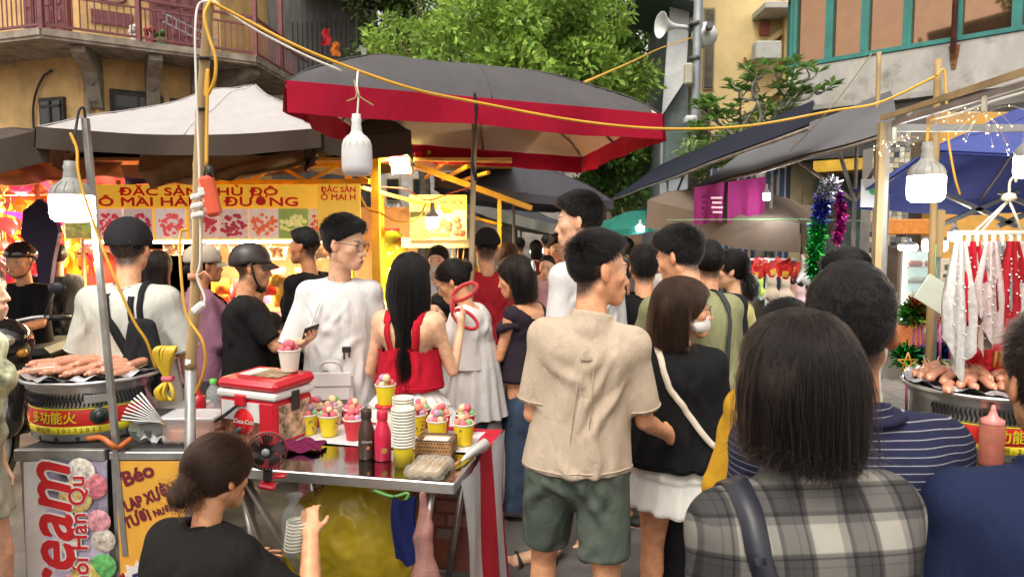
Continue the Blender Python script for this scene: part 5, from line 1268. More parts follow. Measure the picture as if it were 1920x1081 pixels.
for k in range(4):
 x0=3.0+k*.42;q=MB();q.bar(Vector((x0,4.9,1.98))-bl,Vector((x0+.55,4.9,1.74))-bl,.03);q.bar(Vector((x0,4.9,1.74))-bl,Vector((x0+.55,4.9,1.98))-bl,.03);q.build('scissor_bar',steel,bo)
for(x_,y_)in((3.0,5.6),(4.7,5.6)):q=MB();q.box(Vector((x_,y_,1.0))-bl,(.04,.04,2.0));q.build('leg',steel,bo)
# magenta cloths pegged to the awning edge
for(px,py,w,h_,lb,nm)in((1330,382,.34,.40,'magenta cloth with pale print pegged to the slate awning','print'),(1400,375,.42,.44,'plain magenta cloth pegged to the slate awning beside the lamp','plain')):
 p=at(px,py,7.4);m_=MB();m_.sheet(lambda u,v:((u-.5)*w,.03*math.sin(9*u+px)+.02*math.sin(21*u)*v,h_*(.5-v)+.06*(u-.5)+.012*math.sin(13*u)*v),16,10);m_.sheet(lambda u,v:((u-.5)*w,.006+.03*math.sin(9*u+px)+.02*math.sin(21*u)*v,h_*(.5-v)+.06*(u-.5)+.012*math.sin(13*u)*v),16,10,flip=True)
 ob=m_.build('magenta_cloth',cloth('magenta',(.21,.02,.10),wr=.4,translucent=.12),None,p,label=lb,cat='cloth',group='magenta cloths')
 if nm=='print':
  [MB().box((.06+.004*k,-.055,.06-.05*k),(.12-.02*(k%2),.003,.022)).build('faded_print',mat('pale_pink_print',(.62,.38,.42),rough=.9),ob)for k in range(4)]
def cable(label,pts,r,m,name='cable',group='cables over the market',sub=8):
 P=[at(*p)if len(p)==3 and not isinstance(p,Vector)else Vector(p)for p in pts];O=P[0];t=MB();t.tube([q-O for q in smooth_path(P,sub)],r,n=7);return t.build(name,m,None,O,label=label,cat='cable',group=group)
cable('thick yellow cable strung across the street under the sky',[(394,2,2.74),(470,42,2.78),(560,88,2.8),(670,132,2.9),(780,168,3.0),(890,191,3.15),(1080,226,3.35),(1240,241,3.5),(1400,236,3.5),(1560,208,3.4),(1650,192,3.35),(1755,143,3.25)],.0065,ycable)
cable('white cable running beside the yellow one from the bamboo pole',[(398,0,2.76),(460,45,2.8),(560,98,2.85),(640,133,2.9)],.005,wcable)
cable('white cable dropping down along the bamboo pole',[(392,2,2.72),(372,10,2.72),(366,60,2.7),(368,160,2.7),(374,330,2.68),(376,480,2.66),(370,520,2.66),(384,560,2.66),(372,585,2.66)],.0045,wcable)
cable('yellow cable looping down the bamboo pole to the socket',[(394,2,2.72),(383,30,2.70),(392,70,2.69),(404,110,2.68),(402,150,2.68),(386,180,2.69),(390,130,2.69),(388,215,2.68),(387,312,2.66)],.0065,ycable)
cable('yellow cable hanging from the hooked pole down to the cart',[(140,270,2.74),(132,250,2.74),(144,280,2.73),(148,330,2.70),(176,420,2.68),(215,520,2.66),(250,600,2.66),(275,640,2.68),(292,690,2.72)],.0055,ycable)
cable('yellow cable swinging from the bamboo pole to the cart counter',[(352,430,2.66),(338,440,2.66),(340,520,2.62),(350,590,2.6),(380,640,2.58),(384,690,2.6),(366,740,2.66)],.0055,ycable)
cable('yellow cable dropping from the pole top of the sausage tent',[(1756,142,3.2),(1770,132,3.2),(1774,180,3.18),(1778,260,3.15),(1790,330,3.1),(1800,365,3.1)],.005,ycable)
cable('yellow cord from the tent post to the lit bulb',[(1755,225,2.7),(1745,226,2.66),(1740,240,2.62),(1738,268,2.6)],.005,ycable)
cable('cream flex sweeping along the tent bar to the string lights',[(1745,226,2.7),(1800,212,2.65),(1860,190,2.5),(1930,170,2.4)],.0045,wcable)
cable('thin brown line slanting across the teal windows',[(1635,100,5.2),(1560,200,5.4),(1480,285,5.6)],.004,bambm)
cable('thin yellow line tied to the umbrella top and the grey house',[(1095,155,6.0),(1180,118,9),(1240,90,14),(1300,70,15)],.012,ycable)
cable('green line strung below the magenta cloths',[(1250,412,7.3),(1400,411,7.2),(1520,411,7.0),(1625,414,6.0)],.003,mat('green_line',(.18,.5,.2),rough=.5))
cable('sagging red string across the yellow stall posts',[(700,350,6.3),(760,355,6.2),(800,375,6.1),(850,360,6.0),(885,350,5.9)],.006,mat('red_string',(.5,.04,.03),rough=.6))
cable('yellow cable looping below the yellow stall roof',[(672,360,6.1),(690,392,6.1),(715,400,6.0),(745,415,6.0),(780,412,6.0),(800,380,6.0)],.008,ycable)
cable('thin string hanging down behind the magenta cloths',[(1410,455,7.4),(1400,500,7.4),(1398,520,7.4)],.006,bambm)
# lamps: LED bulb with socket, ribbed housing and diffuser
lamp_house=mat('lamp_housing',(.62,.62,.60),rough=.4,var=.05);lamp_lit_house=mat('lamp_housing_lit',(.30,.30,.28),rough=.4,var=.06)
def lit_mat(name,col,s):return mat(name,(.8,.8,.8),rough=.4,var=0,emit=s,ecol=col)
COOL=lit_mat('lamp_lit_cool',(.93,.98,1.0),14.0);WARM=lit_mat('lamp_lit_warm',(1.0,.80,.50),12.0);OFF=mat('lamp_unlit',(.66,.64,.66),rough=.35,var=.04)
def bulb(label,px,y0,y1,w,Y,lit=None,power=0.0,pcol=(1,1,1),group='LED bulbs',house=lamp_house):
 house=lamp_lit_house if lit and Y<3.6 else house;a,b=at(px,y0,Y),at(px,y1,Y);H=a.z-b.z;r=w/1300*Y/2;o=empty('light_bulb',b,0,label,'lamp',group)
 q=MB();q.lathe([(0,H),(r*.28,H),(r*.30,H*.93),(r*.34,H*.92),(r*.30,H*.84),(r*.34,H*.80),(r*.36,H*.72)],n=16);q.build('socket',house,o)
 q=MB();q.lathe([(r*.36,H*.72),(r*.52,H*.66),(r*.82,H*.58),(r*.97,H*.50),(r*.98,H*.44)],n=24);ho=q.build('housing',house,o)
 if Y<3.6:
  for k in range(14):c=MB();a_=k*6.283/14;c.tube([(r*.56*math.cos(a_),r*.56*math.sin(a_),H*.66),(r*.86*math.cos(a_),r*.86*math.sin(a_),H*.58),(r*1.0*math.cos(a_),r*1.0*math.sin(a_),H*.48)],r*.018,n=5);c.build('fin',house,ho)
 q=MB();q.lathe([(r*.98,H*.44),(r,H*.40),(r*1.0,H*.16),(r*.95,H*.07),(r*.75,H*.015),(0,0)],n=24);q.build('diffuser',lit or OFF,o)
 if power:
  ld=bpy.data.lights.new('lamp_glow','POINT');ld.energy=power;ld.color=pcol;ld.shadow_soft_size=r*1.05;lo=bpy.data.objects.new('lamp_glow',ld);COL.objects.link(lo);lo.parent=o;lo.location=(0,0,-r*1.2)
 return o
bulb('unlit white bulb hanging from the yellow cable below the red umbrella',670,214,330,56,2.75,None)
cable('white cord knotted from the yellow cable to the unlit bulb',[(671,134,2.86),(669,160,2.78),(672,180,2.76),(670,216,2.75)],.004,wcable)
cable('frayed tan twine knotted above the unlit bulb',[(650,190,2.76),(668,180,2.75),(664,150,2.76),(672,178,2.75),(700,198,2.76)],.003,bambm,name='twine')
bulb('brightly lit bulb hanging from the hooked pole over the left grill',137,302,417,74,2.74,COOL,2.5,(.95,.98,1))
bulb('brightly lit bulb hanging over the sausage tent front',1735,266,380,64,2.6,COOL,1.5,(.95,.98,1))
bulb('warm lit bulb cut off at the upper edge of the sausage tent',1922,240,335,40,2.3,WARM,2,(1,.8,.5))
for px,y0,y1,w,Y,m_,lb,pw in((811,380,428,26,6.0,WARM,'warm bulb in front of the tea stall sign',10),(823,385,410,15,6.6,WARM,'small warm bulb half behind the tea stall sign bulb',0),(1702,445,470,32,4.6,COOL,'cool bulb under the blue tent nearest the mosaic wall',6),(1752,425,472,42,4.6,COOL,'large cool bulb under the blue tent behind the steel pole',6),(1788,415,452,20,5.4,WARM,'small warm bulb under the blue tent before the orange wall',4),(1437,345,376,13,7.0,COOL,'small cool bulb beside the plain magenta cloth',8),(1200,412,434,15,9.5,COOL,'cool bulb below the teal canopy nearest the lane',4),(1238,405,428,13,9.6,COOL,'cool bulb of the pair near the teal canopy, nearer the tall man',3),(1250,405,424,12,9.9,COOL,'cool bulb of the pair near the teal canopy, nearer the round sign',0),
   (95,420,446,26,6.4,COOL,'cool bulb in the toy stall beside the dark lantern',6),(718,405,424,17,8.4,COOL,'upper cool bulb beside the yellow post',0),(716,430,452,14,8.2,COOL,'lower cool bulb beside the yellow post',0),(722,378,398,20,8.8,COOL,'cool caged bulb behind the yellow post',4),(750,380,402,24,8.8,COOL,'second cool caged bulb under the yellow stall roof',4),(762,438,455,13,9,COOL,'low cool bulb deep in the yellow stall',0),(1000,455,475,12,14,COOL,'far cool bulb above the crowd, nearer the red shirt man',3),(1020,455,474,10,14,COOL,'far cool bulb above the crowd, nearer the tall man',0)):
 bulb(lb,px,y0,y1,w,Y,m_,pw,(1,.78,.48)if m_ is WARM else(.95,.98,1))
def floodlight(label,px,py,w,h_,Y,power):
 p=at(px,py,Y);o=empty('floodlight',p,0,label,'lamp');W_,H_=w/1300*Y,h_/1300*Y
 q=MB();q.bbox((0,.04,0),(W_*1.25,.07,H_*1.25),.01);q.build('housing',blacks,o);q=MB();q.bbox((0,0,0),(W_,.02,H_),.004);q.build('lamp_face',lit_mat('flood_lit',(1.0,.74,.30),30.0),o)
 q=MB();q.tube([(-W_*.7,.03,0),(-W_*.7,.05,H_*.9),(W_*.7,.05,H_*.9),(W_*.7,.03,0)],.01,n=6);q.build('bracket',blacks,o)
 ld=bpy.data.lights.new('flood_glow','AREA');ld.energy=power;ld.color=(1,.72,.32);ld.size=W_;lo=bpy.data.objects.new('flood_glow',ld);COL.objects.link(lo);lo.parent=o;lo.location=(0,-.03,0);lo.rotation_euler=(R(70),0,0)
floodlight('glaring yellow floodlight under the yellow stall roof',753,310,32,24,6.3,130)
# ================================================================ BACKGROUND STALLS
yel=mat('yellow_metal',(.66,.36,.02),rough=.4,var=.12,vscale=6);woodw=mat('wood_worn',(.30,.17,.08),rough=.7,var=.3,vscale=8,stretch=(1,1,.2))
def rnd_cols(n,cols,seed):r_=random.Random(seed);return[r_.choice(cols)for _ in range(n)]
def cmat(c,rough=.5,**kw):return mat('flat_%.2f_%.2f_%.2f_%.2f_%.1f'%(*c,rough,kw.get('emit',0)),c,rough=rough,var=.12,vscale=18,**kw)
def yellow_stall():
 Y=6.6;o=empty('candied_fruit_stall',(-2.9,Y,0),0,'yellow framed candied fruit stall with long printed banner','stall');O=Vector((-2.9,Y,0))
 def part(name,m,fn,par=None):q=MB();fn(q);return q.build(name,m,par or o)
 # square posts and truss
 for px,Yp in((705,6.3),(655,7.6),(130,6.7),(400,7.8)):
  x=at(px,400,Yp).x;part('post',yel,lambda q:q.box((x-O.x,Yp-O.y,1.2),(.072,.072,2.4)))
 zA,zB=at(560,312,Y).z,at(560,343,Y).z;xa,xb=at(300,312,Y).x-O.x,at(700,312,Y).x-O.x
 for z in(zA,zB):part('truss_chord',yel,lambda q:q.bar((xa,0,z),(xb,-.2,z),.045))
 n=7
 for i in range(n):
  x0,x1=xa+(xb-xa)*i/n,xa+(xb-xa)*(i+1)/n;part('truss_web',yel,lambda q:q.bar((x0,-.03*i,zB if i%2 else zA),(x1,-.03*i-.03,zA if i%2 else zB),.028))
 # rear yellow lattice with rafters towards the lamp
 for k in range(6):
  x=at(700+k*32,330,7.4).x-O.x;part('rafter',yel,lambda q:q.bar((x,.9,2.35-.02*k),(x+.35,-.2,2.55-.06*k),.03))
 part('rafter',yel,lambda q:q.bar((xb-.1,-.2,2.5),(xb+1.5,.5,1.95),.05));part('rafter',yel,lambda q:q.bar((xb-.1,-.2,2.12),(xb+1.2,.6,1.78),.03))
 # banner
 a,b=at(118,346,Y-.25),at(642,448,Y-.25);W_,H_=b.x-a.x,a.z-b.z;cx,cz=(a.x+b.x)/2-O.x,(a.z+b.z)/2
 bn=part('banner',mat('banner_yellow',(.86,.52,.07),rough=.35,var=.06,bump=.5,bscale=5,emit=.25,ecol=(.9,.5,.04)),lambda q:q.bbox((cx,-.25,cz),(W_,.02,H_),.004))  # emission is added brightness; the banner hangs in shade and is no lamp
 red=mat('banner_red',(.62,.015,.015),rough=.5,var=.05,emit=.12)  # lettering also given a little glow to lift its red
 for t,px,py,sz,sxx in(('ĐẶC SẢN THỦ ĐÔ',372,360,.095,295),('Ô MAI HÀNG ĐƯỜNG',372,379,.11,370)):
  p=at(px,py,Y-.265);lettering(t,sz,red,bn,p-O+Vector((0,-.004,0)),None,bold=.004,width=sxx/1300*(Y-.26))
 # picture panels of candied fruit along the lower half
 pics=[(150,(.30,.32,.10),(.35,.45,.1)),(205,(.75,.55,.50),(.55,.05,.06)),(258,(.62,.48,.42),(.42,.03,.05)),(320,(.80,.66,.60),(.72,.10,.10)),(383,(.70,.5,.40),(.45,.04,.05)),(437,(.66,.48,.40),(.36,.03,.05)),(495,(.72,.55,.45),(.60,.12,.04)),(550,(.25,.33,.08),(.62,.55,.2)),(605,(.55,.50,.30),(.55,.06,.05))]
 for i,(px,bgc,fc)in enumerate(pics):
  p=at(px,419,Y-.275)-O;pw,ph=56/1300*(Y-.27),55/1300*(Y-.27);po=part('picture',cmat(bgc,.5,emit=.25),lambda q:q.box((p.x,p.y,p.z),(pw,.006,ph)),bn)  # picture panels brightened by added emission, not lit from behind
  def dots(q):
   r_=random.Random(i)
   for k in range(48):
    an,rr=r_.random()*6.28,math.sqrt(r_.random());s_=r_.uniform(.012,.024);q.ball((p.x+.115*rr*math.cos(an),p.y-.005,p.z+.10*rr*math.sin(an)-.01),(s_,.005+.004*r_.random(),s_*r_.uniform(.7,1)),7,4)
  part('printed_fruit',cmat(fc,.3,emit=.3),dots,po)  # fruit print carries the same added glow
 # return panel with the same heading
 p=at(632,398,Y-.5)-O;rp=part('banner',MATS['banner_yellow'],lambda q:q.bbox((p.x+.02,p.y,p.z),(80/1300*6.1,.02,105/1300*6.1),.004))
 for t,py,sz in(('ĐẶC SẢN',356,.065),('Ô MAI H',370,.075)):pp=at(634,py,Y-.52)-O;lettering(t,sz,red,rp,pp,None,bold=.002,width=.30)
 # tube light under the banner
 a,b=at(160,454,Y-.1)-O,at(612,452,Y-.1)-O;part('tube_light',lit_mat('tube_lit',(1.0,.86,.55),26.0),lambda q:q.tube([a,b],.014,n=8));part('tube_tray',yel,lambda q:q.bar(a+Vector((0,.02,.03)),b+Vector((0,.02,.03)),.05,.02))
 # counter with cloth, back board
 part('counter',mat('stall_counter',(.35,.10,.18),rough=.6,var=.2),lambda q:q.bbox((0,.15,.45),(3.0,.7,.9),.02))
 part('back_board',mat('stall_back',(.52,.36,.18),rough=.7,var=.25,vscale=3),lambda q:q.box((.1,1.5,1.0),(3.4,.05,2.0)))
 part('roof_sheet',mat('stall_roof',(.40,.20,.05),rough=.6,var=.2),lambda q:q.box((.6,.9,2.42),(4.6,2.4,.03),Matrix.Rotation(R(3),3,'X')))
 ld=bpy.data.lights.new('tube_glow','AREA');ld.shape='RECTANGLE';ld.size=2.2;ld.size_y=.04;ld.energy=55;ld.color=(1,.78,.42);lo=bpy.data.objects.new('tube_glow',ld);COL.objects.link(lo);lo.parent=o;lo.location=(cx,-.12,cz-H_/2-.05);ld.energy=150
 return O
SO=yellow_stall()
# hanging plastic tubs of dried fruit under the banner
def tub(label,px,py,Y,c,s=1.0):
 p=at(px,py,Y);o=empty('fruit_tub',p,0,label,'tub','clear tubs of dried fruit')
 q=MB();q.lathe([(0,-.06*s),(.075*s,-.06*s),(.09*s,.05*s),(.098*s,.05*s),(.098*s,.058*s)],n=16);q.build('tub_body',film('tub_plastic',(.8,.8,.78),.35),o)
 q=MB();rr=random.Random(px)
 for k in range(16):q.ball((rr.uniform(-.055,.055)*s,rr.uniform(-.055,.055)*s,rr.uniform(-.045,.04)*s),.022*s,6,4)
 q.build('fruit',cmat(c,.4),o);q=MB();q.tube([(-.09*s,0,.05*s),(-.05*s,0,.13*s),(.05*s,0,.13*s),(.09*s,0,.05*s)],.004,n=5);q.build('handle',lamp_house,o);return o
for i,(px,py,c,lb)in enumerate(((325,466,(.55,.22,.04),'clear tub of orange fruit hanging behind the beige cap'),(392,470,(.60,.20,.04),'clear tub of orange fruit beside the bamboo pole'),(448,470,(.62,.28,.05),'clear tub hanging just above the black helmet'),(488,470,(.65,.35,.05),'clear tub of yellow orange fruit right of the helmet'),(520,474,(.60,.22,.03),'clear tub of deep orange fruit beside the black shirted man'),(588,474,(.65,.36,.05),'clear tub of fruit behind the black shirted man'),(605,472,(.62,.25,.05),'clear tub of fruit next to the glasses man'))):tub(lb,px,py,6.35,c)
# sweets and packets heaped on the stall counter, hanging fruit bags inside
rr=random.Random(3)
for i in range(26):
 px=420+i*8+rr.uniform(-3,3);py=520+rr.uniform(-12,40);p=at(px,py,6.4+rr.uniform(-.1,.5));c=rr.choice([(.55,.05,.05),(.62,.34,.04),(.45,.06,.22),(.30,.42,.08),(.62,.16,.03),(.40,.22,.45)])
 q=MB();s=rr.uniform(.05,.09);q.sheet(lambda u,v:((u-.5)*s*2,-.02-.03*math.sin(math.pi*u)*math.sin(math.pi*v),(v-.5)*s*2.2),5,5);q.sheet(lambda u,v:((u-.5)*s*2,.02+.03*math.sin(math.pi*u)*math.sin(math.pi*v),(v-.5)*s*2.2),5,5,flip=True)
 nm={(.55,.05,.05):'red',(.62,.34,.04):'yellow',(.45,.06,.22):'magenta',(.30,.42,.08):'green',(.62,.16,.03):'orange',(.40,.22,.45):'purple'}[c]
 q.build('sweet_packet',cmat(c,.25),None,p,(0,0,rr.uniform(-.5,.5)),label='%s sweet packet on show in the candied fruit stall'%nm,cat='packet',group='%s sweet packets in the fruit stall'%nm)
def drum(label,px,py,Y,c,n=1,s=.09,group='jars'):
 p=at(px,py,Y);o=empty('sweet_jar',p,0,label,'jar',group);q=MB();q.lathe([(0,-s),(s*.9,-s),(s,-s*.8),(s,s*.6),(s*.7,s*.85),(s*.7,s)],n=14);q.build('jar_body',cmat(c,.2),o)
 q=MB();q.lathe([(s*.76,s),(s*.76,s*1.25),(0,s*1.25)],n=14);q.build('lid',cmat((.6,.05,.04)),o)
for i,(px,py,c,lb)in enumerate(((735,452,(.45,.55,.03),'lime green jar highest beside the yellow post'),(728,482,(.50,.60,.03),'lime green jar in the middle of the pile by the yellow post'),(730,512,(.48,.58,.04),'lime green jar lowest beside the yellow post'),(745,470,(.60,.45,.04),'yellow jar behind the lime green jars'),(745,500,(.60,.40,.03),'amber jar behind the lime green jars'))):drum(lb,px,py,7.4,c,s=.11,group='jars beside the yellow post')
# tea stall sign
def tea_sign():
 Y=6.9;p=at(822,408,Y);o=empty('tea_stall_sign',p,0,'yellow tea stall sign with red lettering behind the warm bulb','sign');w=106/1300*Y;h_=84/1300*Y
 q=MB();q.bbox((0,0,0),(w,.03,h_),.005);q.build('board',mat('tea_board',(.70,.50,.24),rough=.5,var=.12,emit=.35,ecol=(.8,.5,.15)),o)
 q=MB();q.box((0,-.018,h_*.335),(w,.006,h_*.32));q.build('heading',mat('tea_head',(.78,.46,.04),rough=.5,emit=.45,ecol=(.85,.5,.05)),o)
 lettering('TRÀ BAO · TRÀ CHANH · TRÀ TÁC',.066,mat('tea_red',(.6,.06,.04),rough=.5),o,(0,-.024,h_*.335),None,bold=.002,width=w*.9)
 q=MB();q.box((-w*.36,-.018,-h_*.17),(w*.26,.006,h_*.6));q.build('green_panel',cmat((.16,.25,.07)),o)
 rr=random.Random(5);q=MB()
 for k in range(24):q.ball((rr.uniform(-.25,.2)*w,-.02,rr.uniform(-.42,-.1)*h_),(.03,.006,.025),7,4)
 q.build('printed_lemon',cmat((.62,.50,.08)),o);q=MB()
 for k in range(9):q.ball((rr.uniform(.05,.42)*w,-.021,rr.uniform(-.35,0)*h_),(.04,.006,.035),7,4)
 q.build('printed_cup',cmat((.62,.14,.06)),o)
 # stall body beneath with valance and goods
 s=empty('tea_stall',(p.x,Y+.5,0),0,'tea stall with cream counter and hanging yellow strips under its sign','stall');q=MB();q.bbox((0,0,.5),(1.3,.6,1.0),.02);q.build('counter',mat('cream_counter',(.6,.5,.33),rough=.6,var=.15),s)
 zt=at(822,455,Y).z;q=MB();q.box((.1,-.45,zt),(.95,.05,.10));q.build('valance',mat('cream_val',(.66,.52,.28),rough=.6),s)
 for k in range(9):c=MB();x=-.05+k*.06;c.tube([(x,-.42,zt-.05),(x+.02*math.sin(k),-.45,zt-.2),(x+.05,-.43,zt-.42)],.014,n=5,flat=.4);c.build('hanging_strip',mat('strip_yellow',(.62,.42,.10),rough=.5),s)
 for(x_,y_)in((-.6,-.25),(.6,-.25)):c=MB();c.box((x_,y_,1.05),(.04,.04,2.1));c.build('post',yel,s)
tea_sign()
# ---------------------------------------------------------------- toy stall at far left
def toy_stall():
 Y=7.2;o=empty('toy_stall',(-5.0,Y,0),0,'toy and lantern stall glowing red at far left','stall');
 q=MB();q.box((0,.9,1.2),(3.2,.05,2.4));q.build('back_board',mat('toy_back',(.42,.07,.05),rough=.7,var=.5,vscale=5),o)
 for x_,y_ in((-1.2,-.5),(.35,-.4),(.75,-.35),(1.2,-.5)):q=MB();q.tube([(x_,y_,0),(x_+.03,y_,2.2)],.022,n=8);q.build('post',bambm,o)
 q=MB();q.bbox((0,.2,.5),(2.9,1.0,.35),.02);q.build('display_table',mat('toy_table',(.45,.22,.18),rough=.6,var=.3),o)
 for z in(1.0,1.5):q=MB();q.box((0,.7,z),(2.9,.3,.03));q.build('shelf',woodw,o)
 q=MB();q.tube([(-1.5,-.4,2.05),(1.4,-.35,2.1)],.018,n=8);q.build('hanging_rail',bambm,o)
 ld=bpy.data.lights.new('toy_glow','POINT');ld.energy=130;ld.color=(1,.50,.30);ld.shadow_soft_size=.15;lo=bpy.data.objects.new('toy_glow',ld);COL.objects.link(lo);lo.parent=empty('light_bulb',at(60,400,7.1),0,'orange lamp deep among the lanterns of the toy stall','lamp','LED bulbs');lo.location=(0,-.1,-.1)
 q=MB();q.ball((0,0,0),.05);q.build('diffuser',WARM,lo.parent);q=MB();q.tube([(0,0,.04),(0,0,.1)],.02,n=8);q.build('socket',blacks,lo.parent)
 # lit arched lanterns (crescent strips)
 for pts,c,lb,w in(([(20,322,6.5),(55,325,6.45),(82,340,6.4),(98,362,6.4)],(.95,.06,.10),'glowing red crescent lantern highest in the toy stall',.055),([(8,398,6.0),(40,405,6.0),(68,430,6.0),(88,480,6.0)],(.95,.06,.30),'glowing pink crescent lantern above the helmeted rider at far left',.06),([(-10,418,6.2),(10,420,6.2),(24,440,6.2)],(.95,.04,.03),'glowing red round lantern cut by the picture edge',.12),([(88,320,6.6),(112,318,6.6),(136,326,6.6)],(.9,.42,.06),'glowing amber fan lantern above the lit bulb',.05)):
  P=[at(*p)for p in pts];t=MB();sp=smooth_path(P,7);n_=len(sp);t.tube([p-P[0]for p in sp],[w*math.sin(math.pi*(.1+.85*i/(n_-1)))for i in range(n_)],n=10,flat=.5);t.build('crescent_lantern',mat('lant_%.2f_%.2f'%(c[1],c[2]),c,rough=.3,var=.25,vscale=12,emit=1.6,ecol=c),None,P[0],label=lb,cat='lantern',group='glowing lanterns of the toy stall')
 names={(.62,.03,.03):'red',(.70,.25,.03):'orange',(.60,.06,.28):'pink',(.65,.45,.04):'yellow',(.14,.10,.28):'purple',(.05,.25,.22):'teal'}
 protos={}
 rr=random.Random(12);cols=list(names)
 for i in range(120):
  px,py=rr.uniform(-30,190),rr.uniform(340,640)
  if px>150 and py<450:continue
  Yt=rr.uniform(6.5,8.0);c=rr.choice(cols[:4]if rr.random()<.75 else cols);kind=rr.choice(['ball','star','gem']);key=(c,kind);p=at(px,py,Yt);lb='%s %s in the toy stall at far left'%(names[c],{'ball':'ribbed round paper lantern','star':'five pointed star lantern','gem':'pointed diamond lantern'}[kind])
  s=rr.uniform(.7,1.25)
  if key not in protos:
   e=MB()
   if kind=='ball':e.lathe([(.0,.085)]+[(.085*math.sin(a)*(1+.05*math.cos(a*14)),.085*math.cos(a))for a in np.linspace(.15,3.0,14)]+[(0,-.085)],n=14)
   elif kind=='star':
    V=[(0,.04,0),(0,-.04,0)]+[((.11 if k%2==0 else .045)*math.sin(k*math.pi/5),0,(.11 if k%2==0 else .045)*math.cos(k*math.pi/5))for k in range(10)];e.raw(V,[(1,2+(k+1)%10,2+k)for k in range(10)]+[(0,2+k,2+(k+1)%10)for k in range(10)])
   else:e.lathe([(0,.12),(.07,.02),(.05,-.03),(0,-.10)],n=6,smooth=False)
   ob=e.build('toy_lantern',cmat(c,.35),None,p);protos[key]=ob
   t=MB();t.tube([(0,0,-.10),(0.005,0,-.2)],.008,n=5);t.build('tassel',cmat((.65,.35,.04)),ob);h_=MB();h_.tube([(0,0,.08),(0,0,.2)],.003,n=4);h_.build('hanging_string',bambm,ob)
  else:ob=copy_tree(protos[key]);ob.location=p
  ob.scale=(s,s,s);ob.rotation_euler=(0,0,rr.uniform(-1,1));tag(ob,lb,'lantern','%s %ss of the toy stall'%(names[c],kind))
 q=MB();p=at(78,440,5.9);q.prism([(0,.30),(.12,.22),(.16,.02),(.10,-.22),(.04,-.55),(-.02,-.55),(-.05,-.2),(-.16,.0),(-.13,.2)],.05);q.build('dark_lantern',cmat((.04,.03,.09)),None,p,label='large dark blue fish shaped lantern behind the lit bulb',cat='lantern')
toy_stall()
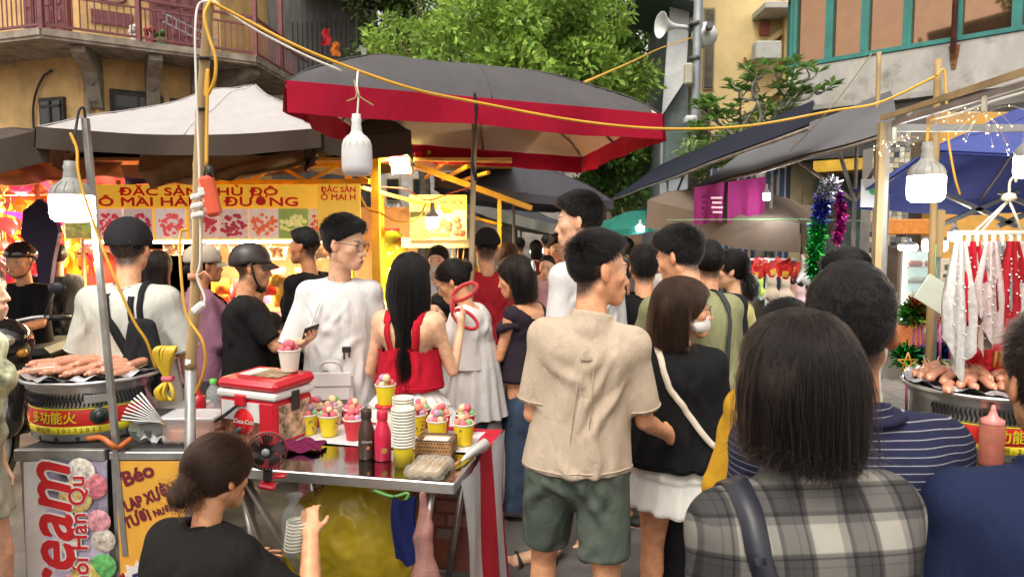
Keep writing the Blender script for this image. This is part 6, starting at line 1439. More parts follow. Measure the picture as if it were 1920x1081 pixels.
# ---------------------------------------------------------------- right background: shop with mosaic, shutters, fridge, menu
def right_shop():
 Y=7.4;o=empty('drink_shop',(at(1720,500,Y).x,Y,0),0,'drink shop front with black and cream mosaic pillar','shop');ox=o.location.x
 q=MB();a,b=at(1640,300,Y),at(1712,300,Y);q.box(((a.x+b.x)/2-ox,.15,1.3),(b.x-a.x,.2,2.6));pil=q.build('mosaic_pillar',mat('mosaic_base',(.30,.28,.24),rough=.7),o)
 tcols=[cmat((.03,.04,.05),.25),cmat((.42,.36,.24),.25),cmat((.16,.17,.17),.25),cmat((.50,.46,.36),.25)];tb=MB();tb.bbox((0,0,0),(.052,.014,.052),.003);tm=[]
 for m_ in tcols:t_=tb.build('mosaic_tile',m_,pil);tm.append(t_.data);bpy.data.objects.remove(t_);tb=MB();tb.bbox((0,0,0),(.052,.014,.052),.003)
 rr=random.Random(4);nx=int((b.x-a.x)/.056)
 for i in range(nx):
  for j in range(40):link('mosaic_tile',rr.choice(tm),pil,(a.x-ox+.03+i*.056,.044,.62+j*.056))if i*40+j<290 else None
 q=MB();c,d=at(1775,300,Y),at(2010,300,Y);q.box(((c.x+d.x)/2-ox,.3,1.5),(d.x-c.x,.2,3.0));q.build('orange_wall',mat('orange_wall',(.58,.30,.06),rough=.7,var=.1),o)
 q=MB();e,f=at(1712,300,Y+1),at(1780,300,Y+1);q.box(((e.x+f.x)/2-ox,1.2,1.5),(f.x-e.x+.6,.2,3.0));q.build('rear_wall',mat('rear_wall',(.10,.07,.04),rough=.8,var=.3),o)
 p=at(1715,425,Y-.2);sg=MB();sg.bbox((p.x-ox,-.15,p.z),(.52,.05,.16),.01);so=sg.build('shop_sign',cmat((.62,.22,.04)),o)
 # display fridge
 Yf=7.0;a,b=at(1703,405,Yf),at(1768,558,Yf);w,h_=b.x-a.x,a.z-b.z;fr=empty('display_fridge',((a.x+b.x)/2,Yf+.25,b.z-.3),0,'lit display fridge beside the mosaic pillar','fridge')
 q=MB();q.bbox((0,.08,h_/2),(w,.4,h_),.02);q.build('cabinet',mat('fridge_dark',(.10,.07,.05),rough=.4),fr);q=MB();q.box((0,-.13,h_*.5),(w*.82,.02,h_*.86));q.build('back_panel',mat('fridge_inner',(.45,.5,.48),rough=.4,emit=.35,ecol=(.8,1,.95)),fr)
 for k in range(4):q=MB();q.box((0,-.17,h_*(.14+.2*k)),(w*.8,.08,.012));q.build('shelf',lamp_house,fr);q=MB();[q.ball((random.uniform(-.3,.3)*w,-.19,h_*(.18+.2*k)),.035,7,5)for _ in range(6)];q.build('food',cmat(((.6,.1,.06),(.6,.55,.45),(.5,.5,.42),(.5,.12,.1))[k]),fr)
 q=MB();q.tube([(-w*.42,-.17,h_*.08),(-w*.42,-.17,h_*.92)],.012,n=6);q.build('light_strip',lit_mat('strip_lit',(.9,1,.97),5.0),fr);q=MB();q.box((0,-.235,h_*.5),(w*.9,.008,h_*.9));q.build('glass_door',film('fridge_glass',(.7,.75,.74),.12,.05),fr)
 q=MB();q.box((0,.06,-.12),(w,.38,.24));q.build('base',cmat((.55,.16,.04)),fr)
 # menu board
 p=at(1777,528,6.6);mo=empty('menu_board',p,0,'cream menu board with black lettering in the drink shop','sign');q=MB();q.bbox((0,0,0),(.24,.02,.44),.004);q.build('board',cmat((.60,.53,.40)),mo);q=MB();q.box((-.02,-.014,.14),(.05,.004,.05));q.build('printed_mark',cmat((.08,.08,.07)),mo);q=MB();q.box((-.0,-.014,.06),(.11,.004,.03));q.build('heading_strip',cmat((.08,.08,.07)),mo)
 for t,z in(('TRÀ THÁI XANH',.0),('+ TRÂN CHÂU',-.04)):lettering(t,.026,cmat((.06,.05,.04)),mo,(0,-.015,z));
 q=MB();q.lathe([(0,0),(.03,0),(.04,.09),(0,.09)],(.03,-.016,-.18),10);q.build('printed_cup',cmat((.55,.12,.05)),mo)
 # blue shutters and cream wall to the left of it
 Ys=10.8;a,b=at(1330,420,Ys),at(1480,420,Ys);sh=empty('shuttered_shop',((a.x+b.x)/2,Ys,0),0,'closed shop with dark blue folding shutters behind the toy sellers','shop');n=12;w=b.x-a.x
 for k in range(n):q=MB();q.bbox((-w/2+w*(k+.5)/n,.03*(k%2),1.35),(w/n*.92,.05,2.7),.008);q.build('shutter_leaf',mat('shutter_blue',(.045,.065,.12),rough=.5,var=.15),sh);q=MB();q.box((-w/2+w*k/n,-.04,1.35),(.025,.03,2.7));q.build('shutter_edge',cmat((.30,.33,.38)),sh)
 a,b=at(1480,420,Ys),at(1640,420,Ys);q=MB();q.box(((a.x+b.x)/2-sh.location.x,.1,1.6),(b.x-a.x,.2,3.2));q.build('wall',mat('cream_shop_wall',(.42,.35,.20),rough=.8,var=.15),sh)
 q=MB();q.box((a.x-sh.location.x+.35,-.03,1.2),(.35,.06,2.4));q.build('door',mat('door_tan',(.38,.30,.17),rough=.6),sh);q=MB();q.ball((a.x-sh.location.x+.45,-.08,1.05),.03);q.build('handle',steel,sh)
right_shop()
# round no-parking sign
def road_sign():
 Y=8.6;p=at(1297,412,Y);o=empty('round_road_sign',(p.x,Y,0),0,'round blue and red no parking sign half behind the magenta cloth','sign');r=.225
 q=MB();q.tube([(0,.03,0),(0,.03,p.z+.2)],.03,n=10);q.build('post',steel,o);q=MB();q.lathe([(0,0),(r,0),(r,.012),(0,.012)],(0,0,p.z),32,axis=(0,-1,0),smooth=False);d=q.build('disc',mat('sign_blue',(.03,.06,.42),rough=.35,var=.05),o)
 q=MB();q.lathe([(r*.78,0),(r,0),(r,.006),(r*.78,.006),(r*.78,0)],(0,-.014,p.z),32,axis=(0,-1,0),smooth=False);q.build('rim',mat('sign_red',(.60,.03,.03),rough=.35,var=.05),d);q=MB();q.box((0,-.017,p.z),(r*1.7,.006,r*.2),Matrix.Rotation(R(45),3,'Y'));q.build('bar',MATS['sign_red'],d)
road_sign()
# ================================================================ LEFT CART, GRILL, TABLE
stain=mat('stainless',(.66,.65,.63),rough=.30,metal=.9,var=.10,vscale=10);stain_top=mat('stainless_top',(.50,.50,.50),rough=.13,metal=1.0,var=.08,vscale=5,bump=.03,bscale=8)
foil=mat('foil',(.85,.85,.85),rough=.36,metal=.9,var=.08,bump=.8,bscale=55);sausm=mat('sausage',(.62,.28,.17),rough=.28,var=.22,vscale=16,coat=.4,spec=.5,dirt=.5,dcol=(.26,.08,.04),dscale=22);skew=mat('skewer',(.62,.45,.24),rough=.7,var=.1)
redpl=mat('red_plastic',(.52,.012,.025),rough=.25,var=.06);whitepl=mat('white_plastic',(.70,.69,.66),rough=.35,var=.05);clearpl=film('clear_plastic',(.6,.62,.6),.12,.08);charpl=mat('charcoal_mat',(.03,.028,.027),rough=.5,var=.25)
CX0,CX1=at(50,830,2.86).x,at(372,845,2.86).x
def cart():
 o=empty('sausage_cart',((CX0+CX1)/2,3.1,0),0,'steel street cart carrying the left sausage grill','cart');O=o.location.copy()
 P=lambda name,m,fn,par=None:(lambda q:(fn(q),q.build(name,m,par or o))[1])(MB())
 w=CX1-CX0
 P('counter_top',charpl,lambda q:q.bbox((0,.05,.785),(w,.66,.02),.004));P('front_rail',steel,lambda q:q.bbox((-w*.25+.0,-.295,.775),(w*.52,.03,.05),.004));P('front_rail',steel,lambda q:q.bbox((w*.26,-.293,.772),(w*.46,.03,.035),.004))
 xs=at(216,840,2.8).x-O.x
 for x_,y_ in((-w/2+.02,-.27),(xs,-.285),(w/2-.02,-.27),(-w/2+.02,.35),(w/2-.02,.35)):P('leg',steel,lambda q:q.box((x_,y_,.385),(.035,.035,.77)))
 P('lower_shelf',rust_steel,lambda q:q.box((0,.05,.18),(w,.6,.02)))
 # left printed panel (curling away at its edge)
 a,b=at(62,840,2.83).x-O.x,at(208,840,2.83).x-O.x
 lp=P('printed_panel',mat('panel_white',(.62,.60,.58),rough=.45,var=.08),lambda q:(q.sheet(lambda u,v:(a+(b-a)*u,-.30-.03*(1-u)**3-.012*math.sin(3*v),.755-.74*v),14,14)))
 a2=a+(b-a)*.24
 pp=P('picture',mat('ice_print',(.34,.30,.40),rough=.4,var=.9,vscale=5),lambda q:q.sheet(lambda u,v:(a2+(b-a2)*u,-.306-.013*(1-u)**2-.012*math.sin(3*v),.753-.736*v),10,14),lp)
 bl=[((.62,.18,.22),.86,.14,.055),((.60,.45,.16),.62,.20,.07),((.66,.30,.34),.9,.34,.05),((.12,.42,.12),.93,.60,.055),((.60,.48,.12),.72,.66,.07),((.55,.50,.42),.95,.45,.05),((.62,.28,.30),.55,.72,.06),((.50,.36,.08),.85,.80,.06),((.62,.58,.5),.70,.06,.06),((.60,.25,.3),.95,.95,.05),((.66,.6,.5),.5,.45,.06)]
 for c,uu,vv,r_ in bl:P('printed_ice_ball',mat('iceball_%.2f%.2f'%(c[0],c[1]),c,rough=.5,var=.4,vscale=40),lambda q:q.lathe([(r_,0),(r_*.9,.002),(0,.003)],(a+(b-a)*uu,-.3235,.755-.74*vv),16,axis=(0,-1,0)),pp)
 redt=mat('print_red',(.50,.015,.02),rough=.4,var=.05);wht=mat('print_white',(.72,.70,.68),rough=.5,var=.03)
 up=Matrix.Rotation(R(-90),3,'Y')
 for bold_,m_,dy in((.013,wht,-.0275),(.005,redt,-.0305)):lettering('Cream',.28,m_,lp,(a+.10,-.30+dy,.36),up,bold=bold_,shear=.25)
 for bold_,m_,dy in((.006,wht,-.0275),(.0015,redt,-.0305)):lettering('m khói Hàn Qu',.098,m_,lp,(a+.215,-.30+dy,.39),up,bold=bold_)
 # right orange panel
 a,b=at(224,850,2.83).x-O.x,at(356,850,2.83).x-O.x;cx=(a+b)/2
 rp=P('printed_panel',mat('panel_orange',(.74,.38,.05),rough=.45,var=.06),lambda q:q.bbox((cx,-.302,.385),(b-a,.006,.73),.002))
 mar=mat('print_maroon',(.16,.015,.03),rough=.5,var=.05);navyp=mat('print_navy',(.02,.025,.14),rough=.5);T=Matrix.Rotation(R(-21),3,'Y')
 for t,px,py,s,bo,wp in(('Béo',258,890,.085,.0035,60),('LẠP XƯỞNG',288,930,.066,.003,120),('TƯƠI',256,974,.066,.003,52),('Nướng Đ',316,953,.042,.002,62)):p_=at(px,py,2.79);lettering(t,s,mar,rp,(p_.x-O.x,-.3065,p_.z),T,bold=bo,width=wp/1300*2.79)
 sb=P('price_burst',wht,lambda q:q.prism([((.085 if k%2==0 else .060)*math.cos(k*math.pi/11)*1.05,(.085 if k%2==0 else .060)*math.sin(k*math.pi/11))for k in range(22)],.003,None,(a+.085,-.3075,.245)),rp)
 lettering('15K',.082,navyp,sb,(a+.085,-.311,.245),T,bold=.0035)
 rr=random.Random(2)
 def balls(q):
  for k in range(26):q.ball((a+.20+rr.uniform(-.06,.075),-.305,.27+rr.uniform(-.16,.07)),(.017,.006,.016),8,5)
 P('printed_meatballs',mat('meatball',(.22,.06,.03),rough=.4,var=.3),balls,rp);P('printed_tray',cmat((.10,.07,.05)),lambda q:q.lathe([(.11,0),(.10,.002),(0,.002)],(a+.2,-.3055,.24),24,axis=(0,-1,0)),rp);P('printed_tongs',cmat((.35,.42,.5)),lambda q:(q.bar((a+.17,-.312,.36),(a+.21,-.312,.29),.02,.004)),rp)
cart()
def sausage_grill(label,c,zb,r,hgt,group,bands=True):
 o=empty('sausage_grill',(c[0],c[1],zb),0,label,'grill','round sausage grills');P=lambda name,m,fn,par=None:(lambda q:(fn(q),q.build(name,m,par or o))[1])(MB())
 bd=P('drum',stain,lambda q:q.lathe([(0,0),(r*.86,0),(r*.88,.01),(r*.88,hgt*.80),(r*.93,hgt*.84),(r*.93,hgt*.90),(r*1.0,hgt*.94),(r*1.02,hgt*.98),(r*.99,hgt*1.01),(r*.95,hgt*.99)],n=56))
 P('foil_rim',foil,lambda q:q.sheet(lambda u,v:((r*(1.0-.24*v)+.006*math.sin(u*90+v*9))*math.cos(u*6.2832),(r*(1.0-.24*v)+.006*math.sin(u*90+v*9))*math.sin(u*6.2832),hgt*1.01+.010*math.sin(u*61+4*v)+.006*math.sin(u*130)-.012*v+.012),90,5));P('grate',charpl,lambda q:q.lathe([(0,hgt*.97),(r*.8,hgt*.97),(r*.8,hgt*.99)],n=40))
 for k in range(46):
  a=3.45+k*.062
  if a>6.1:break
  def sv(q):
   pts=[((r*.935)*math.cos(a+.012*math.sin(t*6.28)),(r*.935)*math.sin(a+.012*math.sin(t*6.28)),hgt*(.62+.20*t))for t in np.linspace(0,1,9)];q.tube(pts,.0035,n=5)
  P('vent',blacks,sv,bd)if False else P('vent',blacks,lambda q:q.tube([((r*.888)*math.cos(a+.016*math.sin(t*6.28)),(r*.888)*math.sin(a+.016*math.sin(t*6.28)),hgt*(.58+.19*t))for t in np.linspace(0,1,9)],.0038,n=5),bd)
 if bands:
  rd=mat('band_red',(.60,.025,.02),rough=.35,var=.05);yl=mat('band_yellow',(.74,.62,.03),rough=.35,var=.05)
  rb=P('red_band',rd,lambda q:q.lathe([(r*.886,hgt*.26),(r*.890,hgt*.27),(r*.890,hgt*.52),(r*.886,hgt*.53)],n=40,a0=3.3,a1=6.0),bd);yb=P('yellow_band',yl,lambda q:q.lathe([(r*.886,hgt*.135),(r*.8905,hgt*.14),(r*.8905,hgt*.255),(r*.886,hgt*.26)],n=40,a0=3.3,a1=6.0),bd)
  P('yellow_edge',yl,lambda q:q.lathe([(r*.886,hgt*.532),(r*.8905,hgt*.535),(r*.8905,hgt*.55),(r*.886,hgt*.553)],n=40,a0=3.3,a1=6.0),bd)
  for ch,ai in(('多',4.22),('功',4.43),('能',4.64),('火',4.85)):lettering(ch,.055,yl,rb,((r*.896)*math.cos(ai),(r*.896)*math.sin(ai),hgt*.395),rotz(ai+math.pi/2),bold=.001)
  for i,ch in enumerate('专利证号:20172033'):ai=4.22+i*.088;lettering(ch,.026,cmat((.03,.03,.02)),yb,((r*.897)*math.cos(ai),(r*.897)*math.sin(ai),hgt*.195),rotz(ai+math.pi/2))
  ai=5.28;kb=P('knob_plate',mat('dark_green',(.03,.06,.04),rough=.4),lambda q:q.lathe([(0,0),(.036,0),(.036,.008),(0,.008)],((r*.885)*math.cos(ai),(r*.885)*math.sin(ai),hgt*.42),20,axis=(math.cos(ai),math.sin(ai),0)));P('knob',blacks,lambda q:q.lathe([(.022,0),(.02,.028),(0,.028)],((r*.90)*math.cos(ai),(r*.90)*math.sin(ai),hgt*.42),16,axis=(math.cos(ai),math.sin(ai),0)),kb)
  P('slot_plate',stain,lambda q:q.bbox(((r*.892)*math.cos(ai),(r*.892)*math.sin(ai),hgt*.70),(.11,.008,.035),.002,rotz(ai+math.pi/2)),bd)
 for k in range(5):a=3.9+k*.35;P('foot_hole',blacks,lambda q:q.lathe([(.010,0),(0,.001)],((r*.881)*math.cos(a),(r*.881)*math.sin(a),hgt*.06),10,axis=(math.cos(a),math.sin(a),0)),bd)
 return o
GC=(at(182,745,3.14).x,3.14);GZ=.80;GH=.262
sausage_grill('round stainless sausage grill with red Chinese lettered band on the left cart',GC,GZ,.29,GH,'')
# sausages: one built with its skewer, the rest copies
def sausages(c,z,r,n,group,lb,seed,tilt=.25):
 rr=random.Random(seed);proto=None;k=0;rows=int(math.ceil(n/3))
 for i in range(n):
  row=i%9;col=i//9;x=-r*.72+row*r*.18+rr.uniform(-.012,.012);y=-r*.42+col*r*.30+rr.uniform(-.015,.015)
  if x*x+y*y>(r*.88)**2:x*=.8;y*=.75
  zz=z+.012+.012*((row+col)%2)+(.014 if col in(1,2)else 0);ang=R(60)+rr.uniform(-.35,.35);L=.115
  if proto is None:
   q=MB();pts=smooth_path([(-L/2,0,0),(-L*.2,.004,.003),(L*.2,.003,.004),(L/2,-.004,0)],4);m_=len(pts);q.tube(pts,[.0185*min(1,.35+1.6*min(j,m_-1-j)/(m_*.25))for j in range(m_)],n=10);ob=q.build('sausage',sausm,None,(c[0]+x,c[1]+y,zz));proto=ob
   q=MB();q.tube([(L*.4,0,0),(L*.5+.10,-.002,.012)],.0025,n=5);q.build('skewer',skew,ob);q=MB();q.ball((-L/2-.004,0,0),.008,6,5);q.build('tip',sausm,ob)
  else:ob=copy_tree(proto);ob.location=(c[0]+x,c[1]+y,zz)
  ob.rotation_euler=(rr.uniform(-.2,.2),rr.uniform(-.1,.1),ang);ob.scale=(rr.uniform(.95,1.35),rr.uniform(.9,1.15),1);tag(ob,lb.replace('sausage','sausage in the %s row'%('front','second','middle','fourth','back')[min(4,col)]),'sausage',group+' '+('front','second','middle','fourth','back')[min(4,col)]+' row')
sausages(GC,GZ+GH*1.0,.29,45,'sausages on the left grill','pink skewered sausage roasting on the left grill',1)
# hooked pole, bamboo pole, pipe
def poles():
 a,b=at(160,222,2.80),at(226,840,2.80);O=Vector((b.x,b.y,0));q=MB();q.bar(Vector((0.005,0,.35)),a-O,.022);o=q.build('hooked_pole',steel,None,O,label='slim galvanised pole with curved hook at the cart corner',cat='pole')
 q=MB();q.tube(smooth_path([at(160,226,2.80)-O,at(157,203,2.79)-O,at(149,206,2.78)-O,at(144,230,2.77)-O,at(139,264,2.75)-O,at(140,272,2.74)-O],5),.005,n=6);q.build('hook',blacks,o)
 a,b=at(390,-20,2.76),at(357,690,2.74);O=Vector((b.x,b.y,0));sp=[b-O+(a-b)*t for t in np.linspace(0,1,60)];rad=[.0215+.0025*(1 if i%8==0 else 0)-.004*i/59 for i in range(60)];q=MB();q.tube([p+Vector((.006*math.sin(i*.13),0,0))for i,p in enumerate(sp)],rad,n=12);o=q.build('bamboo_pole',bambm,None,O,label='tall leaning bamboo pole set in a steel pipe behind the seated woman',cat='pole')
 q=MB();c=at(348,868,2.74);q.tube([Vector((c.x-O.x-.01,0,0)),at(357,672,2.74)-O],.0215,n=14);q.build('base_pipe',steel,o)
 for py in(110,205):p=at(384-(py-110)*.05,py,2.74)-O;q=MB();q.tube([p-Vector((0,0,.004)),p+Vector((0,0,.004))],.023,n=10);q.build('wire_tie',blacks,o)
 p=at(366,518,2.735)-O;q=MB();q.tube([p-Vector((0,0,.012)),p+Vector((0,0,.012))],.027,n=12);q.tube([p+Vector((.02,-.02,0)),p+Vector((.05,-.03,.02)),p+Vector((.08,-.03,-.01))],.006,n=5);q.tube([p+Vector((.02,-.02,0)),p+Vector((.04,-.03,-.05)),p+Vector((.045,-.03,-.09))],.006,n=5);q.build('cloth_tie',mat('orange_tie',(.60,.25,.12),rough=.7),o)
 p=at(371,650,2.66);q=MB();q.bbox((0,0,0),(.03,.022,.06),.008,Matrix.Rotation(R(50),3,'Y'));q.build('inline_switch',whitepl,None,at(372,577,2.64),label='white inline switch dangling on the cable by the bamboo pole',cat='switch')
poles()
def socket():
 p=at(394,368,2.66);o=empty('socket_strip',p,0,'red and white socket strip hanging on the bamboo pole','socket');T=Matrix.Rotation(R(-12),3,'Y')
 q=MB();q.bbox((0,0,0),(.055,.05,.155),.012,T);b=q.build('casing',mat('red_orange_plastic',(.70,.10,.04),rough=.35,var=.05),o);q=MB();q.bbox(T@Vector((-.018,-.026,.02)),(.024,.006,.03),.003,T);q.build('outlet',whitepl,b);q=MB();q.tube([(0,0,.07),(0.0,0,.115)],.013,n=10);q.build('cable_gland',blacks,b)
 for k in range(3):q=MB();q.bbox((-.045,-.005,.0-.035*k),(.05,.03,.022),.006,T);q.build('plug',whitepl,b)
socket()
# coil of yellow flex
q=MB();cc=at(315,702,2.68);rr=random.Random(9)
for k in range(13):
 a=rr.uniform(-.9,.9);w=rr.uniform(.012,.03);q.tube(smooth_path([(0,0,-.03),(w*math.sin(a)*2,-.02*math.cos(a),.05),(w*math.sin(a)*3+.01,-.02,.10),(w*math.sin(a)*2+.015,.01,.105),(.01*math.sin(a),.012,.04),(0,0,-.03)],4),.0055,n=6)
for k in range(6):a=rr.uniform(-1.5,1.5);q.tube(smooth_path([(0,0,-.02),(.045*math.sin(a),-.02,-.06),(.03*math.sin(a),-.01,-.10),(-.03*math.cos(a),.0,-.06),(0,0,-.02)],4),.0055,n=6)
co=q.build('cable_coil',mat('yellow_flex',(.62,.42,.03),rough=.4,var=.15),None,cc,label='bundle of yellow flex tied upright beside the left grill',cat='cable');q=MB();q.tube([(-.02,0,-.015),(.02,0,-.015)],.018,n=8,flat=.7);q.build('pink_tie',mat('pink_tie',(.62,.12,.18),rough=.6),co)
# small wares on the cart
def put(label,cat,name,px,py,z,builder,group=None,rz=0.0):
 p=onz(px,py,z);o=empty(name,p,rz,label,cat,group)
 def P(nm,m,fn,par=None):q=MB();fn(q);return q.build(nm,m,par or o)
 builder(P);return o
def scale_b(P):
 b=P('body',mat('scale_grey',(.30,.32,.31),rough=.4,var=.1),lambda q:q.lathe([(0,0),(.09,0),(.10,.03),(.085,.07),(.11,.085),(.11,.095),(0,.095)],n=4,smooth=False));P('display',mat('scale_panel',(.10,.12,.10),rough=.3),lambda q:q.bbox((.0,-.075,.035),(.08,.01,.03),.003),b);P('pan',charpl,lambda q:q.bbox((0,0,.102),(.17,.15,.01),.004),b)
put('grey kitchen scale standing next to the left grill','scale','kitchen_scale',283,818,.795,scale_b)
def papers(P):
 for k in range(9):
  a=.12+.10*k;P('wrapped_skewer',whitepl,lambda q:q.tube([(.05,-.01+.003*k,.0),(.05-.15*math.cos(a),-.03+.006*k,.15*math.sin(a))],[.003,.0075],n=6,flat=.3));P('skewer_end',skew,lambda q:q.tube([(.05,-.01,.0),(.075,-.012,-.012)],.004,n=5))
put('fan of paper wrapped skewers on the kitchen scale','skewers','wrapped_skewers',280,790,.905,papers)
def tissue(P):P('sheet',whitepl,lambda q:q.sheet(lambda u,v:((u-.5)*.09,(v-.5)*.05,.012+.02*math.sin(7*u+3*v)*math.sin(5*v+2*u)),12,8))
put('crumpled white tissue on the cart counter before the scale','tissue','tissue',288,826,.797,tissue);put('crumpled white tissue beside the steel pipe','tissue','tissue',330,828,.797,tissue)
def box_b(P):
 b=P('box',film('clear_box',(.85,.80,.76),.30,.15),lambda q:q.bbox((0,0,.055),(.22,.15,.11),.012));P('sauce',mat('chili_sauce',(.55,.16,.05),rough=.3,var=.3,vscale=25),lambda q:q.bbox((0,0,.035),(.20,.13,.055),.01),b);P('lid_rim',film('clear_rim',(.85,.85,.85),.5,.15),lambda q:q.bbox((0,0,.112),(.235,.165,.012),.004),b)
put('clear box of orange chilli sauce on the cart','food box','sauce_box',366,824,.797,box_b)
def tray_b(P):P('tray',mat('pink_tray',(.62,.10,.20),rough=.4),lambda q:q.bbox((0,0,.02),(.20,.20,.04),.01));P('papers',whitepl,lambda q:q.bbox((0,0,.05),(.17,.16,.02),.004))
put('pink tray of papers behind the chilli sauce box','tray','tray',350,778,.797,tray_b)
def hold_b(P):
 P('tray',stain,lambda q:q.bbox((0,0,.008),(.16,.12,.016),.004));P('handle',blacks,lambda q:q.tube([(.05,.0,.02),(.12,-.0,.06),(.17,.02,.085)],[.012,.014,.017],n=8))
put('shallow pan with thick black handle before the red cooler','pan','pan',395,832,.797,hold_b)
def bottle_b(P):P('bottle',film('water_bottle',(.86,.9,.9),.25,.05),lambda q:q.lathe([(0,0),(.032,0),(.034,.01),(.034,.13),(.030,.15),(.014,.175),(.014,.19)],n=18));P('cap',mat('green_cap',(.12,.50,.06),rough=.35),lambda q:q.lathe([(.016,.185),(.016,.205),(0,.205)],n=14))
put('clear water bottle with green cap beside the red cooler','bottle','water_bottle',402,790,.80,bottle_b)
def cupst(P):
 for k in range(4):P('cup',film('cup_clear',(.88,.88,.88),.3,.1),lambda q:q.lathe([(.028,.012*k),(.040,.075+.012*k),(.042,.077+.012*k),(.041,.080+.012*k)],n=20))
put('short stack of clear plastic cups behind the red cooler','cups','clear_cup_stack',440,770,.80,cupst)
def sq_b(P):P('bottle',redpl,lambda q:q.lathe([(0,0),(.03,0),(.032,.02),(.032,.10),(.028,.12),(.016,.13)],n=16));P('nozzle',redpl,lambda q:q.lathe([(.016,.13),(.007,.16),(.005,.175),(0,.176)],n=12))
put('red squeeze bottle on the cart beside the bamboo pole','bottle','squeeze_bottle',374,790,.80,sq_b)
def bin_b(P):P('bin',mat('bin_tan',(.40,.25,.12),rough=.6),lambda q:q.lathe([(0,0),(.04,0),(.045,.12),(.042,.12)],n=14));[P('skewer',skew,lambda q:q.tube([(.02*math.cos(k),.02*math.sin(k),.03),(.035*math.cos(k*2.1)-.02,.03*math.sin(k),.19)],.0022,n=4))for k in range(14)]
put('tub of bamboo skewers behind the bamboo pole','tub','skewer_tub',330,770,.80,bin_b)
q=MB();q.tube(smooth_path([at(165,822,2.82),at(190,820,2.78),at(208,832,2.76),at(222,838,2.78),at(245,822,2.84)],6),.011,n=8);ob=q.build('gas_hose',mat('orange_hose',(.55,.14,.03),rough=.45),None,None,label='orange gas hose of the left grill along the cart rail',cat='hose')
# ---------------------------------------------------------------- steel table
TZ=.80
def tb(u,v,z=TZ):return Vector((-.21-.98*u+.2*v,2.41+.2*u+.98*v,z))
TM=rotz(math.atan2(-.2,.98))
def table():
 o=empty('steel_table',tb(.6,.34,0),0,'folding stainless steel table crowded with dessert cups','table');O=o.location.copy();P=lambda name,m,fn,par=None:(lambda q:(fn(q),q.build(name,m,par or o))[1])(MB())
 P('table_top',stain_top,lambda q:q.bbox(tb(.5,.34,TZ-.004)-O,(1.0,.68,.006),.002,TM));P('rim',stain,lambda q:q.bbox(tb(.5,.0,TZ-.022)-O,(1.006,.012,.042),.004,TM));P('rim',stain,lambda q:q.bbox(tb(.0,.34,TZ-.022)-O,(.012,.69,.042),.004,TM));P('rim',stain,lambda q:q.bbox(tb(.5,.68,TZ-.022)-O,(1.006,.012,.042),.004,TM));P('rim',stain,lambda q:q.bbox(tb(1.0,.34,TZ-.022)-O,(.012,.69,.042),.004,TM))
 for(u0,v0,u1,v1)in((.10,.08,.22,.10),(.10,.60,.22,.58),(.9,.08,.78,.10),(.9,.60,.78,.58)):P('leg',stain,lambda q:q.tube([tb(u0,v0,TZ-.03)-O,tb(u1,v1,0)-O],.014,n=10))
 for v in(.09,.59):P('stretcher',stain,lambda q:q.tube([tb(.2,v,.16)-O,tb(.77,v,.16)-O],.011,n=8))
 P('folding_brace',rust_steel,lambda q:(q.bar(tb(.86,.05,TZ-.06)-O,tb(.62,.07,.35)-O,.03,.012),q.bar(tb(.90,.06,TZ-.06)-O,tb(.76,.07,.35)-O,.03,.012)))
table()
# cloths of the table
def hang(label,name,cat,fn,m,nu=14,nv=20,fm=None,group=None):
 O=Vector(fn(.5,.5));q=MB();q.sheet(lambda u,v:tuple(Vector(fn(u,v))-O),nu,nv);q.sheet(lambda u,v:tuple(Vector(fn(u,v))-O+Vector((.004,.005,0))),nu,nv,flip=True);ob=q.build(name,m,None,O,label=label,cat=cat)
 if fm:ob.data.polygons.foreach_set('material_index',np.array([fm((i%(nu*nv))//nv/nu,(i%nv)/nv)for i in range(2*nu*nv)],np.int32))
 if group:ob['group']=group
 return ob
wr_=cloth('flag_white',(.66,.64,.65),wr=.4,rough=.6);rd_=cloth('flag_red',(.50,.02,.04),wr=.4,rough=.6)
hang('red and white plastic cloth draped off the table end beside the white dress woman','table_cloth','table cloth',lambda u,v:tb(-.03-.05*v-.012*math.sin(9*u+4*v)-.02*math.sin(5*u)*v,-.05*v+.70*u+.02*math.sin(6*v+3*u),TZ+.004-.74*v),[wr_,rd_],fm=lambda u,v:1 if .32<u<.62 or u>.93 else 0,nu=28)
hang('white plastic sheet with red stripe lying on the back of the table top','table_sheet','table cloth',lambda u,v:tb(-.03+.95*u,.33+.35*v+.1*(u-.5)*0,TZ+.003+.0015*math.sin(20*u+9*v)),[wr_,rd_],fm=lambda u,v:1 if v>.82 or u<.03 else 0)
brick_m=cloth('brick_cloth',(.42,.16,.12),wr=.3);bo_=hang('brick printed cloth hanging behind the steel table legs','backing_cloth','cloth',lambda u,v:tb(.12+.85*u,.66+.01*math.sin(14*u),TZ-.05-.62*v),brick_m)
ctr=Vector(tb(.12+.425,.66,TZ-.36));pal=[cloth('brick_a',(.48,.22,.17),wr=0),cloth('brick_b',(.40,.28,.25),wr=0),cloth('brick_c',(.52,.30,.24),wr=0)];bmh={}
for j in range(6):
 for i in range(7):
  m_=pal[(i*7+j*5)%3]
  if m_.name not in bmh:q=MB();q.box((0,0,0),(.098,.004,.05),TM);t_=q.build('printed_brick',m_,bo_);bmh[m_.name]=t_.data;bpy.data.objects.remove(t_)
  p=tb(.17+.115*i+(.055 if j%2 else 0),.645,TZ-.16-.066*j);link('printed_brick',bmh[m_.name],bo_,p-ctr)
